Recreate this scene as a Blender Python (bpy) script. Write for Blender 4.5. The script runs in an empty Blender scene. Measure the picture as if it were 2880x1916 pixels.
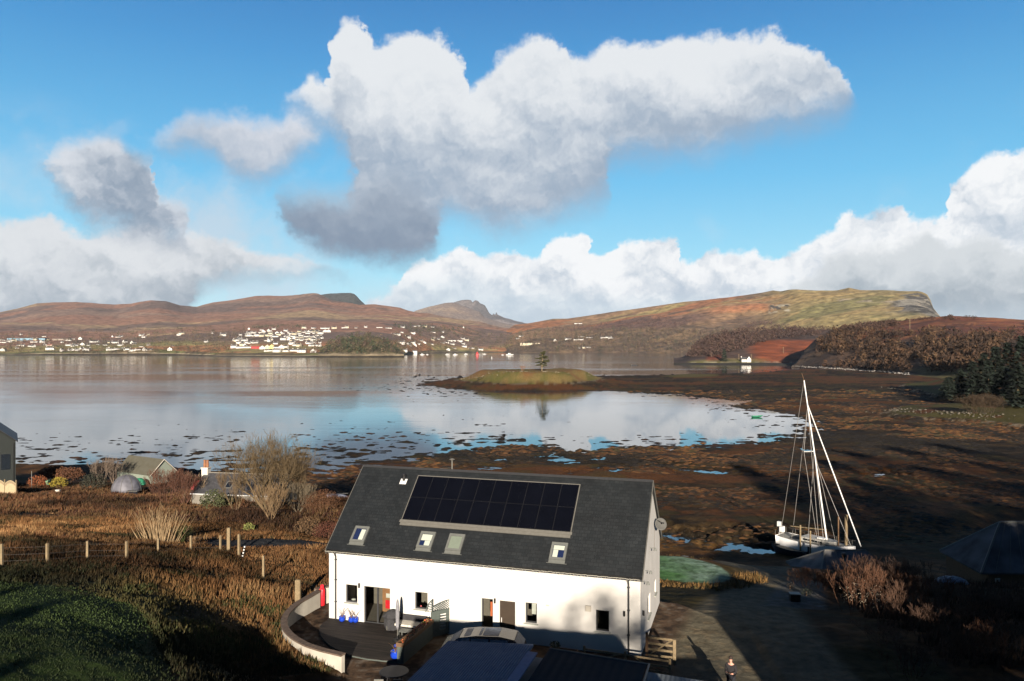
import bpy, math, random, colorsys
import numpy as np
from mathutils import Vector, Matrix
R = math.radians
rnd = random.Random(7)
C = bpy.context.scene.collection
sc = bpy.context.scene

# ---------------------------------------------------------------- camera
F, CX, HY, CH = 2120.0, 1440.0, 974.0, 26.0      # lens in px of the photo, horizon row, camera height over the sea
cd = bpy.data.cameras.new("camera"); cam = bpy.data.objects.new("camera", cd); C.objects.link(cam)
cd.sensor_width = 36; cd.lens = 36 * F / 2880; cd.shift_y = (HY - 958) / 2880
cd.clip_start = 0.5; cd.clip_end = 60000
cam.location = (0, 0, CH); cam.rotation_euler = (R(90), 0, 0)
sc.camera = cam
sc.render.resolution_x = 1024; sc.render.resolution_y = 681
sc.view_settings.view_transform = 'Standard'; sc.view_settings.look = 'None'
EXPO = 1.5; sc.view_settings.exposure = EXPO; sc.view_settings.gamma = 1
try:
    sc.cycles.use_denoising = True
    sc.cycles.max_bounces = 5; sc.cycles.diffuse_bounces = 2; sc.cycles.glossy_bounces = 3
    sc.cycles.transparent_max_bounces = 8; sc.cycles.caustics_reflective = False; sc.cycles.caustics_refractive = False
    sc.cycles.volume_bounces = 0
except Exception:
    pass

# ---------------------------------------------------------------- sun
SUN_EL, SUN_DX = R(14.5), -0.04                    # light travels along (SUN_DX, 1)
sl = bpy.data.lights.new("sun", 'SUN'); sun = bpy.data.objects.new("sun", sl); C.objects.link(sun)
sl.energy = 5.0; sl.angle = R(0.5); sl.color = (1.0, 0.88, 0.74)
hd = Vector((SUN_DX, 1, 0)).normalized() * math.cos(SUN_EL) + Vector((0, 0, -math.sin(SUN_EL)))
sun.rotation_euler = hd.to_track_quat('-Z', 'Y').to_euler()
sun.location = (0, -50, 80)

# ---------------------------------------------------------------- world: sky texture with procedural clouds
SKY = 0.10
def azel(px, py):
    az = math.atan((px - CX) / F)
    return az, math.atan((HY - py) / F * math.cos(az))
world = bpy.data.worlds.new("World"); sc.world = world; world.use_nodes = True
wt = world.node_tree; wt.nodes.clear(); WN = wt.nodes; WL = wt.links
def wn(t, **k):
    n = WN.new(t)
    for a, b in k.items(): setattr(n, a, b)
    return n
def put(sock, v):
    if isinstance(v, bpy.types.NodeSocket): WL.new(v, sock)
    else: sock.default_value = v
def wm(op, a, b=0.0, c=0.0, clamp=False):
    n = wn('ShaderNodeMath', operation=op); n.use_clamp = clamp
    put(n.inputs[0], a); put(n.inputs[1], b); put(n.inputs[2], c)
    return n.outputs[0]
def wmix(f, a, b):
    n = wn('ShaderNodeMix', data_type='RGBA'); put(n.inputs[0], f); put(n.inputs[6], a); put(n.inputs[7], b)
    return n.outputs[2]
def wss(v, lo, hi):
    n = wn('ShaderNodeMapRange', interpolation_type='SMOOTHSTEP'); put(n.inputs[0], v)
    n.inputs[1].default_value = lo; n.inputs[2].default_value = hi
    return n.outputs[0]
tc = wn('ShaderNodeTexCoord'); sx = wn('ShaderNodeSeparateXYZ'); WL.new(tc.outputs['Generated'], sx.inputs[0])
AZ = wm('ARCTAN2', sx.outputs[0], sx.outputs[1]); EL0 = wm('ARCSINE', sx.outputs[2])
EL = wm('ABSOLUTE', EL0)
cb = wn('ShaderNodeCombineXYZ'); put(cb.inputs[0], AZ); put(cb.inputs[1], EL)
def wnoise(vec, scale, det, rough=0.55, dist=0.0, z=0.0):
    n = wn('ShaderNodeTexNoise', noise_dimensions='3D')
    if z:
        a = wn('ShaderNodeVectorMath', operation='ADD'); WL.new(vec, a.inputs[0]); a.inputs[1].default_value = (0, 0, z); vec = a.outputs[0]
    WL.new(vec, n.inputs['Vector']); n.inputs['Scale'].default_value = scale; n.inputs['Detail'].default_value = det
    n.inputs['Roughness'].default_value = rough; n.inputs['Distortion'].default_value = dist
    return n.outputs['Fac']
# warped coordinates give the billowing edges
w1 = wnoise(cb.outputs[0], 9, 6, 0.62); w2 = wnoise(cb.outputs[0], 9, 6, 0.62, z=5.0)
b1 = wnoise(cb.outputs[0], 34, 5, 0.6, z=2.0); b2 = wnoise(cb.outputs[0], 34, 5, 0.6, z=9.0)
f1 = wnoise(cb.outputs[0], 120, 4, 0.6, z=4.0)
def warp(base, n, m, a, b): return wm('ADD', wm('ADD', wm('ADD', base, wm('MULTIPLY', wm('SUBTRACT', n, 0.5), a)), wm('MULTIPLY', wm('SUBTRACT', m, 0.5), b)), wm('MULTIPLY', wm('SUBTRACT', f1, 0.5), 0.012))
AZW = warp(AZ, w1, b1, 0.045, 0.030); ELW = warp(EL, w2, b2, 0.040, 0.030)
# shading noise: difference of two samples along the light direction
cw = wn('ShaderNodeCombineXYZ'); put(cw.inputs[0], AZW); put(cw.inputs[1], ELW)
n0 = wnoise(cw.outputs[0], 9, 6, 0.5)
off = wn('ShaderNodeVectorMath', operation='ADD'); WL.new(cw.outputs[0], off.inputs[0]); off.inputs[1].default_value = (0.008, 0.022, 0)
n1 = wnoise(off.outputs[0], 9, 6, 0.5)
n2_ = wnoise(cw.outputs[0], 30, 6, 0.6, z=1.0)
off2 = wn('ShaderNodeVectorMath', operation='ADD'); WL.new(cw.outputs[0], off2.inputs[0]); off2.inputs[1].default_value = (0.003, 0.008, 0)
n3_ = wnoise(off2.outputs[0], 30, 6, 0.6, z=1.0)
REL = wm('ADD', wm('MULTIPLY', wm('SUBTRACT', n0, n1), 2.8), wm('MULTIPLY', wm('SUBTRACT', n2_, n3_), 1.5))
SOFT = wnoise(cb.outputs[0], 6, 4, 0.5, z=3.3)
AZ0, AZ1, ELM = -0.66, 0.66, 0.5
def curve(pts):
    n = wn('ShaderNodeFloatCurve'); put(n.inputs['Value'], wm('MULTIPLY', wm('SUBTRACT', AZW, AZ0), 1 / (AZ1 - AZ0), clamp=True))
    cu = n.mapping.curves[0]; q = []
    for px, py in pts:
        a, e = azel(px, py); q.append(((a - AZ0) / (AZ1 - AZ0), max(0.0, e / ELM)))
    q.sort(); cu.points[0].location = (0, q[0][1]); cu.points[1].location = (1, q[-1][1])
    for x, y in q: cu.points.new(x, y)
    for p in cu.points: p.handle_type = 'AUTO_CLAMPED'
    n.mapping.update()
    return wm('MULTIPLY', n.outputs[0], ELM)
def step_az(px, w=0.012, rising=True):
    a = azel(px, HY)[0]
    return wss(AZW, a - w, a + w) if rising else wss(AZW, a + w, a - w)
def lin(r, g, b, k=1.0):
    f = lambda c: ((c / 255 + 0.055) / 1.055) ** 2.4 if c > 10 else c / 255 / 12.92
    return tuple(f(c) * k for c in (r, g, b))
def wcol(r, g, b): return tuple(c / SKY / 2 ** EXPO for c in lin(r, g, b)) + (1,)
sky = wn('ShaderNodeTexSky', sky_type='NISHITA'); sky.sun_disc = False
sky.sun_elevation = SUN_EL; sky.sun_rotation = math.pi + math.atan(SUN_DX)
sky.altitude = 0; sky.air_density = 1.0; sky.dust_density = 0.4; sky.ozone_density = 1.5
# the clear sky of the photograph: deep above, pale cyan at the horizon
gr = wn('ShaderNodeValToRGB'); put(gr.inputs[0], wm('MULTIPLY', EL, 0.8, clamp=True))
for i, (p, c) in enumerate([(0.0, wcol(180, 222, 236)), (0.07, wcol(146, 214, 240)), (0.17, wcol(98, 186, 232)), (0.29, wcol(60, 146, 208)), (0.36, wcol(42, 120, 188)), (0.55, wcol(14, 44, 96)), (1.0, wcol(7, 22, 54))]):  # stops towards the zenith darkened further to cut the ambient fill
    e = gr.color_ramp.elements[i] if i < 2 else gr.color_ramp.elements.new(p)
    e.position = p; e.color = tuple(v * SKY for v in c[:3]) + (1,)
sc_ = wn('ShaderNodeVectorMath', operation='SCALE'); WL.new(gr.outputs[0], sc_.inputs[0]); sc_.inputs['Scale'].default_value = 1 / SKY
col = wmix(0.93, sky.outputs[0], sc_.outputs[0])
def layer(col, top, bot, lit, shade, e=0.012, eb=0.03, x0=None, x1=None, rel=0.5, grad=1.0, bias=0.0, op=1.0, soft=0.0, wx=0.012):
    T = curve(top); a = wss(wm('SUBTRACT', T, ELW), -e * 0.3, e)
    if bot: B = curve(bot); a = wm('MULTIPLY', a, wss(wm('SUBTRACT', ELW, B), -eb * 0.4, eb))
    else: B = 0.0
    if x0 is not None: a = wm('MULTIPLY', a, step_az(x0, wx))
    if x1 is not None: a = wm('MULTIPLY', a, step_az(x1, wx, False))
    if soft: a = wm('MULTIPLY', a, wss(SOFT, 0.5 - soft, 0.5))
    h = wm('DIVIDE', wm('SUBTRACT', ELW, B), wm('MAXIMUM', wm('SUBTRACT', T, B), 0.02), clamp=True)
    s = wm('ADD', wm('ADD', wm('MULTIPLY', h, grad), wm('MULTIPLY', REL, rel)), wm('ADD', wm('MULTIPLY', wm('SUBTRACT', SOFT, 0.5), 0.9), bias))
    c = wmix(wss(s, 0.0, 1.0), wcol(*shade), wcol(*lit))
    return wmix(wm('MULTIPLY', a, op), col, c)
# thin veil
col = wmix(wm('MULTIPLY', wss(wm('MULTIPLY', wm('ADD', w1, SOFT), 0.5), 0.50, 0.72), wm('MULTIPLY', wss(EL, 0.30, 0.10), 0.55)), col, wcol(205, 222, 232))
veil = wnoise(cw.outputs[0], 5, 7, 0.6, z=11.0)
col = wmix(wm('MULTIPLY', wm('MULTIPLY', wss(veil, 0.44, 0.66), wss(AZ, azel(1150, 0)[0], azel(700, 0)[0])), wm('MULTIPLY', wss(EL, 0.29, 0.20), 0.8)), col, wcol(198, 214, 228))
# right cumulus tower and its bank
col = layer(col, [(1000, 870), (1038, 849), (1120, 800), (1160, 739), (1270, 709), (1313, 690), (1344, 718), (1400, 700), (1440, 703), (1489, 733), (1550, 684), (1595, 664), (1623, 656), (1650, 668), (1664, 712), (1706, 706), (1727, 678), (1780, 668), (1831, 664), (1898, 670), (1919, 727), (1959, 727), (1990, 706), (2060, 704), (2130, 700), (2149, 721), (2228, 703), (2283, 666), (2344, 641), (2381, 602), (2417, 620), (2503, 584), (2552, 605), (2558, 623), (2631, 611), (2662, 519), (2723, 464), (2790, 425), (2880, 420), (3100, 380)],
            None, (246, 248, 250), (186, 200, 214), e=0.008, x0=1040, rel=1.0, grad=0.85, bias=0.06)
col = layer(col, [(2180, 850), (2250, 790), (2300, 755), (2344, 712), (2400, 692), (2520, 690), (2600, 652), (2660, 690), (2760, 655), (2880, 700), (3100, 700)],
            None, (212, 218, 222), (136, 154, 168), e=0.014, x0=2200, rel=0.6, grad=1.0, bias=0.0)
# left low bank
col = layer(col, [(-300, 560), (0, 617), (60, 625), (104, 609), (160, 620), (201, 635), (260, 640), (318, 635), (397, 614), (450, 640), (489, 660), (537, 645), (600, 660), (641, 672), (733, 702), (855, 727), (916, 751), (980, 775), (1020, 800)],
            [(-300, 974), (480, 974), (560, 850), (620, 812), (700, 800), (800, 790), (916, 778), (1020, 800)], (222, 226, 230), (146, 162, 176), e=0.011, x1=985, rel=0.6, grad=1.0, bias=-0.02)
col = layer(col, [(1000, 760), (1100, 776), (1300, 770), (1500, 800), (1700, 815), (2200, 830), (2880, 850)], [(1000, 974), (2880, 974)], (206, 222, 232), (170, 192, 208), e=0.03, x0=1060, rel=0.3, op=0.55, wx=0.05)
# small cloud on the far left and the one beside it
col = layer(col, [(120, 440), (143, 400), (183, 379), (263, 357), (336, 342), (397, 325), (418, 333), (424, 440), (440, 530), (483, 542), (525, 620), (545, 660)],
            [(120, 470), (134, 476), (159, 540), (226, 617), (305, 660), (400, 690), (545, 720)], (214, 220, 228), (138, 156, 176), e=0.024, eb=0.035, x0=112, x1=545, rel=0.7, grad=0.9, bias=-0.02, soft=0.1)
col = layer(col, [(400, 395), (476, 350), (519, 312), (590, 304), (666, 302), (733, 330), (782, 330), (812, 308), (873, 330), (930, 360)],
            [(400, 430), (550, 440), (620, 470), (654, 510), (721, 535), (794, 512), (855, 460), (930, 420)], (218, 222, 230), (160, 178, 198), e=0.025, eb=0.035, x0=425, x1=905, rel=0.5, grad=1.0, soft=0.0)
# the large cloud
col = layer(col, [(770, 330), (797, 285), (825, 257), (874, 220), (915, 222), (930, 140), (953, 79), (985, 46), (1010, 46), (1032, 67), (1063, 114), (1100, 89), (1185, 76), (1246, 104), (1283, 140), (1312, 200), (1318, 232), (1340, 214), (1368, 195), (1440, 128), (1525, 98), (1568, 122), (1623, 160), (1654, 147), (1733, 113), (1806, 116), (1892, 108), (1990, 92), (2057, 90), (2155, 74), (2222, 101), (2295, 134), (2344, 171), (2387, 238), (2420, 290)],
            [(770, 300), (820, 320), (880, 372), (940, 410), (985, 520), (1040, 690), (1120, 700), (1210, 690), (1258, 620), (1344, 655), (1405, 672), (1501, 660), (1600, 625), (1700, 575), (1727, 470), (1831, 470), (1959, 456), (2081, 430), (2161, 403), (2234, 391), (2320, 356), (2368, 336), (2420, 300)],
            (230, 234, 238), (156, 174, 194), e=0.011, eb=0.045, x0=800, x1=2388, rel=0.55, grad=1.05, bias=0.02)
# its dark base
col = layer(col, [(760, 600), (780, 545), (830, 525), (953, 519), (1010, 500), (1080, 480), (1160, 500), (1215, 560), (1260, 640)],
            [(760, 580), (794, 641), (855, 702), (977, 742), (1130, 752), (1197, 735), (1260, 690)], (176, 188, 202), (126, 144, 166), e=0.045, eb=0.028, x0=776, x1=1235, rel=0.35, grad=0.9, bias=-0.05)
# the sky behind the camera is dimmed, only to cut the fill light
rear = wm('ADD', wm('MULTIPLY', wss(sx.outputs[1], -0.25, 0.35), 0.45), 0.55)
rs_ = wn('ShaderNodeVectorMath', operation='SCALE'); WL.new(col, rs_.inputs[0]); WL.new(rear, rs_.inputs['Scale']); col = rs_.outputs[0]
below = wss(EL0, -0.02, 0.0)
col = wmix(below, tuple(c / SKY for c in (0.02, 0.022, 0.025)) + (1,), col)
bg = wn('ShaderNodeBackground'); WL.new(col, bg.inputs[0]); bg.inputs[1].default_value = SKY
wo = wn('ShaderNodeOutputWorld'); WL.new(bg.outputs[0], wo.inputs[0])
# (sampling)
world.cycles.sampling_method = 'MANUAL'; world.cycles.sample_map_resolution = 512

# ================================================================ helpers
def P(px, py, z):
    """point at height z seen on that row and column"""
    y = F * (CH - z) / (py - HY); return ((px - CX) / F * y, y, z)
def PD(px, py, d):
    return ((px - CX) / F * d, d, CH - (py - HY) * d / F)
def vnoise(x, y, seed=0):
    xi = np.floor(x).astype(np.int64); yi = np.floor(y).astype(np.int64)
    fx = x - xi; fy = y - yi; fx = fx * fx * fx * (fx * (fx * 6 - 15) + 10); fy = fy * fy * fy * (fy * (fy * 6 - 15) + 10)
    def h(a, b):
        n = (a * 374761393 + b * 668265263 + seed * 974634777) & 0xffffffff
        n = ((n ^ (n >> 13)) * 1274126177) & 0xffffffff
        n = (n ^ (n >> 16)) & 0xffff
        return n / 65535.0
    a = h(xi, yi); b = h(xi + 1, yi); c = h(xi, yi + 1); d = h(xi + 1, yi + 1)
    return (a + (b - a) * fx) * (1 - fy) + (c + (d - c) * fx) * fy
def fbm(x, y, sc_, oct=5, seed=0, gain=0.5):
    x = np.asarray(x, float) / sc_; y = np.asarray(y, float) / sc_; s = 0; a = 1; t = 0
    for i in range(oct):
        s = s + a * vnoise(x + 17.3 * i, y - 9.1 * i, seed + i); t += a; a *= gain; x = x * 2.03 + y * .11; y = y * 2.03 - x * .05
    return s / t - 0.5
def sst(v, a, b):
    t = np.clip((v - a) / (b - a), 0, 1); return t * t * (3 - 2 * t)
def mix3(c, d, m): return c + (np.array(d) - c) * m[..., None]

def new_mesh(name, verts, faces, mats, parent=None, smooth=False, midx=None, col=None, attrs=None, loc=None, rotz=0.0):
    me = bpy.data.meshes.new(name)
    if isinstance(verts, np.ndarray):
        nv = len(verts); me.vertices.add(nv); me.vertices.foreach_set('co', verts.astype(np.float32).ravel())
        faces = np.asarray(faces, dtype=np.int32); nf, k = faces.shape
        me.loops.add(nf * k); me.polygons.add(nf)
        me.polygons.foreach_set('loop_start', np.arange(0, nf * k, k, dtype=np.int32))
        me.loops.foreach_set('vertex_index', faces.ravel())
        me.update(calc_edges=True)
    else:
        me.from_pydata(verts, [], faces)
    for m in (mats if isinstance(mats, (list, tuple)) else [mats]): me.materials.append(m)
    if midx is not None: me.polygons.foreach_set('material_index', np.asarray(midx, dtype=np.int32))
    if smooth: me.polygons.foreach_set('use_smooth', np.ones(len(me.polygons), dtype=bool))
    if col is not None:
        a = me.color_attributes.new('Col', 'FLOAT_COLOR', 'POINT')
        c4 = np.ones((len(me.vertices), 4), np.float32); c4[:, :3] = col; a.data.foreach_set('color', c4.ravel())
    for k_, v_ in (attrs or {}).items():
        a = me.attributes.new(k_, 'FLOAT', 'POINT'); a.data.foreach_set('value', np.asarray(v_, np.float32))
    me.update()
    o = bpy.data.objects.new(name, me); C.objects.link(o)
    if parent: o.parent = parent
    if loc is not None: o.location = loc
    if rotz: o.rotation_euler[2] = rotz
    return o
def tag(o, label=None, cat=None, group=None, kind=None):
    if label: o['label'] = label
    if cat: o['category'] = cat
    if group: o['group'] = group
    if kind: o['kind'] = kind
    return o
def thing(name, label, cat, loc=(0, 0, 0), rz=0.0, group=None):
    o = bpy.data.objects.new(name, None); C.objects.link(o); o.location = loc; o.rotation_euler = (0, 0, rz)
    o.empty_display_size = 0.2
    return tag(o, label, cat, group)
def dup(root, loc=None, rz=None, label=None, group=None, scale=None):
    r = root.copy(); C.objects.link(r)
    if loc is not None: r.location = loc
    if rz is not None: r.rotation_euler[2] = rz
    if scale is not None: r.scale = scale if hasattr(scale, '__len__') else (scale,) * 3
    if label: r['label'] = label
    if group: r['group'] = group
    for ch in list(root.children):
        c = ch.copy(); C.objects.link(c); c.parent = r
        for g in list(ch.children):
            d = g.copy(); C.objects.link(d); d.parent = c
    return r
class MB:
    def __init__(s): s.v = []; s.f = []; s.m = []; s.cur = 0
    def mat(s, i): s.cur = i; return s
    def add(s, vs, fs):
        b = len(s.v); s.v += [tuple(v) for v in vs]; s.f += [tuple(b + i for i in f) for f in fs]; s.m += [s.cur] * len(fs); return s
    def box(s, x0, y0, z0, x1, y1, z1, M=None):
        vs = [(x0, y0, z0), (x1, y0, z0), (x1, y1, z0), (x0, y1, z0), (x0, y0, z1), (x1, y0, z1), (x1, y1, z1), (x0, y1, z1)]
        if M: vs = [tuple(M @ Vector(v)) for v in vs]
        return s.add(vs, [(0, 3, 2, 1), (4, 5, 6, 7), (0, 1, 5, 4), (1, 2, 6, 5), (2, 3, 7, 6), (3, 0, 4, 7)])
    def bar(s, a, b, w, h=None, n=4):
        """prism between two points; n sides"""
        return s.tube([a, b], [w / 2, (h or w) / 2] if h and n != 4 else [w / 2, w / 2], n)
    def tube(s, pts, rad, n=8, cap=True):
        pts = [Vector(p) for p in pts]
        if not hasattr(rad, '__len__'): rad = [rad] * len(pts)
        b = len(s.v); prev = None
        for i, p in enumerate(pts):
            d = (pts[min(i + 1, len(pts) - 1)] - pts[max(i - 1, 0)])
            d = d.normalized() if d.length > 1e-9 else Vector((0, 0, 1))
            if prev is None: u = d.orthogonal().normalized()
            else:
                u = prev - d * prev.dot(d); u = u.normalized() if u.length > 1e-6 else d.orthogonal().normalized()
            prev = u; w = d.cross(u)
            for k in range(n):
                t = 2 * math.pi * (k + .5) / n; s.v.append(tuple(p + (u * math.cos(t) + w * math.sin(t)) * rad[i]))
        for i in range(len(pts) - 1):
            for k in range(n):
                s.f.append((b + i * n + k, b + i * n + (k + 1) % n, b + (i + 1) * n + (k + 1) % n, b + (i + 1) * n + k)); s.m.append(s.cur)
        if cap:
            s.f.append(tuple(b + k for k in range(n))[::-1]); s.m.append(s.cur)
            e = b + (len(pts) - 1) * n; s.f.append(tuple(e + k for k in range(n))); s.m.append(s.cur)
        return s
    def lathe(s, prof, c=(0, 0, 0), n=20):
        b = len(s.v)
        for r, z in prof:
            for k in range(n): t = 2 * math.pi * k / n; s.v.append((c[0] + r * math.cos(t), c[1] + r * math.sin(t), c[2] + z))
        for i in range(len(prof) - 1):
            for k in range(n): s.f.append((b + i * n + k, b + i * n + (k + 1) % n, b + (i + 1) * n + (k + 1) % n, b + (i + 1) * n + k)); s.m.append(s.cur)
        s.f.append(tuple(b + k for k in range(n))[::-1]); s.m.append(s.cur)
        e = b + (len(prof) - 1) * n; s.f.append(tuple(e + k for k in range(n))); s.m.append(s.cur)
        return s
    def poly(s, pts, z0, z1):
        n = len(pts); vs = [(p[0], p[1], z0) for p in pts] + [(p[0], p[1], z1) for p in pts]
        return s.add(vs, [tuple(range(n))[::-1], tuple(range(n, 2 * n))] + [(i, (i + 1) % n, n + (i + 1) % n, n + i) for i in range(n)])
    def build(s, name, mats, parent=None, smooth=False, **k):
        return new_mesh(name, s.v, s.f, mats, parent, smooth, midx=s.m, **k)

# ================================================================ materials
def nmat(name):
    m = bpy.data.materials.new(name); m.use_nodes = True; nt = m.node_tree; nt.nodes.clear()
    out = nt.nodes.new('ShaderNodeOutputMaterial'); b = nt.nodes.new('ShaderNodeBsdfPrincipled'); nt.links.new(b.outputs[0], out.inputs[0])
    return m, nt, b
def N(nt, t, inp=None, **k):
    n = nt.nodes.new(t)
    for a, b in k.items(): setattr(n, a, b)
    for a, b in (inp or {}).items():
        if isinstance(b, bpy.types.NodeSocket): nt.links.new(b, n.inputs[a])
        else: n.inputs[a].default_value = b
    return n
def bump(nt, b, h, strength=0.4, dist=0.05):
    n = N(nt, 'ShaderNodeBump', {'Height': h, 'Strength': strength, 'Distance': dist}); nt.links.new(n.outputs[0], b.inputs['Normal'])
def plain(name, c, rough=0.6, metal=0.0, var=0.12, scale=6.0, spec=0.3, bmp=0.0, dist=0.02, em=None):
    """paint or wood or metal with a little uneven tone"""
    m, nt, b = nmat(name)
    t = N(nt, 'ShaderNodeTexCoord'); n = N(nt, 'ShaderNodeTexNoise', {'Vector': t.outputs['Object'], 'Scale': scale, 'Detail': 5.0})
    mr = N(nt, 'ShaderNodeMapRange', {'Value': n.outputs[0], 1: 0.3, 2: 0.7, 3: 1 - var, 4: 1 + var})
    c = tuple(v_ * 0.72 for v_ in c[:3]) if not em else c
    v = N(nt, 'ShaderNodeVectorMath', {0: c[:3], 3: mr.outputs[0]}, operation='SCALE'); nt.links.new(v.outputs[0], b.inputs['Base Color'])
    b.inputs['Roughness'].default_value = rough; b.inputs['Metallic'].default_value = metal; b.inputs['Specular IOR Level'].default_value = spec
    if bmp: bump(nt, b, n.outputs[0], bmp, dist)
    if em: b.inputs['Emission Color'].default_value = (*c[:3], 1); b.inputs['Emission Strength'].default_value = em
    return m
def vcol(name, rough=0.9, scale=1.5, var=0.35, bmp=0.5, dist=0.1, fine=None, spec=0.2, wet=False):
    """colour of the surface from the mesh, broken up by procedural noise"""
    m, nt, b = nmat(name)
    a = N(nt, 'ShaderNodeAttribute', attribute_name='Col'); t = N(nt, 'ShaderNodeNewGeometry')
    n = N(nt, 'ShaderNodeTexNoise', {'Vector': t.outputs['Position'], 'Scale': scale, 'Detail': 8.0, 'Roughness': 0.62})
    mr = N(nt, 'ShaderNodeMapRange', {'Value': n.outputs[0], 1: 0.3, 2: 0.7, 3: (1 - var) * .74, 4: (1 + var) * .74})
    v = N(nt, 'ShaderNodeVectorMath', {0: a.outputs['Color'], 3: mr.outputs[0]}, operation='SCALE')
    nt.links.new(v.outputs[0], b.inputs['Base Color'])
    b.inputs['Roughness'].default_value = rough; b.inputs['Specular IOR Level'].default_value = spec if not wet else 0.06
    if wet:
        w = N(nt, 'ShaderNodeAttribute', attribute_name='wet')
        r = N(nt, 'ShaderNodeMapRange', {'Value': w.outputs['Fac'], 3: rough, 4: 0.6}); nt.links.new(r.outputs[0], b.inputs['Roughness'])
    bump(nt, b, n.outputs[0], bmp, dist)
    return m
M = {}
M['ground'] = vcol('ground_cover', scale=1.6, var=0.4, bmp=0.7, dist=0.15, wet=True)
M['hill'] = vcol('moorland', scale=0.030, var=0.62, bmp=1.0, dist=7.0)
M['leaf'] = vcol('foliage', scale=0.5, var=0.3, bmp=0.0)
M['twig'] = vcol('twigs', scale=3.0, var=0.25, bmp=0.0)

# ================================================================ shapes of the land
def poly_sd(x, y, poly):
    """signed distance to a polygon, positive inside"""
    p = np.array(poly, float); inside = np.zeros(x.shape, bool); d = np.full(x.shape, 1e18)
    for i in range(len(p)):
        a = p[i]; b = p[(i + 1) % len(p)]; ex, ey = b - a; wx = x - a[0]; wy = y - a[1]
        t = np.clip((wx * ex + wy * ey) / (ex * ex + ey * ey), 0, 1)
        d = np.minimum(d, (wx - ex * t) ** 2 + (wy - ey * t) ** 2)
        c = ((a[1] <= y) & (b[1] > y)) | ((b[1] <= y) & (a[1] > y))
        with np.errstate(divide='ignore', invalid='ignore'): xx = a[0] + (y - a[1]) / (ey if ey else 1e-9) * ex
        inside ^= c & (x < xx)
    return np.where(inside, 1, -1) * np.sqrt(d)
W0 = lambda pts: [P(px, py, 0)[:2] for px, py in pts]
# the tidal flat: outline of everything that dries
FLAT = W0([(2290, 1190), (2273, 1196), (2200, 1232), (2130, 1243), (2000, 1245), (1879, 1252), (1777, 1256), (1690, 1262), (1607, 1268), (1533, 1253), (1404, 1253),
           (1319, 1266), (1200, 1278), (1120, 1290), (1060, 1300), (1010, 1290), (985, 1312), (960, 1330), (910, 1322), (860, 1310), (780, 1316), (700, 1318), (640, 1322), (560, 1328), (500, 1312), (430, 1318),
           (380, 1326), (300, 1330), (200, 1322), (100, 1318), (0, 1322), (-300, 1330), (-900, 1360)]) + [(-240, 60), (-60, 50), (-60, 20), (400, 20), (420, 420), (400, 900)] + \
       W0([(2880, 1046), (2477, 1047), (2254, 1037), (2100, 1049), (1960, 1052), (1800, 1056), (1674, 1057), (1500, 1056), (1300, 1060), (1255, 1066), (1244, 1078), (1255, 1090), (1340, 1098), (1440, 1102), (1637, 1098), (1870, 1108),
           (2000, 1120), (2090, 1126), (2130, 1128), (2060, 1142), (2080, 1148), (2150, 1152), (2230, 1165)])
POOLS = [W0(p) for p in [[(2440, 1330), (2480, 1328), (2515, 1334), (2500, 1342), (2450, 1342)],
    [(1858, 1505), (1900, 1504), (1960, 1512), (2060, 1516), (2140, 1528), (2190, 1532), (2212, 1552), (2216, 1572), (2190, 1568), (2140, 1560), (2080, 1556), (2000, 1545), (1930, 1532), (1880, 1522), (1850, 1516)],
    [(1300, 1318), (1360, 1308), (1450, 1306), (1400, 1322), (1330, 1326)],
    [(1480, 1288), (1560, 1276), (1620, 1288), (1700, 1284), (1770, 1288), (1800, 1296), (1700, 1302), (1600, 1306), (1520, 1300)],
    [(1350, 1292), (1390, 1288), (1440, 1284), (1470, 1288), (1400, 1300)],
    [(1670, 1318), (1740, 1312), (1820, 1318), (1800, 1328), (1720, 1328)],
    [(1830, 1300), (1880, 1300), (1990, 1318), (2060, 1324), (2190, 1340), (2180, 1348), (2040, 1340), (1900, 1334), (1850, 1318)],
    [(2250, 1255), (2330, 1262), (2340, 1276), (2260, 1280)],
    [(1560, 1330), (1610, 1326), (1640, 1332), (1600, 1338)]]]
def Gp(px, py, z): return P(px, py, z)
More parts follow.
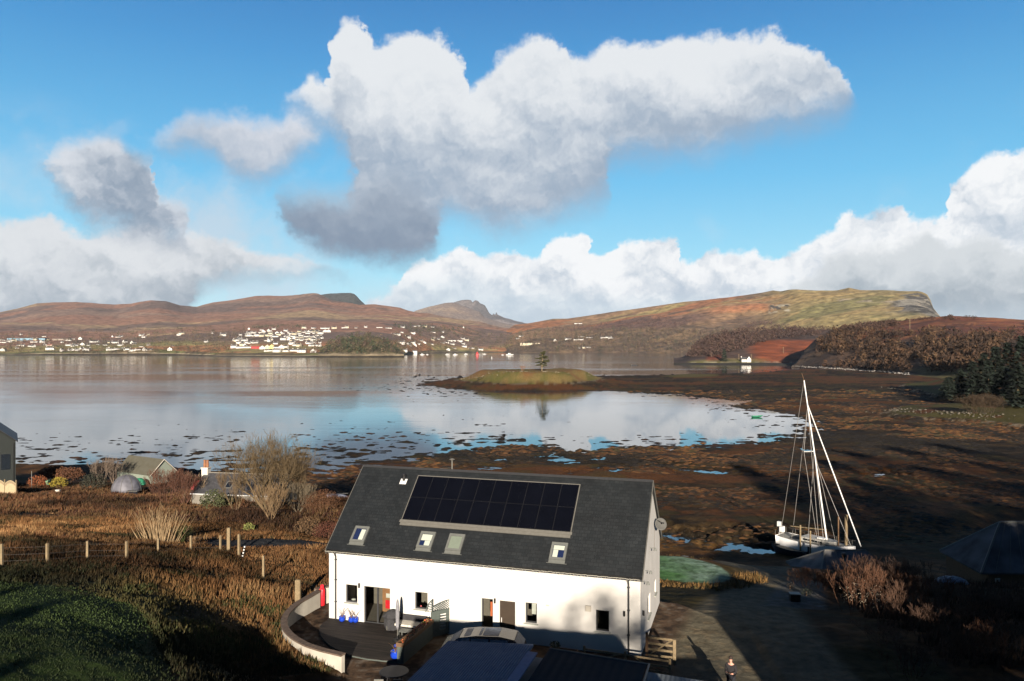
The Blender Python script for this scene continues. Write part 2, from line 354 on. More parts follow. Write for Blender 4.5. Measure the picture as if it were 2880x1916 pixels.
CTRL = [Gp(*a) for a in [
    # left field
    (-300, 1600, 14.2), (0, 1593, 13.6), (130, 1588, 13.2), (250, 1580, 12.6), (355, 1577, 12.0), (444, 1566, 11.2), (536, 1556, 10.2), (643, 1553, 9.6), (740, 1630, 9.9), (838, 1691, 10.0), (880, 1650, 9.6),
    (780, 1748, 10.6), (792, 1790, 10.6), (830, 1828, 10.5), (880, 1856, 10.3), (930, 1890, 10.0), (0, 1900, 14.8), (300, 1900, 14.2), (600, 1900, 12.4), (800, 1890, 10.8), (0, 1750, 14.4), (300, 1750, 13.7), (550, 1750, 12.2), (700, 1750, 10.9), (780, 1740, 10.4), (-400, 1900, 15.5), (900, 1880, 10.1),
    (500, 1650, 12.0), (620, 1640, 10.9), (800, 1540, 8.6), (680, 1535, 8.8), (900, 1525, 8.4), (560, 1500, 8.6), (300, 1500, 9.6), (0, 1500, 11.0), (-400, 1500, 12.0),
    (750, 1440, 6.6), (600, 1440, 6.4), (400, 1440, 6.6), (200, 1440, 7.0), (0, 1440, 7.6), (-300, 1440, 8.4), (880, 1440, 6.2), (1000, 1440, 5.8),
    (600, 1400, 3.4), (450, 1390, 3.2), (300, 1390, 3.8), (100, 1390, 4.8), (-100, 1390, 5.5), (750, 1400, 3.4), (900, 1400, 2.6), (1000, 1400, 1.6),
    (500, 1355, 1.6), (300, 1355, 2.0), (100, 1355, 2.4), (0, 1350, 3.0), (700, 1360, 1.3), (900, 1350, 0.6), (-300, 1360, 3.4)]] + [
    # around the house
    (-14, 44, 9.7), (-8, 42, 9.7), (0, 38, 9.7), (6, 38, 9.7), (10, 36, 9.7), (14, 36, 9.8), (10, 45, 9.6), (13, 50, 9.0), (-5, 34, 9.8), (-12, 50, 9.5), (0, 30, 9.9), (8, 28, 10.1), (-12, 36, 9.8), (-14, 40, 9.8),
    (0, 56, 8.2), (8, 56, 7.9), (-8, 60, 7.4), (0, 66, 5.8), (10, 66, 6.6), (-4, 80, 3.0), (-14, 80, 4.2), (-8, 92, 1.0), (4, 76, 3.4),
    (18, 40, 9.9), (25, 40, 10.2), (22, 52, 8.2), (34, 50, 9.2), (30, 34, 11.5), (45, 40, 11), (60, 50, 10), (0, 18, 11.0), (15, 18, 11.5), (-15, 18, 14.0), (-30, 18, 15.5), (30, 15, 13.5),
    (-10, 0, 14), (10, 0, 14), (40, 0, 18), (-40, 0, 18), (80, 20, 16), (-80, 20, 20), (80, -30, 25), (0, -30, 18), (-80, -30, 26), (160, 40, 18), (-160, 40, 18), (160, -60, 34), (-160, -60, 34), (0, -80, 26), (0, -160, 42), (200, -160, 60), (-200, -160, 60),
    (13, 59, 7.5), (18, 60, 7.4), (14, 67, 7.1), (18, 66, 7.0), (16, 73, 5.4), (24, 62, 6.8), (12, 82, 2.6), (22, 78, 3.2), (30, 72, 4.6), (20, 88, 1.1), (28, 84, 1.5), (34, 80, 2.4), (40, 70, 4.4), (50, 76, 3.0), (60, 66, 5), (70, 80, 3.0), (50, 90, 1.4), (70, 96, 1.2), (100, 70, 5.5), (120, 90, 4.0), (140, 110, 3.0), (30, 94, 0.8)]
_c = np.array(CTRL); _n = len(_c)
def _U(r2): return 0.5 * r2 * np.log(r2 + 1e-9)
_K = _U(((_c[:, None, :2] - _c[None, :, :2]) ** 2).sum(-1)) + np.eye(_n) * 6.0
_A = np.zeros((_n + 3, _n + 3)); _A[:_n, :_n] = _K; _A[:_n, _n] = 1; _A[:_n, _n + 1:] = _c[:, :2]; _A[_n, :_n] = 1; _A[_n + 1:, :_n] = _c[:, :2].T
_w = np.linalg.solve(_A, np.concatenate([_c[:, 2], np.zeros(3)]))
def tps(x, y):
    s = _w[_n] + _w[_n + 1] * x + _w[_n + 2] * y
    for i in range(_n): s = s + _w[i] * _U((x - _c[i, 0]) ** 2 + (y - _c[i, 1]) ** 2)
    return s
HA = np.array([-10.917, 44.993]); HTH = -0.304; HL, HW, HE, HR_ = 18.49, 8.917, 4.232, 8.374; ZG = 9.7
HU = np.array([math.cos(HTH), math.sin(HTH)]); HV = np.array([-HU[1], HU[0]])
def hloc(x, y): return (x - HA[0]) * HU[0] + (y - HA[1]) * HU[1], (x - HA[0]) * HV[0] + (y - HA[1]) * HV[1]
def hworld(s, t, z=ZG): return (HA[0] + HU[0] * s + HV[0] * t, HA[1] + HU[1] * s + HV[1] * t, z)
# curved garden wall (top edge at 10.75) and what it encloses
WTOP = 10.75
WALLP = [P(px, py, WTOP)[:2] for px, py in [(896, 1661), (864, 1680), (838, 1695), (818, 1712), (805, 1728), (799, 1745), (801, 1762), (812, 1779), (831, 1795), (850, 1806), (869, 1815), (907, 1827), (936, 1834), (965, 1841)]]
YARD = [tuple(p) for p in WALLP] + [hworld(3, -9.2)[:2], hworld(20, -9)[:2], hworld(26, -3)[:2], hworld(24, 6)[:2], hworld(19, 10)[:2], hworld(-0.5, 10)[:2], hworld(-2.2, 4)[:2]]
LAWN = [P(px, py, 7.3)[:2] for px, py in [(1700, 1540), (1860, 1558), (1920, 1562), (1980, 1575), (2030, 1592), (2058, 1614), (2060, 1630), (2040, 1640), (1990, 1645), (1930, 1640), (1860, 1630), (1760, 1620)]]
ISL_T = [P(a, b_, 3.4)[:2] for a, b_ in [(1288, 1066), (1330, 1072), (1400, 1077), (1500, 1079), (1600, 1077), (1650, 1073), (1690, 1067)]] + [((a - CX) / F * d, d) for a, d in [(1690, 538), (1620, 560), (1500, 566), (1380, 562), (1290, 545)]]
SPIT = [P(px, py, 1.5)[:2] for px, py in [(2500, 1160), (2540, 1143), (2600, 1140), (2880, 1132), (3100, 1130), (3100, 1200), (2880, 1196), (2760, 1182), (2640, 1176), (2560, 1172)]]
BANK = [P(px, py, 2.0)[:2] for px, py in [(2540, 1085), (2600, 1081), (2680, 1070), (2880, 1060), (3200, 1050), (3200, 1140), (2880, 1135), (2740, 1130), (2660, 1118), (2590, 1100)]]
BARR = [P(px, py, .6)[:2] for px, py in [(1850, 1058), (1920, 1054), (2020, 1054), (2040, 1059), (1980, 1064), (1880, 1064)]]
SHX = [-400, -90, -60, -45, -30, -20, -12, 0, 10, 18, 25, 32, 40, 60, 100, 160, 400]; SHY = [175, 168, 160, 152, 142, 120, 106, 98, 101, 99, 95, 92, 98, 110, 125, 140, 160]
def land(x, y, detail=True):
    """height of the ground above low water"""
    x = np.asarray(x, float); y = np.asarray(y, float)
    sd = poly_sd(x, y, FLAT)
    n1 = fbm(x, y, 26, 4, 3); n2 = fbm(x * 0.8, y, 5.5, 4, 9); n3 = fbm(x, y, 1.6, 3, 19)
    far = sst(np.hypot(x, y), 150, 500)
    mud = np.where(sd > 0, np.minimum(0.75, sd * 0.022), sd * 0.012) + n1 * (0.16 + 0.25 * far) + n2 * 0.34 + n3 * 0.13
    n4 = fbm(x * 0.6, y, 1.7, 3, 29, .45)
    mud = np.where(sd > 0, np.maximum(mud, 0.02 + 0.012 * sd + n2 * 0.5), n4 * 1.15 + n2 * .35 - np.clip(0.09 - sd * np.where(x > -2, 0.011, 0.0036), 0.09, 0.47))
    edge = np.exp(-(np.maximum(sd, 0) / 14.0)) * (sd > 0); mud = mud + edge * (n4 * .8 - .04)
    for k_, q in enumerate(POOLS):
        ps = poly_sd(x, y, q); m = sst(ps + n2 * 9 + n3 * 6, -4, 3); mud = mud * (1 - m) + ((-0.22 if k_ == 0 else -0.40 if k_ == 1 else 0.02) + n2 * .30 + n4 * 1.15 + n3 * .12) * m
    mud = np.maximum(mud, -2.5)
    ps = poly_sd(x, y, ISL_T); mud = mud + sst(ps, -30, 1) * 2.6 + sst(ps + n1 * 9, -1, 17) * 6.3 + sst(ps, -2, 8) * n2 * 0.4
    ps = poly_sd(x, y, SPIT); mud = mud + sst(ps, -6, 1) * 1.0 + sst(ps, 0, 14) * 0.9
    ps = poly_sd(x, y, BANK); mud = mud + sst(ps, -5, 2) * 1.3 + sst(ps, 0, 26) * 1.4 + sst(x, 150, 260) * 5 * sst(ps, 0, 40)
    ps = poly_sd(x, y, BARR); mud = mud + sst(ps, -5, 10) * 1.0
    shore_y = np.interp(x, SHX, SHY)
    near = y < shore_y + 12
    h = mud.copy()
    if near.any():
        xn, yn = x[near], y[near]; s = shore_y[near]
        lnd = tps(xn, yn)
        if detail: lnd = lnd + fbm(xn, yn, 7, 4, 31) * 0.55 + fbm(xn, yn, 1.4, 3, 41) * 0.16
        yd = poly_sd(xn, yn, YARD); m = sst(yd, -0.15, 0.35); flat = tps(xn, yn)
        flat = np.where(hloc(xn, yn)[1] < 9.2, ZG - 0.012 * np.maximum(0, hloc(xn, yn)[0] - 18.5), flat)
        lnd = lnd * (1 - m) + flat * m
        lw = sst(poly_sd(xn, yn, LAWN), -2.5, 0.5); lnd = lnd * (1 - lw) + (7.35 - (yn - 59) * .02) * lw
        k = sst(yn, s + 1.5, s - 8)
        h[near] = mud[near] * (1 - k) + np.maximum(lnd, 0.25) * k
    return h

# ================================================================ ground sheet
def ground_cols(x, y, z):
    n1 = fbm(x, y, 9, 5, 51); n2 = fbm(x, y, 2.2, 4, 61); n3 = fbm(x * .6, y, 30, 4, 71); n4 = fbm(x, y, 0.5, 3, 81)
    c = np.zeros(x.shape + (3,)) + (0.046, 0.031, 0.016)
    wet = np.zeros(x.shape)
    # mud and weed
    c = mix3(c, (0.016, 0.012, 0.008), sst(n2 + n4 * .4, -0.06, 0.07) * .85); c = mix3(c, (0.10, 0.062, 0.026), sst(fbm(x * .5, y, 3.5, 4, 66), .05, .14) * .7)
    c = mix3(c, (0.155, 0.064, 0.022), sst(n3 + n2 * .35, 0.0, 0.15) * 0.9)
    c = mix3(c, (0.085, 0.070, 0.022), sst(n1, 0.06, 0.2) * 0.5)
    c = mix3(c, (0.030, 0.024, 0.016), sst(z, 0.30, 0.04) * 0.75)
    wet = sst(z, 0.35, 0.0) * 0.8
    ny = np.interp(x, SHX, SHY)
    ld = sst(y, ny + 1, ny - 3)
    moor = np.zeros_like(c) + (0.105, 0.052, 0.020)
    moor = mix3(moor, (0.190, 0.092, 0.034), sst(n2 + n1 * .5, 0.02, 0.2))
    moor = mix3(moor, (0.048, 0.046, 0.016), sst(-n1, 0.02, 0.18) * 0.8)
    moor = mix3(moor, (0.030, 0.022, 0.012), sst(-n2, 0.08, 0.22) * 0.7)
    c = c + (moor - c) * ld[..., None]; wet *= 1 - ld
    # mown lawn of the field, lower left
    lp = [P(px, py, zz)[:2] for px, py, zz in [(-900, 1640, 15), (0, 1645, 14), (160, 1655, 13.6), (330, 1690, 13.2), (400, 1740, 13.2), (430, 1810, 13.4), (480, 1916, 13.6)]] + [(-14, 16), (-14, 0), (-70, 0)]
    l = sst(poly_sd(x, y, lp) + n2 * 2.5, -1.2, 1.0) * ld
    g = np.zeros_like(c) + (0.046, 0.074, 0.020); g = mix3(g, (0.056, 0.074, 0.024), sst(n1, 0, .2)); g = mix3(g, (0.028, 0.046, 0.014), sst(n4, 0.02, .2))
    c = c + (g - c) * l[..., None]
    # rough green verge above the lawn
    g2 = sst(poly_sd(x, y, lp), -9, -1) * (1 - l) * sst(n1 + n2, -0.10, 0.16) * ld
    c = mix3(c, (0.050, 0.058, 0.018), g2 * .85)
    # road on the left
    rp = [P(*a)[:2] for a in [(560, 1518, 8.9), (700, 1512, 8.7), (900, 1505, 8.4), (1000, 1502, 8.2), (1000, 1530, 8.2), (900, 1534, 8.4), (790, 1542, 8.5), (680, 1552, 8.7), (600, 1548, 9.0), (400, 1545, 10), (0, 1555, 11.5), (0, 1535, 11.5), (400, 1528, 10)]]
    r = sst(poly_sd(x, y, rp) + n2 * .8, -0.25, 0.15)
    c = mix3(c, (0.055, 0.055, 0.056), r * ld)
    # yard: gravel on the left and along the gable, tarmac drive
    yd = poly_sd(x, y, YARD); yv = sst(yd, -0.1, 0.15)
    gr = np.zeros_like(c) + (0.135, 0.088, 0.056); gr = mix3(gr, (0.06, 0.042, 0.03), sst(n4, 0.0, 0.22)); gr = mix3(gr, (0.21, 0.17, 0.13), sst(-n4, 0.10, 0.25))
    c = c + (gr - c) * yv[..., None]
    dp = [P(*a)[:2] for a in [(1845, 1520, 5.4), (2000, 1532, 3.6), (2080, 1560, 3.4), (2200, 1600, 4.5), (2300, 1640, 7), (2250, 1690, 9), (2300, 1760, 10), (2500, 1960, 10.4), (1900, 2100, 9.8), (1880, 1900, 9.7), (1888, 1780, 9.6), (1930, 1720, 9.4), (1990, 1670, 8.6), (2060, 1640, 7.2), (2066, 1612, 6.6), (2000, 1566, 6.4), (1920, 1548, 6.0), (1840, 1538, 6.0)]]
    d = sst(poly_sd(x, y, dp) + n1 * 1.4, -0.5, 0.7)
    tr = np.zeros_like(c) + (0.20, 0.175, 0.12); tr = mix3(tr, (0.13, 0.12, 0.09), sst(n1, 0, .15)); tr = mix3(tr, (0.27, 0.21, 0.13), sst(n4, 0.05, .25) * .7)
    c = c + (tr - c) * (d * ld)[..., None]
    # pale paving in the shade beside the hedge
    pp = [P(*a)[:2] for a in [(2130, 1690, 9), (2160, 1660, 8.6), (2200, 1622, 7.6), (2260, 1612, 7.2), (2310, 1625, 7.4), (2330, 1690, 9), (2200, 1688, 9)]]
    c = mix3(c, (0.16, 0.17, 0.17), sst(poly_sd(x, y, pp) + n2 * .6, -0.3, 0.4) * (0.7 + n4))
    # frosted lawn behind the gable
    lw = poly_sd(x, y, LAWN) + n2 * 0.5
    f = np.zeros_like(c) + (0.12, 0.27, 0.09); f = mix3(f, (0.34, 0.46, 0.38), np.clip(sst(x, 11, 19) * .9 + n2 * .8, 0, 1)); f = mix3(f, (0.07, 0.13, 0.05), sst(n4, .05, .25) * .6)
    c = c + (f - c) * sst(lw, -0.15, 0.25)[..., None]
    rim = sst(lw, -2.4, -1.6) * (1 - sst(lw, -.15, .2)) * (y < 66)
    c = mix3(c, (0.10, 0.070, 0.022), rim * .8)
    # edge of the shore: dry grass then stones
    e = sst(np.abs(y - ny + n1 * 4), 4.5, 1.5) * (x > 5)
    c = mix3(c, (0.150, 0.078, 0.024), e * sst(n2, -0.15, 0.1))
    # island
    s = poly_sd(x, y, ISL_T)
    ig = np.zeros_like(c) + (0.27, 0.195, 0.075); ig = mix3(ig, (0.28, 0.155, 0.065), sst(n1, 0.02, .2)); ig = mix3(ig, (0.13, 0.14, 0.04), sst(-n1, 0.02, .2) * .8)
    c = c + (ig - c) * sst(s + n2 * 4, -1, 1.5)[..., None]
    st = sst(np.abs(s + 1.5), 3.2, 1.0) * sst(n2, -0.02, 0.1); c = mix3(c, (0.24, 0.21, 0.15), st * .7)
    wet *= 1 - sst(s, -30, -4)
    # spits on the right
    for q, gc in ((SPIT, (0.115, 0.10, 0.034)), (BANK, (0.115, 0.11, 0.036))):
        s = poly_sd(x, y, q); c = mix3(c, gc, sst(s + n2 * 2, -1, 1.5)); wet *= 1 - sst(s, -3, 0)
        c = mix3(c, (0.17, 0.06, 0.03), sst(s, 4, 9) * sst(n1, 0.04, .14) * .8)
        st = sst(np.abs(s + 2), 3.0, 1.0) * sst(n2, -0.02, 0.1); c = mix3(c, (0.34, 0.28, 0.20), st * .8)
    s = poly_sd(x, y, BARR); c = mix3(c, (0.15, 0.14, 0.05), sst(s, 0, 6) * .8)
    return c, wet
# fine sheet in front of the camera, rows and columns thin out with distance
rows = [14.0]
while rows[-1] < 2600:
    y0 = rows[-1]; rows.append(y0 + max(0.11, y0 * y0 / (CH * 754) * 0.62 if y0 < 620 else y0 * 0.05))
rows = np.array(rows); angs = np.tan(np.linspace(-1, 1, 1300) * R(41)); nr, nc = len(rows), len(angs)
gx = (rows[:, None] * angs[None, :]).ravel(); gy = np.repeat(rows, nc)
gz = land(gx, gy)
gc, gw = ground_cols(gx, gy, gz); gc = gc * 0.62
ii = (np.arange(nr - 1)[:, None] * nc + np.arange(nc - 1)[None, :]).ravel()
quads = np.stack([ii, ii + 1, ii + nc + 1, ii + nc], 1)
# leave out the sea bed that lies well under water
deep = (gz[quads].max(1) < -0.55)
quads = quads[~deep]
g = new_mesh('ground', np.stack([gx, gy, gz], 1), quads, M['ground'], smooth=True, col=gc, attrs={'wet': gw}); tag(g, kind='structure')
def patch(name, xs, ys, top=None, drop=0.0):
    X, Y = np.meshgrid(xs, ys); Z = land(X.ravel(), Y.ravel()) - drop; c, w = ground_cols(X.ravel(), Y.ravel(), Z); c = c * 0.62; n = len(xs)
    i = (np.arange(len(ys) - 1)[:, None] * n + np.arange(n - 1)[None, :]).ravel()
    return tag(new_mesh(name, np.stack([X.ravel(), Y.ravel(), Z], 1), np.stack([i, i + 1, i + n + 1, i + n], 1), M['ground'], smooth=True, col=c, attrs={'wet': w}), kind='structure')
patch('ground_behind', np.arange(-300, 301, 2.5), np.arange(-240, 15.1, 2.5), drop=0.03)
for sgn in (-1, 1):   # ground beside the wedge the photograph covers
    rr = np.geomspace(14, 700, 120); aa = np.tan(np.linspace(R(41), R(84), 60)); X = sgn * np.minimum(rr[:, None] * aa[None, :], 900).ravel(); Y = np.repeat(rr, 60)
    Z = land(X, Y); c, w = ground_cols(X, Y, Z); c = c * 0.62; i = (np.arange(119)[:, None] * 60 + np.arange(59)[None, :]).ravel()
    tag(new_mesh('ground_beside', np.stack([X, Y, Z], 1), np.stack([i, i + 1, i + 61, i + 60], 1)[:, ::sgn], M['ground'], smooth=True, col=c, attrs={'wet': w}), kind='structure')

# ================================================================ water
m, nt, b = nmat('sea')
geo = N(nt, 'ShaderNodeNewGeometry'); sp = N(nt, 'ShaderNodeSeparateXYZ', {0: geo.outputs['Position']})
mp = N(nt, 'ShaderNodeMapping', {'Vector': geo.outputs['Position'], 'Scale': (0.35, 1.0, 1.0)})
nA = N(nt, 'ShaderNodeTexNoise', {'Vector': mp.outputs[0], 'Scale': 0.55, 'Detail': 4.0, 'Roughness': 0.6})
mp2 = N(nt, 'ShaderNodeMapping', {'Vector': geo.outputs['Position'], 'Scale': (0.0022, 0.011, 1.0), 'Rotation': (0, 0, R(6))})
nB = N(nt, 'ShaderNodeTexNoise', {'Vector': mp2.outputs[0], 'Scale': 1.0, 'Detail': 6.0, 'Roughness': 0.62})
mp3 = N(nt, 'ShaderNodeMapping', {'Vector': geo.outputs['Position'], 'Scale': (0.02, 0.11, 1.0), 'Rotation': (0, 0, R(4))})
nC = N(nt, 'ShaderNodeTexNoise', {'Vector': mp3.outputs[0], 'Scale': 1.0, 'Detail': 5.0, 'Roughness': 0.65})
def ma(op, a, b_=0.0, c_=0.0, cl=False):
    n = N(nt, 'ShaderNodeMath', {0: a, 1: b_, 2: c_}, operation=op); n.use_clamp = cl; return n.outputs[0]
# open water beyond the island is ruffled; the pool inside is a mirror
far = N(nt, 'ShaderNodeMapRange', {'Value': ma('ADD', sp.outputs[1], ma('MULTIPLY', sp.outputs[0], -0.9)), 1: 190.0, 2: 700.0}).outputs[0]
patchy = N(nt, 'ShaderNodeMapRange', {'Value': nB.outputs[0], 1: 0.42, 2: 0.60, 3: 0.25, 4: 1.0}).outputs[0]
amt = ma('MULTIPLY', ma('POWER', far, 0.8), patchy)
hsum = ma('ADD', ma('MULTIPLY', nA.outputs[0], 0.35), ma('MULTIPLY', nC.outputs[0], 1.3))
bn = N(nt, 'ShaderNodeBump', {'Height': hsum, 'Strength': ma('ADD', ma('MULTIPLY', amt, 0.42), 0.006), 'Distance': 0.35}); nt.links.new(bn.outputs[0], b.inputs['Normal'])
b.inputs['Base Color'].default_value = (0.012, 0.022, 0.028, 1); b.inputs['IOR'].default_value = 2.5
nt.links.new(ma('ADD', ma('MULTIPLY', amt, 0.10), 0.004), b.inputs['Roughness'])
M['sea'] = m
wv = [(-9000, 20, 0), (9000, 20, 0), (9000, 14000, 0), (-9000, 14000, 0)]
tag(new_mesh('sea', wv, [(0, 1, 2, 3)], m), kind='structure')

# ================================================================ hills
HILLS = {}
def hill(name, rings, nrow=26, ncol=260, amp=0.02, seed=0, colf=None, ns=600, pad=0, curve=None, bright=1.0):
    """rings from the shore to the crest; each is a list of (px, distance, py or height)"""
    px0 = min(p[0] for p in rings[0]); px1 = max(p[0] for p in rings[0]); pxs = np.linspace(px0, px1, ncol)
    Dk, Zk = [], []
    for r in rings:
        r = sorted(r); a = [q[0] for q in r]; D = np.interp(pxs, a, [q[1] for q in r])
        if len(r[0]) > 3: Z = np.interp(pxs, a, [q[2] for q in r])
        else: Z = CH - (np.interp(pxs, a, [q[2] for q in r]) - HY) * D / F
        Dk.append(D); Zk.append(Z)
    kk = max(3, int(70 / ((px1 - px0) / ncol))); ker = np.hanning(2 * kk + 1); ker /= ker.sum()
    Zc = Zk[-1]; Zsm = np.convolve(np.pad(Zc, kk, mode='edge'), ker, 'valid'); Dsm = [np.convolve(np.pad(d, kk, mode='edge'), ker, 'valid') if len(Dk) > 2 and 0 < i_ else d for i_, d in enumerate(Dk)]; Dk = Dsm; nk = len(rings) - 1
    D = [Dk[0]]; Z = [Zk[0]]; T = [0 * pxs]
    for k in range(len(rings) - 1):
        for j in range(1, nrow + 1):
            t = j / nrow; D.append(Dk[k] * (1 - t) + Dk[k + 1] * t); s = t if not curve else curve[k](t)
            Z.append(Zk[k] * (1 - s) + (Zsm if k + 1 == nk else Zk[k + 1]) * s + ((Zc - Zsm) * float(sst(np.array(t), .72, 1)) if k + 1 == nk else 0)); T.append(k + t + 0 * pxs)
    top = len(D) - 1
    for j in range(1, 6): D.append(Dk[-1] * (1 + 0.06 * j)); Z.append(Zk[-1] * (1 - (j / 5) ** 2 * 0.9)); T.append(len(rings) - 1 + 0 * pxs)
    D = np.array(D); Z = np.array(Z); T = np.array(T); X = (pxs[None, :] - CX) / F * D
    nz = fbm(X, D, ns, 6, seed, 0.55); hgt = Zk[-1].mean()
    nl = len(rings) - 1
    w = np.clip(T, 0, 1) * np.where(np.arange(len(D))[:, None] >= top, 0.0, 1.0) * (1 - 0.92 * sst(T, nl - 0.25, nl)); Z2 = Z + nz * hgt * amp * w
    Z2[top] += fbm(X[top], D[top], ns * .18, 4, seed + 5) * hgt * 0.018
    lim = CH + (Z2[top] - CH)[None, :] * D / D[top][None, :] - D * 0.0006; Z2[1:top] = np.minimum(Z2[1:top], lim[1:top])
    n = ncol; nrw = len(D); i = (np.arange(nrw - 1)[:, None] * n + np.arange(n - 1)[None, :]).ravel()
    c = np.clip(colf(X, D, Z2, T, np.broadcast_to(pxs, X.shape)) * bright, 0, .6)
    o = new_mesh(name, np.stack([X.ravel(), D.ravel(), Z2.ravel()], 1), np.stack([i, i + 1, i + n + 1, i + n], 1), M['hill'], smooth=True, col=c.reshape(-1, 3))
    tag(o, kind='structure'); HILLS[name] = (pxs, D, Z2)
    return o
def on_hill(name, px, py):
    """first point of that hillside seen at (px, py)"""
    pxs, D, Z = HILLS[name]; j = int(np.clip(np.searchsorted(pxs, px), 1, len(pxs) - 1)); d, z = D[:, j], Z[:, j]
    rowpy = HY + F * (CH - z) / d
    k = np.where(rowpy <= py)[0]
    if len(k) == 0: return None
    k = k[0]
    if k == 0: dd, zz = d[0], z[0]
    else:
        t = (rowpy[k - 1] - py) / max(1e-6, rowpy[k - 1] - rowpy[k]); dd = d[k - 1] * (1 - t) + d[k] * t; zz = z[k - 1] * (1 - t) + z[k] * t
    return ((px - CX) / F * dd, dd, zz)
def pal(X, D, sc_, seed, *cols):
    """patches of heather, grass and bracken, drawn out along the slope"""
    c = np.zeros(X.shape + (3,)) + cols[0]
    for k, q in enumerate(cols[1:]):
        n = fbm(X * 0.55, D * 1.2, sc_ * (1 - 0.22 * k), 6, seed + 11 * k, 0.6); c = mix3(c, q, sst(n, 0.01, 0.06) * 0.9)
    return c
def col_left(X, D, Z, T, px):
    c = pal(X, D, 900, 1, (0.165, 0.108, 0.080), (0.225, 0.160, 0.092), (0.092, 0.064, 0.054), (0.185, 0.098, 0.066))
    low = pal(X, D, 260, 5, (0.235, 0.175, 0.075), (0.24, 0.105, 0.05), (0.17, 0.15, 0.06))
    c = c + (low - c) * sst(T + fbm(X, D, 700, 4, 8) * .5, 1.35, 1.12)[..., None]
    town = pal(X, D, 120, 9, (0.062, 0.050, 0.030), (0.085, 0.062, 0.034), (0.045, 0.038, 0.024), (0.080, 0.082, 0.032))
    c = c + (town - c) * sst(T, 1.03, 0.93)[..., None]
    c = mix3(c, (0.20, 0.17, 0.12), sst(np.abs(T - .42), .10, .03)); c = mix3(c, (0.030, 0.023, 0.016), sst(T, 0.38, 0.33))
    return c
shore = [(-260, 2250), (0, 2190), (330, 2190), (520, 2130), (620, 1930), (700, 1860), (860, 1800), (900, 1830), (1000, 1830), (1100, 1870), (1120, 2000), (1150, 2500), (1200, 2850), (1300, 3060), (1420, 3100), (1520, 3100)]
ringz = lambda L, z: [(a, d, z, 1) for a, d in L]
hill('hills', [ringz([(a, d - 12) for a, d in shore], -1.5), ringz([(a, d + 45) for a, d in shore], 9.0),
     [(-260, 2900, 930), (0, 2900, 928), (200, 2950, 934), (330, 3000, 938), (500, 3000, 930), (700, 3000, 921), (850, 3100, 917), (1100, 3300, 914), (1250, 3500, 916), (1320, 3700, 924), (1420, 3900, 927), (1520, 3950, 935)],
     [(-260, 4700, 905), (0, 5200, 878.5), (42, 5200, 870), (102, 5200, 854), (153, 5200, 851), (216, 5200, 850), (276, 5200, 854), (327, 5200, 857.7), (371, 5000, 853), (424, 5000, 844.5), (467, 5000, 846.7), (506, 5100, 859), (553, 5200, 862.6), (601, 5400, 851), (655, 5500, 843.5), (718, 5600, 833), (760, 5600, 832), (805, 5500, 834), (845, 5200, 827.6), (884, 5100, 824.5), (894, 5100, 826), (935, 5000, 844.5), (975, 4900, 850), (1010, 4800, 858), (1026, 4700, 856), (1054, 4700, 856), (1094, 4700, 861.5), (1126, 4650, 865.8), (1147, 4600, 873), (1168, 4600, 878.5), (1211, 4500, 882.7), (1253, 4400, 891), (1285, 4400, 897.6), (1350, 4300, 904), (1385, 4300, 915), (1420, 4300, 922), (1520, 4300, 930)]],
     bright=1.35, nrow=64, ncol=620, amp=0.14, seed=3, colf=col_left, curve=[lambda t: t, lambda t: t, lambda t: t ** 1.25])
def col_far(X, D, Z, T, px): return pal(X, D, 900, 21, (0.058, 0.062, 0.060), (0.045, 0.052, 0.05))  # a cloud shadow is painted into the ridge's dark blue-green
hill('far_ridge', [[(860, 6400, 900), (1060, 6400, 905)], [(860, 7200, 860), (880, 7200, 832), (905, 7200, 828.6), (931, 7200, 825.5), (986, 7200, 823.8), (996, 7200, 826.5), (1004, 7200, 833), (1011, 7200, 842), (1026, 7200, 856), (1060, 7200, 880)]],
     nrow=14, ncol=120, amp=0.03, seed=9, colf=col_far)
def col_storr(X, D, Z, T, px):
    return pal(X, D, 800, 23, (0.23, 0.165, 0.12), (0.27, 0.20, 0.14), (0.17, 0.13, 0.11))
def col_crag(X, D, Z, T, px):
    c = pal(X, D, 260, 27, (0.105, 0.095, 0.095), (0.16, 0.14, 0.135), (0.06, 0.058, 0.062)); return mix3(c, (0.18, 0.14, 0.115), sst(T, 0.42, 0.2))
hill('storr_slope', [[(1120, 8800, 930), (1500, 8800, 935)], [(1120, 10500, 900), (1168, 10500, 875), (1211, 10500, 861.5), (1253, 10500, 852), (1274, 10500, 851), (1290, 10500, 857), (1317, 10500, 867), (1348, 10500, 877), (1363, 10500, 893), (1400, 10500, 905), (1440, 10500, 914), (1500, 10500, 922)]],
     nrow=16, ncol=150, amp=0.05, seed=12, colf=col_storr)
hill('storr_crag', [[(1262, 10600, 900), (1500, 10600, 934)], [(1262, 10900, 878), (1400, 10900, 900), (1500, 10900, 918)],
     [(1262, 11200, 858), (1278, 11200, 850), (1300, 11200, 844), (1312, 11200, 843.5), (1325, 11200, 844.5), (1329, 11200, 851), (1334, 11200, 846), (1338, 11200, 845), (1344, 11200, 847), (1351, 11200, 854), (1357, 11200, 855.5), (1364, 11200, 859), (1370, 11200, 869), (1376, 11200, 881), (1385, 11200, 887), (1387, 11200, 881), (1391, 11200, 885), (1393.5, 11200, 884), (1396, 11200, 877), (1399, 11200, 885), (1417, 11200, 893), (1448, 11200, 902), (1482, 11200, 910), (1500, 11200, 916)]],
     nrow=12, ncol=240, amp=0.07, seed=15, ns=260, colf=col_crag)
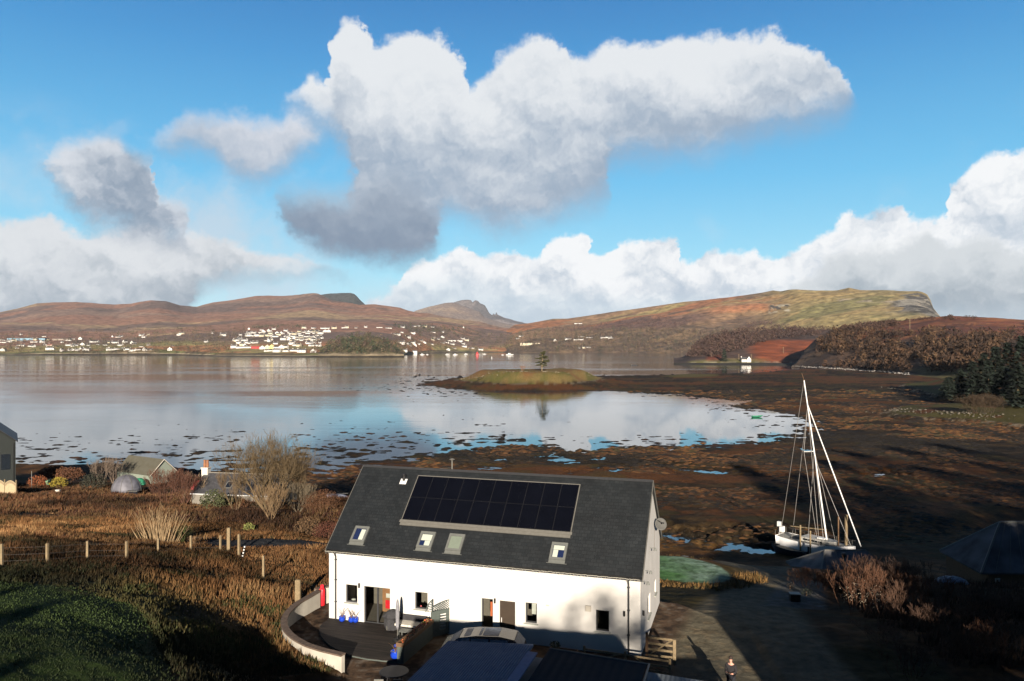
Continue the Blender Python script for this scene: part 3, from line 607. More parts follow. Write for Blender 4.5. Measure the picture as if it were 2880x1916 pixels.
def col_right(X, D, Z, T, px):
    c = pal(X, D, 420, 31, (0.19, 0.118, 0.066), (0.23, 0.18, 0.075), (0.23, 0.098, 0.045), (0.10, 0.066, 0.046))
    grass = pal(X, D, 240, 35, (0.20, 0.158, 0.07), (0.145, 0.132, 0.055), (0.22, 0.16, 0.07))
    c = c + (grass - c) * (sst(px, 2080, 2260))[..., None]
    low = pal(X, D, 90, 37, (0.095, 0.066, 0.046), (0.125, 0.085, 0.05), (0.06, 0.045, 0.034))
    wood = sst(T + fbm(X, D, 260, 4, 39) * .35, 1.12, 0.95) * sst(px, 2330, 2200)
    c = c + (low - c) * wood[..., None]
    midw = sst(np.abs(T - 1.28 - (px - 1900) * 0.0002 + fbm(X, D, 300, 4, 44) * .3), 0.20, 0.06) * sst(px, 1500, 1650) * sst(px, 2060, 1940)
    c = mix3(c, (0.085, 0.050, 0.042), midw * .85)
    org = sst(np.abs(T - 1.50 + fbm(X, D, 200, 4, 45) * .25), 0.13, 0.04) * sst(px, 1950, 2050) * sst(px, 2200, 2140)
    c = mix3(c, (0.28, 0.11, 0.05), org * .7)
    rock = sst(px, 2470, 2530) * sst(T, 1.25, 1.42) * sst(T, 1.96, 1.9) * sst(fbm(X, D, 90, 5, 46) + (px - 2520) * .0030, -0.14, -0.02)
    rk = pal(X, D, 46, 47, (0.080, 0.076, 0.070), (0.17, 0.16, 0.135), (0.022, 0.022, 0.022)); c = c + (rk - c) * rock[..., None]
    r2 = sst(np.abs(px - 2192), 34, 24) * sst(T, 1.36, 1.42) * sst(T, 1.62, 1.56); c = mix3(c, (0.30, 0.27, 0.20), r2 * sst(fbm(X * 3, D, 60, 4, 48), -.05, .03)); c = mix3(c, (0.05, 0.045, 0.04), r2 * sst(fbm(X * 3, D, 50, 4, 43), .02, .08))
    sc_ = sst(np.abs(T - 1.62), 0.07, 0.02) * sst(px, 2300, 2380) * sst(fbm(X, D, 50, 4, 49), -0.02, .08); c = mix3(c, (0.26, 0.22, 0.17), sc_ * .8)
    return c
hill('big_hill', [ringz([(1400, 3060), (1480, 3060), (1660, 3020), (1900, 2840), (2080, 2600), (2300, 2300), (2650, 2100), (2700, 2100)], -1.5),
     [(1400, 3200, 993), (1430, 3250, 972), (1500, 3300, 950), (1700, 3250, 938), (1950, 3100, 930), (2150, 2950, 928), (2300, 2700, 926), (2500, 2500, 915), (2646, 2400, 905), (2700, 2400, 905)],
     [(1400, 3600, 960), (1425, 3900, 928), (1448, 4100, 914.5), (1482, 4100, 910.5), (1512, 4100, 905), (1555, 4100, 897.6), (1597, 4050, 896.5), (1640, 4000, 890), (1682, 4000, 883.8), (1724, 3950, 877.4), (1792, 3900, 868), (1845, 3850, 860.5), (1920, 3800, 850), (1983, 3700, 843.5), (2047, 3650, 836), (2110, 3600, 828.6), (2149, 3550, 822.3), (2174, 3550, 818), (2195, 3550, 821), (2217, 3500, 816), (2238, 3450, 814), (2293, 3400, 817), (2355, 3400, 817), (2388, 3350, 809.7), (2418, 3300, 815.6), (2447, 3300, 818), (2492, 3200, 816), (2536, 3150, 818.6), (2581, 3100, 819.5), (2592, 3080, 822), (2608, 3050, 830.5), (2617, 3000, 845), (2625, 2950, 866), (2637, 2900, 881), (2646, 2850, 891), (2700, 2800, 905)]],
     bright=1.25, nrow=90, ncol=760, amp=0.20, seed=22, ns=420, colf=col_right, curve=[lambda t: t, lambda t: t])
def col_h4(X, D, Z, T, px):
    c = pal(X, D, 60, 51, (0.055, 0.036, 0.030), (0.040, 0.028, 0.024), (0.075, 0.045, 0.034))
    red = sst(fbm(X, D, 60, 4, 52) * 26 + px, 2095, 2140) * sst(T, 1.62 , 1.50) * sst(T, 0.5, .75); c = mix3(c, (0.215, 0.055, 0.018), red * .95)
    gg = sst(T, 1.12, 1.0) * sst(px, 1925, 1945); c = mix3(c, (0.15, 0.135, 0.045), gg * sst(px, 2180, 2120)); c = mix3(c, (0.19, 0.055, 0.028), sst(T, 1.02, 1.08) * sst(T, 1.22, 1.16) * sst(px, 1980, 1995) * sst(px, 2040, 2020))
    c = mix3(c, (0.32, 0.28, 0.20), sst(np.abs(T - 0.97), 0.05, 0.02) * sst(fbm(X, D, 8, 3, 53), 0, .1) * .8)
    c = mix3(c, (0.034, 0.028, 0.018), sst(T, 0.93, 0.86))
    return c
hill('headland', [ringz([(1895, 1085), (1925, 1050), (2000, 1010), (2300, 960), (2440, 960)], -0.4), ringz([(1895, 1100), (1925, 1092), (2000, 1092), (2300, 1080), (2440, 1080)], 2.2),
     [(1895, 1250, 1012), (1910, 1250, 1011), (1925, 1260, 1004), (1937, 1300, 989), (1951, 1350, 979), (1973, 1380, 961), (2005, 1420, 944), (2047, 1450, 937), (2089, 1480, 933), (2121, 1500, 931.5), (2174, 1520, 926), (2250, 1540, 927), (2300, 1540, 927), (2440, 1540, 925)]],
     nrow=26, ncol=220, amp=0.04, seed=33, ns=80, colf=col_h4, curve=[lambda t: t, lambda t: t ** 0.9])
def col_h5(X, D, Z, T, px):
    c = pal(X, D, 50, 61, (0.16, 0.052, 0.026), (0.21, 0.085, 0.036), (0.10, 0.038, 0.024))
    w = pal(X, D, 30, 65, (0.072, 0.044, 0.030), (0.048, 0.032, 0.025), (0.09, 0.058, 0.036))
    k = sst(T + fbm(X, D, 40, 4, 66) * .4 + (px - 2500) * 0.0, 1.60, 1.42); k = np.maximum(k, sst(px, 2420, 2360)); c = c + (w - c) * k[..., None]
    c = mix3(c, (0.34, 0.31, 0.26), sst(np.abs(T - 0.80), 0.16, 0.07) * sst(fbm(X, D, 5, 3, 67), -.02, .06)); c = mix3(c, (0.10, 0.085, 0.03), sst(px, 2540, 2600) * sst(T, 1.15, 1.0))
    return c
hill('right_headland', [ringz([(2225, 925), (2254, 900), (2340, 815), (2477, 730), (2560, 640), (2660, 560), (2760, 480), (3100, 400)], -0.3), ringz([(2225, 940), (2254, 912), (2340, 832), (2477, 748), (2560, 670), (2660, 600), (2760, 520), (3100, 440)], 2.4),
     [(2225, 960, 1030), (2240, 980, 1020), (2262, 1000, 985), (2290, 1010, 958), (2310, 1020, 942), (2346, 1040, 927), (2388, 1050, 919.6), (2447, 1050, 910.7), (2516, 1050, 906), (2566, 1050, 897), (2600, 1040, 893.5), (2643, 1030, 890.5), (2667, 1030, 889), (2744, 1000, 891.5), (2804, 980, 894.5), (2880, 950, 900), (3100, 900, 910)]],
     nrow=34, ncol=300, amp=0.05, seed=44, ns=60, colf=col_h5, curve=[lambda t: t, lambda t: t ** 0.92])

# ================================================================ materials for built things
M['render'] = plain('white_render', (0.54, 0.525, 0.495), 0.9, var=0.09, scale=0.6, bmp=0.12, dist=0.01)
M['cream'] = plain('cream_render', (0.42, 0.39, 0.33), 0.9, var=0.10, scale=1.5, bmp=0.2, dist=0.02)
M['anth'] = plain('anthracite', (0.035, 0.036, 0.038), 0.45, var=0.1)
M['grey'] = plain('grey_metal', (0.12, 0.125, 0.115), 0.5, var=0.08, spec=0.5)
M['lead'] = plain('flashing', (0.13, 0.125, 0.11), 0.45, var=0.1)
M['glass'] = plain('window_glass', (0.012, 0.016, 0.022), 0.06, var=0.1, spec=0.8)
M['blind'] = plain('blind', (0.42, 0.45, 0.38), 0.7, var=0.04)
M['blindg'] = plain('sage_blind', (0.16, 0.19, 0.15), 0.4, var=0.05, spec=0.6)
M['pv'] = plain('solar_glass', (0.003, 0.0035, 0.006), 0.12, var=0.15, scale=1.0, spec=0.45)
M['pvf'] = plain('panel_frame', (0.006, 0.0065, 0.009), 0.4)
M['red'] = plain('red_paint', (0.65, 0.02, 0.03), 0.35, var=0.06, spec=0.5)
M['blue'] = plain('blue_glaze', (0.012, 0.05, 0.42), 0.12, var=0.12, spec=0.7)
M['soil'] = plain('soil', (0.05, 0.032, 0.02), 0.95, var=0.3, scale=30)
M['wood'] = plain('weathered_wood', (0.20, 0.15, 0.085), 0.85, var=0.25, scale=9, bmp=0.3)
M['woodd'] = plain('dark_wood', (0.13, 0.075, 0.04), 0.85, var=0.25, scale=9, bmp=0.3)
M['deck'] = plain('decking', (0.060, 0.058, 0.052), 0.5, var=0.25, scale=2, spec=0.4)
M['sage'] = plain('grey_green_paint', (0.075, 0.092, 0.082), 0.6, var=0.1, scale=3)
M['stone'] = plain('stone_coping', (0.115, 0.080, 0.058), 0.9, var=0.3, scale=5, bmp=0.4)
M['black'] = plain('black', (0.012, 0.012, 0.013), 0.5, var=0.2)
M['fabric'] = plain('charcoal_fabric', (0.035, 0.035, 0.038), 0.95, var=0.2, bmp=0.3)
M['pale'] = plain('pale_cushion', (0.55, 0.52, 0.45), 0.9)
M['skin'] = plain('skin', (0.55, 0.29, 0.21), 0.6, var=0.05)
M['pot'] = plain('terracotta', (0.24, 0.11, 0.055), 0.85, var=0.2)
M['white'] = plain('white_paint', (0.66, 0.66, 0.64), 0.4, var=0.06)
M['orange'] = plain('orange', (0.60, 0.14, 0.05), 0.6)
M['teal'] = plain('teal', (0.03, 0.30, 0.28), 0.6)
M['green'] = plain('green_paint', (0.02, 0.17, 0.09), 0.6)
M['mint'] = plain('mint', (0.28, 0.55, 0.33), 0.5)
M['wire'] = plain('wire', (0.16, 0.15, 0.14), 0.5)
def slate(name, c1, c2, c3, rows=4.3, bw=0.5, axis=True):
    m, nt, b = nmat(name)
    t = N(nt, 'ShaderNodeTexCoord')
    br = N(nt, 'ShaderNodeTexBrick', {'Vector': t.outputs['UV'], 'Color1': (*c1, 1), 'Color2': (*c2, 1), 'Mortar': (*c3, 1), 'Scale': 1.0, 'Mortar Size': 0.012, 'Brick Width': 0.30, 'Row Height': 0.22, 'Bias': 0.0})
    n = N(nt, 'ShaderNodeTexNoise', {'Vector': t.outputs['UV'], 'Scale': 0.7, 'Detail': 6.0, 'Roughness': 0.7})
    mr = N(nt, 'ShaderNodeMapRange', {'Value': n.outputs[0], 1: 0.3, 2: 0.7, 3: 0.50, 4: 1.0})
    v = N(nt, 'ShaderNodeVectorMath', {0: br.outputs['Color'], 3: mr.outputs[0]}, operation='SCALE'); nt.links.new(v.outputs[0], b.inputs['Base Color'])
    b.inputs['Roughness'].default_value = 0.55; b.inputs['Specular IOR Level'].default_value = 0.4
    bump(nt, b, br.outputs['Fac'], -0.5, 0.015)
    return m
M['slate'] = slate('roof_slates', (0.0075, 0.0098, 0.0112), (0.0135, 0.0158, 0.0172), (0.004, 0.005, 0.006))
M['slate2'] = slate('weathered_slates', (0.045, 0.045, 0.05), (0.065, 0.065, 0.07), (0.02, 0.02, 0.02))
def corr(name, c, frost=0.0, pitch=0.09, rough=0.5):
    m, nt, b = nmat(name); t = N(nt, 'ShaderNodeTexCoord')
    sp = N(nt, 'ShaderNodeSeparateXYZ', {0: t.outputs['UV']}); s = N(nt, 'ShaderNodeMath', {0: sp.outputs[0], 1: 2 * math.pi / pitch}, operation='MULTIPLY'); s2 = N(nt, 'ShaderNodeMath', {0: s.outputs[0]}, operation='SINE')
    n = N(nt, 'ShaderNodeTexNoise', {'Vector': t.outputs['UV'], 'Scale': 1.3, 'Detail': 6.0, 'Roughness': 0.7})
    n2 = N(nt, 'ShaderNodeTexNoise', {'Vector': t.outputs['UV'], 'Scale': 24.0, 'Detail': 2.0})
    f = N(nt, 'ShaderNodeMapRange', {'Value': n.outputs[0], 1: 0.35, 2: 0.7, 3: frost * 0.5, 4: frost})
    sp_ = N(nt, 'ShaderNodeMapRange', {'Value': n2.outputs[0], 1: 0.70, 2: 0.74}); 
    f2 = N(nt, 'ShaderNodeMath', {0: f.outputs[0], 1: N(nt, 'ShaderNodeMath', {0: sp_.outputs[0], 1: frost * 0.9}, operation='MULTIPLY').outputs[0]}, operation='MAXIMUM')
    mx = N(nt, 'ShaderNodeMix', {0: f2.outputs[0], 6: (*c, 1), 7: (0.62, 0.66, 0.70, 1)}, data_type='RGBA'); nt.links.new(mx.outputs[2], b.inputs['Base Color'])
    b.inputs['Roughness'].default_value = max(rough, .75); b.inputs['Specular IOR Level'].default_value = .08; bump(nt, b, s2.outputs[0], 0.6, 0.02)
    return m
M['frostroof'] = corr('frosted_sheet', (0.035, 0.065, 0.12), 0.16, 0.12)
M['darkroof'] = corr('dark_felt', (0.012, 0.013, 0.016), 0.02, 0.4, 0.8)
M['ribbed'] = corr('ribbed_sheet', (0.10, 0.12, 0.125), 0.15, 0.20)
M['oldroof'] = corr('old_sheet', (0.050, 0.045, 0.027), 0.05, 0.25, 0.8)
M['tarproof'] = plain('grey_roofing', (0.085, 0.09, 0.10), .85, var=.5, scale=.55, bmp=.6, dist=.1, spec=.1); M['hutroof'] = plain('hut_roofing', (0.15, 0.15, 0.155), .85, var=.4, scale=.8, bmp=.5, dist=.08, spec=.1)
def roof_mesh(name, quads, mat, parent=None, th=0.12, origin=None, **k):
    """sloping slabs with true thickness; UV in metres: u along the eave, v up the slope"""
    vs, fs, uv = [], [], []
    for q in quads:
        q = [Vector(p) for p in q]; n = (q[1] - q[0]).cross(q[3] - q[0]).normalized(); b = len(vs)
        vs += [tuple(p) for p in q] + [tuple(p - n * th) for p in q]
        ux = (q[1] - q[0]).normalized(); uy = n.cross(ux)
        fs += [(b, b + 1, b + 2, b + 3), (b + 7, b + 6, b + 5, b + 4), (b, b + 4, b + 5, b + 1), (b + 1, b + 5, b + 6, b + 2), (b + 2, b + 6, b + 7, b + 3), (b + 3, b + 7, b + 4, b)]
        uv.append((b, q[0], ux, uy))
    o = new_mesh(name, vs, fs, mat, parent, **k); me = o.data; ul = me.uv_layers.new(name='UVMap')
    for l in me.loops:
        vi = l.vertex_index
        for b, o0, ux, uy in uv:
            if b <= vi < b + 8: w = Vector(vs[vi]) - o0; ul.data[l.index].uv = (w.dot(ux), w.dot(uy))
    return o

# ================================================================ the white house
house = thing('white_house', 'white rendered house with dark slate roof, black solar panels and four roof windows', 'house', (HA[0], HA[1], ZG), HTH)
def wall_pt(px, py=None):
    """front wall: position along it under a column, height under a row"""
    k = (px - CX) / F; s = (k * HA[1] - HA[0]) / (HU[0] - k * HU[1]); Y = HA[1] + HU[1] * s
    return (s, None if py is None else CH - (py - HY) * Y / F - ZG)
SLP = (HR_ - HE) / (HW / 2)
def roof_pt(px, py):
    """front slope: position along the eave and inward under a pixel"""
    d = np.array([(px - CX) / F, 1.0, -(py - HY) / F]); o = np.array([-HA[0], -HA[1], CH - ZG])
    du, dv = d[:2] @ HU, d[:2] @ HV; ou, ov = o[:2] @ HU, o[:2] @ HV
    t = (HE + 0.14 + SLP * ov - o[2]) / (d[2] - SLP * dv)
    return ou + du * t, ov + dv * t
OPEN = []   # openings in the front wall: s0, s1, z0, z1
def opening(x0, x1, yt, yb, floor=False):
    s0, s1 = wall_pt(x0)[0], wall_pt(x1)[0]; xm = (x0 + x1) / 2
    return (s0, s1, 0.04 if floor else wall_pt(xm, yb)[1], wall_pt(xm, yt)[1])
W1 = opening(972.5, 1005, 1645, 1695); FD = opening(1023.5, 1097, 1652, 1749, True); W2 = opening(1167, 1202.5, 1666, 1714)
W3 = opening(1354.5, 1386.5, 1684, 1760, True); DD = opening(1405, 1449, 1691, 1780, True); W4 = opening(1478, 1510, 1696, 1753); W5 = opening(1676, 1713, 1717, 1776)
OPEN = [W1, FD, W2, W3, DD, W4, W5]
GWIN = [(2.9, 4.1, 1.0, 2.15), (6.2, 6.9, 1.3, 2.1)]      # openings in the right gable: along it, height
def walled(mb, ops, length, top, put_, thick=0.3):
    """wall with real openings: outer face, inner face and reveals"""
    xs = sorted({0, length, *[o[0] for o in ops], *[o[1] for o in ops]}); zs = sorted({0, top, *[o[2] for o in ops], *[o[3] for o in ops]})
    for a, b in zip(xs, xs[1:]):
        for c, d in zip(zs, zs[1:]):
            if any(o[0] <= (a + b) / 2 <= o[1] and o[2] <= (c + d) / 2 <= o[3] for o in ops): continue
            mb.add([put_(a, 0, c), put_(b, 0, c), put_(b, 0, d), put_(a, 0, d)], [(0, 1, 2, 3)])
    for s0, s1, c, d in ops:
        for q in (((s0, 0, c), (s0, thick, c), (s0, thick, d), (s0, 0, d)), ((s1, 0, c), (s1, 0, d), (s1, thick, d), (s1, thick, c)), ((s0, 0, d), (s0, thick, d), (s1, thick, d), (s1, 0, d)), ((s0, 0, c), (s1, 0, c), (s1, thick, c), (s0, thick, c))):
            mb.add([put_(*p) for p in q], [(0, 1, 2, 3)])
mb = MB()
walled(mb, OPEN, HL, HE, lambda s, t, z: (s, t, z)); walled(mb, GWIN, HW, HE, lambda s, t, z: (HL - t, s, z))
mb.add([(HL, 0, HE), (HL, HW, HE), (HL, HW / 2, HR_ - 0.02)], [(0, 1, 2)]); mb.add([(0, 0, 0), (0, 0, HE), (0, HW / 2, HR_ - 0.02), (0, HW, HE), (0, HW, 0)], [(0, 1, 2, 3, 4)])
mb.add([(0, HW, 0), (0, HW, HE), (HL, HW, HE), (HL, HW, 0)], [(0, 1, 2, 3)])
mb.build('wall', M['render'], house)
mb = MB(); mb.box(0.01, 0.32, 0.03, HL - .32, HW - .01, 0.05); mb.box(0.02, 3.2, 0.05, HL - .33, 3.3, 2.7); mb.box(0.02, 0.33, 2.7, HL - .33, HW - .02, 2.72)
mb.build('interior', plain('interior', (0.16, 0.13, 0.10), 0.9), house)
OV, EO = 0.12, 0.16; zt = HE + 0.14
roof = roof_mesh('roof', [[(-OV, -EO, zt - SLP * EO), (HL + OV, -EO, zt - SLP * EO), (HL + OV, HW / 2, zt + SLP * HW / 2), (-OV, HW / 2, zt + SLP * HW / 2)],
                          [(HL + OV, HW + EO, zt - SLP * EO), (-OV, HW + EO, zt - SLP * EO), (-OV, HW / 2 + .002, zt + SLP * HW / 2), (HL + OV, HW / 2 + .002, zt + SLP * HW / 2)]], M['slate'], house, th=0.14)
zr = zt + SLP * HW / 2
mb = MB()
for sgn in (-1, 1): mb.add([(-OV, HW / 2, zr + .05), (HL + OV, HW / 2, zr + .05), (HL + OV, HW / 2 + sgn * .14, zr - .08), (-OV, HW / 2 + sgn * .14, zr - .08)], [(0, 1, 2, 3)])
mb.build('ridge_tiles', M['anth'], roof)
for x in (-OV - .03, HL + OV + .002):   # bargeboards
    for a, b_ in (((x, -EO, zt - SLP * EO), (x, HW / 2, zr)), ((x, HW + EO, zt - SLP * EO), (x, HW / 2, zr))):
        MB().add([(a[0], a[1], a[2] + .02), (b_[0], b_[1], b_[2] + .02), (b_[0], b_[1], b_[2] - .20), (a[0], a[1], a[2] - .20), (a[0] + .028, a[1], a[2] + .02), (b_[0] + .028, b_[1], b_[2] + .02), (b_[0] + .028, b_[1], b_[2] - .20), (a[0] + .028, a[1], a[2] - .20)],
               [(0, 1, 2, 3), (7, 6, 5, 4), (0, 4, 5, 1), (2, 6, 7, 3), (1, 5, 6, 2), (0, 3, 7, 4)]).build('bargeboard', M['lead'], roof)

ez = zt - SLP * EO - 0.12
mb = MB(); 
for y in (-EO - .06, HW + EO + .06): mb.tube([(-OV, y, ez), (HL + OV, y, ez)], 0.065, 8)
mb.build('gutter', M['anth'], house)
for i, px in enumerate((945.5, 1768.4)):
    s = wall_pt(px)[0]; mb = MB(); mb.tube([(s, -EO - .04, ez), (s, -EO - .02, ez - .12), (s, -.07, ez - .3), (s, -.07, 0.03)], 0.045, 8)
    for z in (1.1, 2.4, 3.6): mb.box(s - .07, -.09, z, s + .07, -.001, z + .05)
    mb.build('downpipe', M['anth'], house)
mb = MB(); r2 = random.Random(3)     # icicle lights along the eave
s = -OV
while s < HL:
    mb.tube([(s, -EO - .14, ez + .05), (s + .2, -EO - .145, ez + .02 + r2.random() * .05)], .007, 3)
    if r2.random() < .8: mb.tube([(s + .1, -EO - .145, ez + .04), (s + .1 + r2.uniform(-.06, .06), -EO - .15, ez + .04 - r2.uniform(.05, .22))], .007, 3)
    s += .19
ic = mb.build('string_lights', plain('pale_cable', (0.55, 0.52, 0.42), 0.6), house)
def window(parent, s0, s1, z0, z1, mullion=0, y=0.10, frame='anth', inside=None, sill=True, tf=None, name='window'):
    w = (lambda p: p) if tf is None else tf
    mb = MB(); f = 0.055
    def bx(a, b, c, d, y0, y1):
        mb.add([w(p) for p in [(a, y0, c), (b, y0, c), (b, y1, c), (a, y1, c), (a, y0, d), (b, y0, d), (b, y1, d), (a, y1, d)]], [(0, 3, 2, 1), (4, 5, 6, 7), (0, 1, 5, 4), (1, 2, 6, 5), (2, 3, 7, 6), (3, 0, 4, 7)])
    bx(s0, s0 + f, z0, z1, y, y + .07); bx(s1 - f, s1, z0, z1, y, y + .07); bx(s0 + f, s1 - f, z0, z0 + f * 1.3, y + .002, y + .072); bx(s0 + f, s1 - f, z1 - f, z1, y + .002, y + .072)
    for k in range(mullion):
        x = s0 + (s1 - s0) * (k + 1) / (mullion + 1); bx(x - .05, x + .05, z0 + f * 1.3, z1 - f, y + .004, y + .068)
    fr = mb.build(name, M[frame], parent)
    mb = MB(); mb.add([w(p) for p in [(s0 + f, y + .04, z0 + f), (s1 - f, y + .04, z0 + f), (s1 - f, y + .04, z1 - f), (s0 + f, y + .04, z1 - f)]], [(0, 1, 2, 3)])
    m_, nt_, b_ = (None, None, None)
    mb.build('pane', M['pane'], fr)
    if sill:
        mb = MB(); vs = []
        a, b, c, d = s0 - .09, s1 + .09, z0 - .07, z0 - .002
        mb.add([w(p) for p in [(a, -.09, c), (b, -.09, c), (b, y, c), (a, y, c), (a, -.09, d - .02), (b, -.09, d - .02), (b, y, d), (a, y, d)]], [(0, 3, 2, 1), (4, 5, 6, 7), (0, 1, 5, 4), (1, 2, 6, 5), (2, 3, 7, 6), (3, 0, 4, 7)])
        mb.build('sill', M['sill'], fr)
    return fr
m, nt, b = nmat('pane')
nt.nodes.remove(b); g1 = N(nt, 'ShaderNodeBsdfGlossy', {'Roughness': 0.02, 'Color': (0.9, 0.95, 1, 1)}); t1 = N(nt, 'ShaderNodeBsdfTransparent', {'Color': (0.75, 0.8, 0.8, 1)}); fz = N(nt, 'ShaderNodeFresnel', {'IOR': 1.5})
mx = N(nt, 'ShaderNodeMixShader', {0: fz.outputs[0], 1: t1.outputs[0], 2: g1.outputs[0]}); nt.links.new(mx.outputs[0], [n for n in nt.nodes if n.type == 'OUTPUT_MATERIAL'][0].inputs[0]); M['pane'] = m
M['sill'] = plain('stone_sill', (0.33, 0.34, 0.30), 0.8)
window(house, *W1); window(house, *FD, mullion=1, sill=False, name='patio_door'); window(house, *W2); window(house, *W3, sill=False, name='glazed_panel'); window(house, *W4); window(house, *W5)
gt = lambda p: (HL - p[1], p[0], p[2])
for g_ in GWIN: window(house, *g_, tf=gt)
# front door with panels and a handle
mb = MB(); s0, s1, z0, z1 = DD; mb.box(s0, .08, z0, s1, .14, z1); mb.box(s0 + .12, .07, z0 + .15, s1 - .12, .081, z0 + .95); mb.box(s0 + .12, .07, z0 + 1.1, s1 - .12, .081, z1 - .12)
dr = mb.build('door', plain('brown_door', (0.045, 0.032, 0.022), 0.35, spec=0.6), house)
mb = MB(); mb.tube([(s0 + .1, .05, 1.0), (s0 + .1, .05, 1.25)], .018, 6); mb.box(s0 + .08, .05, 1.1, s0 + .12, .08, 1.16); mb.build('handle', M['white'], dr)
# things seen through the glass stay part of the rooms
mb = MB(); mb.box(FD[0] + .75, .9, .5, FD[1] - .1, 1.0, 1.9); mb.mat(1).box(FD[0] + .95, .885, .7, FD[1] - .25, .899, 1.2); mb.mat(2).box(FD[0] + 1.0, .87, 1.35, FD[1] - .2, .884, 1.6); mb.mat(3).box(W3[0] + .35, .5, 1.1, W3[1] - .05, .55, 1.9)
mb.mat(2).lathe([(.05, 0), (.14, .1), (.12, .3), (.02, .32)], (W1[0] + .3, .4, .95), 8); mb.box(W1[0] + .15, .33, .88, W1[1] - .1, .42, .97); mb.mat(1).lathe([(.04, 0), (.12, .1), (.03, .3)], (W2[0] + .2, .4, 1.0), 8); mb.mat(4).lathe([(.04, 0), (.1, .1), (.03, .25)], (W2[1] - .2, .4, 1.0), 8)
mb.mat(2).box(W4[0] + .28, .3, W4[2] + .4, W4[0] + .52, .34, W4[3] - .1)
mb.build('room_contents', [plain('shelf', (0.30, 0.14, 0.06)), M['red'], M['pale'], M['orange'], M['teal']], house)
mb = MB(); k = 0
while W4[2] + .1 + k * .06 < W4[3] - .1: mb.box(W4[0] + .55, .26, W4[2] + .1 + k * .06, W4[1] - .06, .30, W4[2] + .13 + k * .06); k += 1
mb.build('venetian_blind', M['blind'], house)
# wall lamps, vent, sockets
for px, py in ((1011.7, 1646), (1393, 1689), (1756.5, 1725)):
    s, z = wall_pt(px, py); mb = MB(); mb.lathe([(.055, -.13), (.055, .13)], (s, -.09, z), 10); mb.box(s - .03, -.05, z - .05, s + .03, -.001, z + .05); mb.build('wall_lamp', M['black'], house)
s, z = wall_pt(1655, 1711); MB().box(s - .15, -.10, z - .15, s + .15, -.001, z + .15).build('vent_box', M['cream'], house)
s, z = wall_pt(1540, 1703); MB().box(s - .09, -.03, z - .03, s + .09, -.001, z + .03).build('vent_grille', M['cream'], house)
MB().lathe([(.055, -.13), (.055, .13)], (HL + .09, .55, 2.15), 10).build('wall_lamp', M['black'], house)
for t_, z_ in ((.75, 3.75), (3.9, 4.75), (1.9, 4.0)):
    mb = MB(); mb.tube([(HL + .001, t_, z_), (HL + .30, t_, z_)], .025, 6); mb.lathe([(.09, -.10), (.05, .06)], (HL + .30, t_, z_ - .04), 10); mb.build('wall_lamp', M['grey'], house)
mb = MB(); mb.tube([(HL + .02, 6.0, 5.3), (HL + .02, 6.0, 4.0)], .02, 6); mb.build('cable', M['wire'], house)
# satellite dish
M['dishg'] = plain('dish_grey', (0.075, 0.075, 0.07), .7)
mb = MB(); mb.tube([(HL, 6.1, 5.6), (HL + .28, 6.0, 5.62), (HL + .36, 5.95, 5.75)], .022, 6)
ds = mb.build('satellite_dish', M['grey'], house)
mb = MB(); ax = Vector((0.45, -0.80, 0.35)).normalized(); u = ax.orthogonal().normalized(); w = ax.cross(u); c0 = Vector((HL + .42, 5.75, 5.72)); vs = [c0 - ax * .06]; fs = []
for j, (r_, h_) in enumerate([(.14, -.05), (.26, -.02), (.36, .03), (.37, .02)]):
    for k in range(18): a = 2 * math.pi * k / 18; vs.append(c0 + ax * h_ + (u * math.cos(a) + w * math.sin(a)) * r_)
for k in range(18): fs.append((0, 1 + k, 1 + (k + 1) % 18))
for j in range(3):
    for k in range(18): fs.append((1 + j * 18 + k, 1 + (j + 1) * 18 + k, 1 + (j + 1) * 18 + (k + 1) % 18, 1 + j * 18 + (k + 1) % 18))
mb.add(vs, fs); mb.build('dish', M['dishg'], ds, smooth=True)
mb = MB(); mb.tube([tuple(c0 - w * .3), tuple(c0 + ax * .42)], .015, 5); mb.box(*(c0 + ax * .42 - Vector((.04, .04, .04))), *(c0 + ax * .42 + Vector((.04, .04, .04)))); mb.build('feed_arm', M['black'], ds)
# roof frame: local axes on the slope
sa = math.atan(SLP); ca, sn = math.cos(sa), math.sin(sa)
def on_roof(s, d, h=0.0): return (s, d * ca - sn * h, zt + d * sn + ca * h)   # d metres up the slope from the wall line
def rp(px, py): s, t = roof_pt(px, py); return s, t / ca
def rbox(mb, s0, s1, d0, d1, h0, h1):
    mb.add([on_roof(*q) for q in [(s0, d0, h0), (s1, d0, h0), (s1, d1, h0), (s0, d1, h0), (s0, d0, h1), (s1, d0, h1), (s1, d1, h1), (s0, d1, h1)]], [(0, 3, 2, 1), (4, 5, 6, 7), (0, 1, 5, 4), (1, 2, 6, 5), (2, 3, 7, 6), (3, 0, 4, 7)])
# solar array: ten columns, two rows
q = [rp(1179.7, 1340), rp(1629.6, 1366.7), rp(1131, 1461), rp(1604, 1499)]
ps0 = (q[0][0] + q[2][0]) / 2; ps1 = (q[1][0] + q[3][0]) / 2; pd1 = (q[0][1] + q[1][1]) / 2; pd0 = (q[2][1] + q[3][1]) / 2
mb = MB(); rbox(mb, ps0 - .06, ps1 + .06, pd0 - .02, pd1 + .07, .003, .05); rbox(mb, ps0 - .05, ps1 + .05, pd0 - .38, pd0 - .03, .003, .045); rbox(mb, ps0 - .12, ps1 + .12, pd0 - .20, pd0 - .022, .05, .075)
arr = mb.build('solar_array_flashing', M['lead'], house)
mb = MB(); rbox(mb, ps0 - .01, ps1 + .01, pd0 - .01, pd1 + .01, .0505, .054); mb.build('backing', M['black'], arr)
cw_, ch_ = (ps1 - ps0) / 10, (pd1 - pd0) / 2
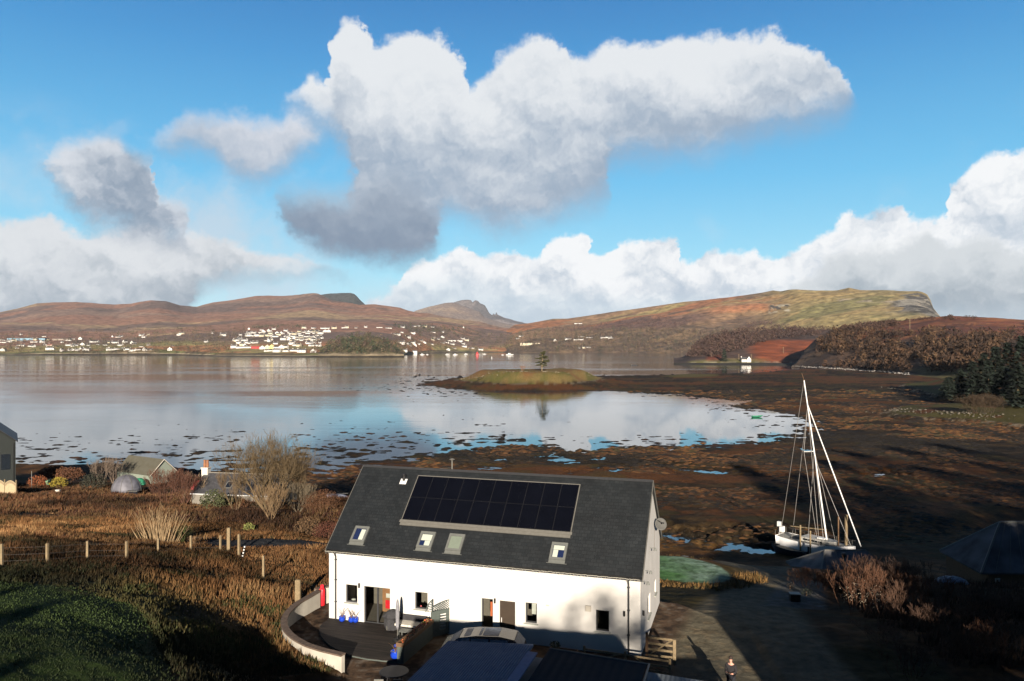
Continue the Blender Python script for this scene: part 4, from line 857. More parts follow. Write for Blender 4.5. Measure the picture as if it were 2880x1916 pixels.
for i in range(10):
    for j in range(2):
        mb = MB(); a, c = ps0 + i * cw_, pd0 + j * ch_; rbox(mb, a + .012, a + cw_ - .012, c + .012, c + ch_ - .012, .052, .085); mb.mat(1); rbox(mb, a + .03, a + cw_ - .03, c + .03, c + ch_ - .03, .085, .088)
        mb.build('solar_panel', [M['pvf'], M['pv']], house)
# roof windows
def skylight(tl, tr, br, bl, kind):
    q = [rp(*tl), rp(*tr), rp(*br), rp(*bl)]; s0 = (q[0][0] + q[3][0]) / 2; s1 = (q[1][0] + q[2][0]) / 2; d1 = (q[0][1] + q[1][1]) / 2; d0 = (q[2][1] + q[3][1]) / 2
    mb = MB(); rbox(mb, s0 - .12, s1 + .12, d0, d0 + .02, .004, .03); rbox(mb, s0, s1, d0 + .02, d0 + .22, .004, .05)
    for a, b_, c, d in ((s0, s0 + .13, d0 + .2, d1), (s1 - .13, s1, d0 + .2, d1), (s0 + .13, s1 - .13, d0 + .2, d0 + .33), (s0 + .13, s1 - .13, d1 - .16, d1)): rbox(mb, a, b_, c, d, .006, .11)
    f = mb.build('roof_window', M['grey'], house)
    a, b_, c, d = s0 + .13, s1 - .13, d0 + .33, d1 - .16
    mb = MB(); rbox(mb, a, b_, c, d, .01, .07); mb.build('pane', M['blindg'] if kind == 2 else M['navy'], f)
    if kind == 0: mb = MB(); rbox(mb, (a + b_) / 2 + .02, b_ - .04, c + .03, d - .05, .071, .075); mb.build('blind', M['blind'], f)
    if kind in (1, 3):
        mb = MB(); rbox(mb, a + .02, b_ - .02, c + (d - c) * (.45 if kind == 1 else .62), d - .03, .071, .078)
        if kind == 1: rbox(mb, (a + b_) / 2 - .04, b_ - .04, c + .03, c + (d - c) * .43, .071, .075)
        else: rbox(mb, a + .03, (a + b_) / 2 - .02, c + .03, c + (d - c) * .60, .071, .075)
        mb.build('blind', M['blind'], f)
M['navy'] = plain('dark_blue_glass', (0.012, 0.02, 0.06), 0.08, spec=0.7)
skylight((1005, 1481.5), (1040.7, 1484), (1021.6, 1535), (978, 1532.5), 0)
skylight((1188.7, 1496.8), (1225.7, 1498.9), (1211.6, 1553), (1165.7, 1549), 1)
skylight((1269, 1503), (1308.6, 1505.8), (1294.5, 1561.9), (1247, 1556.8), 2)
skylight((1556.9, 1527), (1596.4, 1530), (1590, 1587.4), (1539, 1583.6), 3)
s, d = rp(1136, 1352); mb = MB(); p = on_roof(s, d, 0); mb.tube([p, (p[0], p[1], p[2] + .35)], .09, 10); mb.lathe([(.14, .30), (.16, .34), (.10, .44), (.02, .46)], p, 12); mb.mat(1); rbox(mb, s - .22, s + .22, d - .28, d + .12, .004, .02)
mb.build('roof_vent', [M['black'], M['white']], house)
s = wall_pt(1269.8)[0] - 1.05
for _ in range(30):
    X, Y, _z = hworld(s, HW / 2); e = (CX + F * X / Y) - 1269.8; s -= e * 0.015
mb = MB(); mb.tube([(s, HW / 2 + .1, zr - .2), (s, HW / 2 + .1, zr + .62)], .045, 8); mb.lathe([(.05, .60), (.17, .64), (.17, .66), (.05, .72)], (s, HW / 2 + .1, zr), 12); mb.tube([(s, HW / 2 + .1, zr + .12), (s - .95, HW / 2 + .1, zr + .02)], .008, 4)
mb.build('flue', M['lead'], house)

# ================================================================ the yard round the house
def sweep_wall(name, path, zb, zt_, w, mat, parent, cap=None):
    p = np.array(path, float); d = np.gradient(p, axis=0); d /= np.linalg.norm(d, axis=1)[:, None]; n = np.stack([-d[:, 1], d[:, 0]], 1) * w / 2
    a, b = p + n, p - n; k = len(p); vs = []
    for i in range(k): vs += [(a[i][0], a[i][1], zb), (b[i][0], b[i][1], zb), (b[i][0], b[i][1], zt_), (a[i][0], a[i][1], zt_)]
    fs = [(0, 1, 2, 3), (4 * k - 1, 4 * k - 2, 4 * k - 3, 4 * k - 4)]
    for i in range(k - 1):
        for j in range(4): fs.append((4 * i + j, 4 * i + 4 + j, 4 * i + 4 + (j + 1) % 4, 4 * i + (j + 1) % 4))
    return new_mesh(name, vs, fs, mat, parent)
def smooth_path(p, n=48):
    p = np.array(p); t = np.arange(len(p)); q = np.linspace(0, len(p) - 1, n); o = []
    for v in q:
        i = int(min(max(math.floor(v), 0), len(p) - 2)); f = v - i; p0 = p[max(i - 1, 0)]; p1 = p[i]; p2 = p[i + 1]; p3 = p[min(i + 2, len(p) - 1)]
        o.append(0.5 * ((2 * p1) + (-p0 + p2) * f + (2 * p0 - 5 * p1 + 4 * p2 - p3) * f * f + (-p0 + 3 * p1 - 3 * p2 + p3) * f ** 3))
    return np.array(o)
gw = thing('garden_wall', 'curved cream rendered garden wall with dark stone coping, left of the white house', 'wall')
WP = smooth_path(WALLP)
sweep_wall('wall', WP, ZG - .4, WTOP - .06, 0.24, M['cream'], gw); sweep_wall('coping', WP, WTOP - .06, WTOP + .02, 0.36, M['stone'], gw)
WP2 = [P(888, 1657, WTOP)[:2], P(911, 1650.5, WTOP)[:2], P(935, 1646, WTOP)[:2]]
gw2 = thing('garden_wall', 'short cream garden wall behind the red gas cylinder, meeting the house', 'wall')
sweep_wall('wall', WP2, ZG - .4, WTOP - .06, 0.24, M['cream'], gw2); sweep_wall('coping', WP2, WTOP - .06, WTOP + .02, 0.34, M['stone'], gw2)
# gas cylinder
x, y, z = P(901.5, 1703, ZG); g = thing('gas_cylinder', 'red gas cylinder standing at the end of the curved wall', 'gas cylinder', (x + .1, y, ZG))
MB().lathe([(.14, 0), (.19, .05), (.19, .95), (.16, 1.05), (.09, 1.12)], n=20).build('cylinder', M['red'], g, smooth=True); MB().lathe([(.11, 1.10), (.12, 1.12), (.12, 1.28), (.09, 1.28), (.09, 1.14)], n=14).build('collar', M['red'], g)
# deck
dp_ = [P(px, py, ZG + .09)[:2] for px, py in [(921, 1744), (908, 1752), (900, 1762), (897, 1775), (902, 1789), (912, 1801), (930, 1817), (955, 1831), (984, 1842), (1034, 1852), (1080, 1857), (1119, 1860)]]
pl_n, pl_f = P(1131, 1866, ZG), P(1214, 1794, ZG)
far_e = hworld(wall_pt(1216)[0], -.02); near_e = hworld(wall_pt(921)[0] + .05, -.02)
dk = thing('deck', 'dark grey timber deck with a curved edge in front of the patio doors', 'deck')
poly = [(p[0], p[1]) for p in dp_] + [(pl_n[0], pl_n[1]), (pl_f[0], pl_f[1]), (far_e[0], far_e[1]), (near_e[0], near_e[1])]
MB().poly(poly[::1], ZG - .05, ZG + .06).build('edge', M['sage'], dk)
bm_ = M['deckboards'] = None
m, nt, b = nmat('deck_boards'); t = N(nt, 'ShaderNodeNewGeometry'); mp = N(nt, 'ShaderNodeMapping', {'Vector': t.outputs['Position'], 'Rotation': (0, 0, -HTH)}); sp = N(nt, 'ShaderNodeSeparateXYZ', {0: mp.outputs[0]})
fr = N(nt, 'ShaderNodeMath', {0: N(nt, 'ShaderNodeMath', {0: sp.outputs[1], 1: 7.0}, operation='MULTIPLY').outputs[0]}, operation='FRACT'); gp = N(nt, 'ShaderNodeMath', {0: fr.outputs[0], 1: 0.08}, operation='GREATER_THAN')
mp2 = N(nt, 'ShaderNodeMapping', {'Vector': mp.outputs[0], 'Scale': (0.5, 5, 1)}); n = N(nt, 'ShaderNodeTexNoise', {'Vector': mp2.outputs[0], 'Scale': 1.5, 'Detail': 5.0})
cr = N(nt, 'ShaderNodeMix', {0: N(nt, 'ShaderNodeMapRange', {'Value': n.outputs[0], 1: .35, 2: .7}).outputs[0], 6: (0.012, 0.011, 0.010, 1), 7: (0.034, 0.028, 0.024, 1)}, data_type='RGBA')
v = N(nt, 'ShaderNodeVectorMath', {0: cr.outputs[2], 3: gp.outputs[0]}, operation='SCALE'); nt.links.new(v.outputs[0], b.inputs['Base Color']); b.inputs['Roughness'].default_value = .75; b.inputs['Specular IOR Level'].default_value = .12
MB().poly(poly, ZG + .064, ZG + .09).build('boards', m, dk)
# blue pots by the wall and by the planter
def pot(px, py, r, label, zz=ZG + .09, plant=True):
    x, y, _ = P(px, py, zz); o = thing('blue_pot', label, 'plant pot', (x, y, zz), 0, 'blue glazed pots on the deck')
    MB().lathe([(r * .55, 0), (r * .95, r * .5), (r, r * 1.0), (r * .85, r * 1.45), (r * 1.0, r * 1.6), (r * .86, r * 1.6), (r * .74, r * 1.4)], n=20).build('pot', M['blue'], o, smooth=True)
    MB().lathe([(r * .01, r * 1.38), (r * .78, r * 1.38)], n=12).build('soil', M['soil'], o)
    if plant:
        mb = MB(); q = random.Random(int(px))
        for k in range(14): a = q.uniform(0, 6.28); l = q.uniform(.2, .55); e = (math.cos(a) * l * .7, math.sin(a) * l * .7, r * 1.4 + l); mb.tube([(0, 0, r * 1.35), (e[0] * .4, e[1] * .4, r * 1.4 + l * .6), e], [.008, .006, .003], 3)
        mb.build('dry_stems', M['woodd'], o)
pot(962, 1748, .19, 'blue pot standing alone by the left downpipe'); pot(988, 1750, .18, 'left pot of the blue pair beside the patio doors'); pot(1000, 1750.5, .18, 'right pot of the blue pair beside the patio doors')
pot(1112, 1853, .26, 'large blue pot at the near end of the planter fence'); pot(1116, 1829, .17, 'small dark blue pot behind the large one', plant=False)
# planter fence: tall painted box with a trough on top
d = Vector(pl_f) - Vector(pl_n); L_ = d.length; an = math.atan2(d.y, d.x)
pf = thing('planter_fence', 'grey green boarded fence with a planted trough along its top, beside the deck', 'fence', (pl_n[0] - .1, pl_n[1], ZG), an)
mb = MB()
for k in range(int(L_ / .16)): mb.box(k * .16, -.20, 0, k * .16 + .150, -.17, .86)
mb.box(0, -.165, 0, L_, .17, .84); mb.box(-.03, -.17, 0, -.001, .17, .86); mb.build('boards', M['sage'], pf)
mb = MB(); mb.box(-.06, -.24, .86, L_, -.19, 1.06); mb.box(-.06, .16, .86, L_, .21, 1.06); mb.box(-.06, -.189, .86, -.01, .159, 1.06); mb.box(L_ - .05, -.189, .86, L_, .159, 1.06); mb.build('trough', M['woodd'], pf)
MB().box(-.008, -.188, .862, L_ - .052, .158, .98).build('soil', M['soil'], pf)
mb = MB(); q = random.Random(4)
for k in range(420):
    x = q.uniform(.1, L_ - .1); y = q.uniform(-.16, .13); z = .98 + q.random() * .16 * (1 if x > L_ * .45 else .4); s = q.uniform(.02, .06); mb.mat(q.choice([0, 0, 0, 1, 2, 3]) if x > L_ * .5 else q.choice([0, 0, 0, 1]))
    a, e = q.uniform(0, 6.28), q.uniform(-1, 1); u = Vector((math.cos(a), math.sin(a), e)).normalized() * s; w = u.orthogonal().normalized() * s; c0 = Vector((x, y, z)); mb.add([c0 - u, c0 - w, c0 + u, c0 + w], [(0, 1, 2, 3)])
mb.build('flowers', [plain('dry_leaf', (.16, .09, .035)), M['orange'], plain('pink', (.55, .18, .16)), plain('yellow_flower', (.55, .42, .08))], pf)
# trellis screen
a0, a1 = P(1213, 1796, ZG), P(1317, 1770, ZG); d = Vector(a1) - Vector(a0); LT = d.length
ts = thing('trellis_screen', 'grey green boarded screen with an arched lattice top, between deck and parked car', 'garden screen', a0, math.atan2(d.y, d.x))
mb = MB()
for x in (0, LT - .09): mb.box(x, -.045, 0, x + .09, .045, 1.45)
for k in range(9):
    z = .05 + k * .155; mb.box(.091, -.02, z, (LT * .22 if k % 1 == 0 and 2 <= k <= 7 else LT - .091), .02, z + .15)
    if 2 <= k <= 7: mb.box(LT * .22 + .42, -.02, z, LT - .091, .02, z + .15); mb.box(LT * .22 + .001, -.015, z + .1, LT * .22 + .419, .015, z + .15)
mb.build('boards', M['sage'], ts)
mb = MB(); arc = lambda u: 1.72 + .22 * math.sin(math.pi * u); base = 1.44
pts = [(.09 + (LT - .18) * k / 16, 0, arc(k / 16)) for k in range(17)]; mb.tube(pts, .028, 6); mb.tube([(.09, 0, base), (LT - .09, 0, base)], .028, 6)
for k in range(-4, 18):
    for sg in (1, -1):
        p = []
        for j in range(12):
            z = base + j * .05; u = (k + sg * j * .42) / 14
            if 0 < u < 1 and z < arc(u): p.append((.09 + (LT - .18) * u, .012 * sg, z))
        if len(p) > 1: mb.tube([p[0], p[-1]], .016, 4)
for x0, sg in ((.04, 1), (LT - .04, -1)):     # raised wings at both ends
    mb.tube([(x0, 0, 1.4), (x0, 0, 2.12)], .03, 6); mb.tube([(x0, 0, 2.12), (x0 - sg * .25, 0, 1.95), (x0 - sg * .40, 0, 1.55)], .024, 6)
    for k in range(5): z = 1.5 + k * .12; mb.tube([(x0, 0, z), (x0 - sg * (.38 - k * .07), 0, z + .1)], .013, 4)
mb.build('lattice', M['sage'], ts)
# parasol, covered barbecue, garden sofa
x, y, z = P(1118, 1801, ZG + .09); pa = thing('parasol', 'closed grey parasol standing on the deck', 'parasol', (x, y, ZG + .09))
MB().lathe([(.26, 0), (.26, .06), (.05, .09), (.05, .25)], n=16).build('base', M['black'], pa); MB().tube([(0, 0, .2), (0, 0, 2.2)], .022, 8).build('pole', M['lead'], pa)
MB().lathe([(.03, .62), (.09, .75), (.105, 1.2), (.11, 1.6), (.085, 2.0), (.05, 2.2), (.015, 2.26)], n=9).build('folded_canopy', plain('grey_canvas', (.20, .20, .215), .95, var=.25), pa)
x, y, z = P(1103, 1768, ZG + .09); bb = thing('barbecue', 'barbecue under a crumpled black cover beside the patio doors', 'barbecue', (x, y, ZG + .09), 0.2)
q = random.Random(8); prof = [(.34, 0), (.36, .3), (.33, .6), (.42, .72), (.36, .9), (.22, 1.02), (.06, 1.08)]; mb = MB(); n = 14
vs = [((r * (1.25 if 1 else 1)) * math.cos(k * 6.283 / n) * q.uniform(.86, 1.1), r * math.sin(k * 6.283 / n) * q.uniform(.86, 1.1), z_) for r, z_ in prof for k in range(n)]
mb.add(vs, [(i * n + k, i * n + (k + 1) % n, (i + 1) * n + (k + 1) % n, (i + 1) * n + k) for i in range(len(prof) - 1) for k in range(n)] + [tuple(range((len(prof) - 1) * n, len(prof) * n))]); mb.build('cover', M['fabric'], bb)
[MB().tube([(sx_ * .3, sy_ * .2, 0), (sx_ * .3, sy_ * .2, .3)], .03, 6).build('leg', M['lead'], bb) for sx_ in (-1, 1) for sy_ in (-1, 1)]
x, y, z = P(1150, 1775, ZG + .09); so = thing('garden_sofa', 'low dark garden sofa with pale seat cushions against the house wall', 'sofa', (x, y, ZG + .09), HTH)
MB().box(-.75, -.35, .12, .95, .35, .36).build('frame', M['fabric'], so); MB().box(-.75, .36, .12, .95, .46, .78).build('backrest', M['fabric'], so)
for k in range(2): MB().box(-.72 + k * .84, -.36, .362, .09 + k * .84, .34, .47).build('cushion', M['pale'], so)
for k in range(2): MB().box(-.85 + k * 1.81, -.35, .12, -.76 + k * 1.81, .4, .62).build('armrest', M['fabric'], so)
x, y, z = P(1140, 1792, ZG + .09); ft = thing('low_table', 'small low grey slatted table in front of the garden sofa', 'table', (x, y, ZG + .09), HTH)
mb = MB(); [mb.box(-.35, -.25 + k * .11, .34, .35, -.16 + k * .11, .37) for k in range(5)]; mb.build('tabletop', M['grey'], ft); mb = MB()
for sx_ in (-1, 1):
    for sy_ in (-1, 1): MB().box(sx_ * .3 - .02, sy_ * .2 - .02, 0, sx_ * .3 + .02, sy_ * .2 + .02, .34).build('leg', M['grey'], ft)
# flower trough at the foot of the wall, bench gate at the corner
s, _ = wall_pt(1597); x, y, z = hworld(s, -1.0); tr = thing('planter_trough', 'brown wooden trough with a small shrub at the foot of the wall, in shade', 'planter', (x, y, ZG), HTH)
mb = MB(); mb.box(-.75, -.2, 0, .75, -.16, .34); mb.box(-.75, .16, 0, .75, .2, .34); mb.box(-.75, -.159, 0, -.71, .159, .34); mb.box(.71, -.159, 0, .75, .159, .34); mb.build('box', M['woodd'], tr); MB().box(-.708, -.158, 0, .708, .158, .28).build('soil', M['soil'], tr)
def leaf_ball(mb, c, r, n, s, q, fl=0.8):
    for _ in range(n):
        a = q.uniform(0, 6.283); e = q.uniform(-.6, 1); rr = r * q.uniform(.45, 1) ; p = Vector(c) + Vector((math.cos(a) * math.sqrt(max(0, 1 - e * e)), math.sin(a) * math.sqrt(max(0, 1 - e * e)), e * fl)) * rr
        u = Vector((q.uniform(-1, 1), q.uniform(-1, 1), q.uniform(-1, 1))).normalized() * s * q.uniform(.6, 1.3); w = u.orthogonal().normalized() * s * .6; mb.add([p - u, p - w, p + u, p + w], [(0, 1, 2, 3)])
mb = MB(); leaf_ball(mb, (-.45, 0, .5), .3, 160, .05, random.Random(5)); mb.build('shrub', plain('dark_leaf', (.04, .05, .02)), tr)
gx0 = P(1812, 1862, ZG)
def field_gate(loc, rz, label, n=4, w=2.6, h=1.15, mat='woodd'):
    g = thing('wooden_gate', label, 'gate', loc, rz)
    for x in (-.07, w): MB().box(x, -.07, 0, x + .12, .07, h + .2).build('gatepost', M[mat], g)
    mb = MB(); [mb.box(.06, -.02, .18 + k * (h - .2) / (n - 1), w - .01, .02, .27 + k * (h - .2) / (n - 1)) for k in range(n)]; mb.bar((.1, 0.035, .2), (w - .1, .035, h), .07); mb.build('gate_leaf', M[mat], g)
x, y, z = hworld(HL + .35, -.25); g1_ = thing('wooden_gate', 'brown wooden gate hung on the right-hand corner of the house', 'gate', (x, y, ZG), HTH)
MB().box(-.05, -.06, 0, .08, .06, 1.45).build('gatepost', M['woodd'], g1_); MB().box(1.35, -.08, 0, 1.50, .08, 1.25).build('gatepost', M['wood'], g1_)
mb = MB(); [mb.box(.09, -.02, .25 + k * .3, 1.34, .02, .36 + k * .3) for k in range(4)]; mb.bar((.1, -.04, .3), (1.3, -.04, 1.2), .08); mb.build('gate_leaf', M['wood'], g1_)
x, y, z = hworld(HL - 2.6, -2.1); g2_ = thing('picket_rail', 'low grey rail fence between the dark garage roof and the house corner', 'fence', (x, y, ZG), HTH - .05)
for xx in (0, 2.1, 4.3): MB().box(xx, -.05, 0, xx + .1, .05, 1.1).build('post', M['wood'], g2_)
mb = MB(); [mb.box(.11, -.02, zz, 2.09, .02, zz + .09) for zz in (.3, .6, .9)]; [mb.box(2.21, -.02, zz, 4.29, .02, zz + .09) for zz in (.3, .6, .9)]; mb.bar((.15, -.05, .3), (2.0, -.05, 1.0), .07); mb.bar((4.2, -.05, .3), (2.3, -.05, 1.0), .07); mb.build('rails', M['wood'], g2_)
# round dark table
x, y, z = P(1108, 1889, ZG + .72); rt = thing('round_table', 'round black garden table left of the frosted garage roof', 'table', (x, y, ZG))
MB().lathe([(.66, .68), (.70, .70), (.70, .73), (.66, .74)], n=32).build('tabletop', M['black'], rt)
for a in range(4): MB().tube([(math.cos(a * 1.57 + .7) * .5, math.sin(a * 1.57 + .7) * .5, 0), (math.cos(a * 1.57 + .7) * .3, math.sin(a * 1.57 + .7) * .3, .68)], .025, 6).build('leg', M['black'], rt)
for k, (dx, lb) in enumerate(((-.5, 'pale garden chair on the left of the round black table'), (.35, 'pale garden chair on the right of the round black table'))):
    ch = thing('garden_chair', lb, 'chair', (x + dx, y - 1.05, ZG), 0.1 * k, 'chairs at the round black table'); MB().box(-.22, -.22, .42, .22, .22, .46).build('seat', M['lead'], ch); MB().box(-.22, -.26, .46, .22, -.22, .92).build('backrest', M['lead'], ch)
    for sx_ in (-1, 1):
        for sy_ in (-1, 1): MB().box(sx_ * .2 - .02, sy_ * .2 - .02, 0, sx_ * .2 + .02, sy_ * .2 + .02, .42).build('leg', M['black'], ch)

# ---------------------------------------------------------------- parked car, side on behind the garage roof
M['carp'] = plain('dark_blue_paint', (.012, .016, .032), .25, var=.1, spec=.6); M['frost'] = plain('frosted_glass', (.12, .15, .20), .55, var=.35, scale=4)
def make_car(label, loc, rz, paint, glass, roofglass=True):
    car = thing('parked_car', label, 'car', loc, rz)
    prof = [(-2.2, .35), (-2.22, .75), (-2.1, .95), (-1.75, 1.08), (-1.15, 1.50), (-.3, 1.62), (.9, 1.64), (1.65, 1.52), (2.05, 1.0), (2.18, .6), (2.15, .35)]
    mb = MB(); k = len(prof); hw = [.86, .88, .88, .86, .66, .64, .64, .66, .84, .88, .86]
    mb.add([(x_, -w_, z_) for (x_, z_), w_ in zip(prof, hw)] + [(x_, w_, z_) for (x_, z_), w_ in zip(prof, hw)], [tuple(range(k))[::-1], tuple(range(k, 2 * k))] + [(i, i + 1, k + i + 1, k + i) for i in range(k - 1)] + [(k - 1, 0, k, 2 * k - 1)])
    bd = mb.build('body', M[paint], car)
    if roofglass:
        for a, b_ in ((-.95, -.05), (.02, .85)): mb = MB(); h = lambda x_: np.interp(x_, [-1.15, -.3, .9], [1.50, 1.62, 1.64]) + .012; mb.add([(a, -.52, h(a)), (b_, -.52, h(b_)), (b_, .52, h(b_)), (a, .52, h(a))], [(0, 1, 2, 3)]); mb.build('roof_glass', M[glass], bd)
    for a, b_ in ((-1.40, -.62), (-.54, .36), (.44, 1.50)):
        for sg in (-1, 1):
            wl = lambda x_, z_: (x_, sg * (float(np.interp(z_, [1.05, 1.6], [.86, .66])) + .015), z_)
            mb = MB(); a2 = a + (.42 if a < -1 else 0); b2 = b_ - (.18 if b_ > 1 else 0); mb.add([wl(a, 1.12), wl(b_, 1.12), wl(b2, 1.50), wl(a2, 1.50)], [(0, 1, 2, 3)]); mb.build('side_window', M[glass], bd)
    mb = MB(); mb.add([(-1.74, -.76, 1.11), (-1.74, .76, 1.11), (-1.18, .60, 1.50), (-1.18, -.60, 1.50)], [(0, 1, 2, 3)]); mb.build('windscreen', M[glass], bd)
    mb = MB(); mb.add([(1.70, -.66, 1.50), (1.70, .66, 1.50), (2.06, .76, 1.05), (2.06, -.76, 1.05)], [(0, 1, 2, 3)]); mb.build('rear_window', M[glass], bd)
    for wx_ in (-1.35, 1.35):
        for sg in (-1, 1):
            w_ = MB().tube([(wx_, sg * .70, .34), (wx_, sg * .90, .34)], .34, 20).build('wheel', M['black'], car); MB().tube([(wx_, sg * .901, .34), (wx_, sg * .915, .34)], .2, 12).build('rim', M['lead'], w_)
    return car
x0c, y0c, _ = P(1249, 1803, ZG + .9); x1c, y1c, _ = P(1476, 1814, ZG + .9)
make_car('dark blue car with frosted roof and windows parked in front of the house', ((x0c + x1c) / 2, (y0c + y1c) / 2 - .35, ZG), math.atan2(y1c - y0c, x1c - x0c) - .02, 'carp', 'frost')

# ---------------------------------------------------------------- garage in the foreground with its shallow roof
E1 = Vector((-3.0, 35.6, 12.10)); uu = Vector((HU[0], HU[1], 0)); vv = Vector((-HV[0], -HV[1], 0))
R1 = E1 + uu * 4.16 + Vector((0, 0, .32)); R2 = R1 + uu * .45 - Vector((0, 0, .0)); E2 = R1 + uu * 5.13 + Vector((0, 0, -.28)); LG = 9.5
ga = thing('garage', 'garage roof at the bottom edge with a frosted blue left slope and dark right slope', 'garage', (0, 0, 0))
roof_mesh('roof', [[tuple(E1 + vv * LG), tuple(R1 + vv * LG), tuple(R1), tuple(E1)]], M['frostroof'], ga, th=.10)
ra = [tuple(R1 + vv * 0.9 + Vector((0, 0, .03))), tuple(R2 + vv * 0.9 + Vector((0, 0, .02))), tuple(R2 + vv * LG + Vector((0, 0, .02))), tuple(R1 + vv * LG + Vector((0, 0, .03)))]
MB().add(ra[::-1] + [(p[0], p[1], p[2] - .06) for p in ra[::-1]], [(0, 1, 2, 3), (7, 6, 5, 4), (0, 4, 5, 1), (1, 5, 6, 2), (2, 6, 7, 3), (3, 7, 4, 0)]).build('ridge_flashing', plain('blue_flashing', (.10, .16, .30), .5), ga)
D1 = R1 + uu * .75 - Vector((0, 0, .12)); roof_mesh('roof', [[tuple(D1 + vv * LG), tuple(E2 + vv * LG), tuple(E2), tuple(D1)]], M['darkroof'], ga, th=.10)
mb = MB(); mb.tube([tuple(D1 - vv * .06 + Vector((0, 0, -.02))), tuple(E2 - vv * .06 + uu * .1 + Vector((0, 0, -.02)))], .05, 8); mb.tube([tuple(E2 + uu * .1 + vv * -.06), tuple(E2 + uu * .1 + vv * LG)], .05, 6); mb.build('gutter', M['lead'], ga)
mb = MB(); c4 = [E1 + uu * .3 + vv * .3, E2 - uu * .3 + vv * .3, E2 - uu * .3 + vv * (LG - .3), E1 + uu * .3 + vv * (LG - .3)]; mb.add([(p.x, p.y, ZG - .2) for p in c4] + [(p.x, p.y, 11.98) for p in c4[:1]] + [(c4[1].x, c4[1].y, 11.96), (c4[2].x, c4[2].y, 11.96), (c4[3].x, c4[3].y, 11.98)], [(0, 1, 5, 4), (1, 2, 6, 5), (2, 3, 7, 6), (3, 0, 4, 7), (4, 5, 6, 7)]); mb.build('wall', M['cream'], ga)
a = [P(1822, 1890, 11.6), P(1985, 1916, 11.5)]; a = [Vector(q) for q in a]; dd = (a[1] - a[0]).normalized(); nn = Vector((dd.y, -dd.x, -.05)); sh = thing('lean_to', 'small lean-to with a ribbed grey roof at the bottom edge, right of the garage', 'shed')
roof_mesh('roof', [[tuple(a[0] + nn * 4), tuple(a[0] + dd * 3.4 + nn * 4), tuple(a[0] + dd * 3.4), tuple(a[0])]], M['ribbed'], sh, th=.04)
mb = MB(); q4 = [a[0] + dd * .2 + nn * .3, a[0] + dd * 3.2 + nn * .3, a[0] + dd * 3.2 + nn * 3.8, a[0] + dd * .2 + nn * 3.8]; mb.add([(p.x, p.y, ZG) for p in q4] + [(p.x, p.y, p.z - .06) for p in q4], [(0, 1, 5, 4), (1, 2, 6, 5), (2, 3, 7, 6), (3, 0, 4, 7)]); mb.build('wall', M['woodd'], sh)

# ---------------------------------------------------------------- houses beside and behind the viewpoint (they throw the long shadows)
def simple_house(name, label, x0, y0, x1, y1, zb, he, hr, axis='x', rz=0, ov=.25, wall='render', roofm='slate'):
    cx, cy = (x0 + x1) / 2, (y0 + y1) / 2; t = thing(name, label, 'house', (cx, cy, zb), rz); a, b_ = (x1 - x0) / 2, (y1 - y0) / 2
    if axis == 'y': mp_ = lambda x, y, z: (y, x, z); a, b_ = b_, a
    else: mp_ = lambda x, y, z: (x, y, z)
    vs = [mp_(*p) for p in [(-a, -b_, 0), (a, -b_, 0), (a, b_, 0), (-a, b_, 0), (-a, -b_, he), (a, -b_, he), (a, b_, he), (-a, b_, he), (-a, 0, hr - .06), (a, 0, hr - .06)]]
    MB().add(vs, [(0, 1, 5, 4), (1, 2, 6, 9, 5), (2, 3, 7, 6), (3, 0, 4, 8, 7)]).build('wall', M[wall], t)
    s_ = (hr - he) / b_; e = ov
    roof_mesh('roof', [[mp_(-a - e, -b_ - e, he - s_ * e + .1), mp_(a + e, -b_ - e, he - s_ * e + .1), mp_(a + e, 0, hr + .1), mp_(-a - e, 0, hr + .1)], [mp_(a + e, b_ + e, he - s_ * e + .1), mp_(-a - e, b_ + e, he - s_ * e + .1), mp_(-a - e, 0, hr + .1), mp_(a + e, 0, hr + .1)]], M[roofm], t, th=.12)
    return t
simple_house('neighbour_house', 'white house behind the viewpoint whose roof shades the garage', -4.4, 12.5, 6.4, 20, 11.0, 3.6, 6.05, rz=-.2)
simple_house('outbuilding', 'lower outbuilding behind the viewpoint whose ridge shades the foot of the drive', 5.3, 12.5, 10.6, 19.5, 11.0, 2.8, 4.7)
simple_house('neighbour_house', 'larger white house behind the viewpoint whose gable shades the drive', 13.7, 3, 24.5, 14, 12.6, 5.0, 6.9, axis='y')

# ---------------------------------------------------------------- person with the controller
def skin(name, verts, edges, radii, mat, parent, sub=2, root=0):
    me = bpy.data.meshes.new(name); me.from_pydata(verts, edges, []); o = bpy.data.objects.new(name, me); C.objects.link(o); o.parent = parent
    sm = o.modifiers.new('skin', 'SKIN'); sm.use_smooth_shade = True
    for i, r_ in enumerate(radii):
        r_ = r_ if hasattr(r_, '__len__') else (r_, r_); me.skin_vertices[0].data[i].radius = r_; me.skin_vertices[0].data[i].use_root = (i == root)
    ss = o.modifiers.new('sub', 'SUBSURF'); ss.levels = sub; ss.render_levels = sub
    me.materials.append(mat); return o
px_, py_, pz_ = P(2056, 1955, 9.75); per = thing('person', 'person in dark clothes standing on the drive, looking down at a held controller', 'person', (px_, py_, 9.75), R(-35))
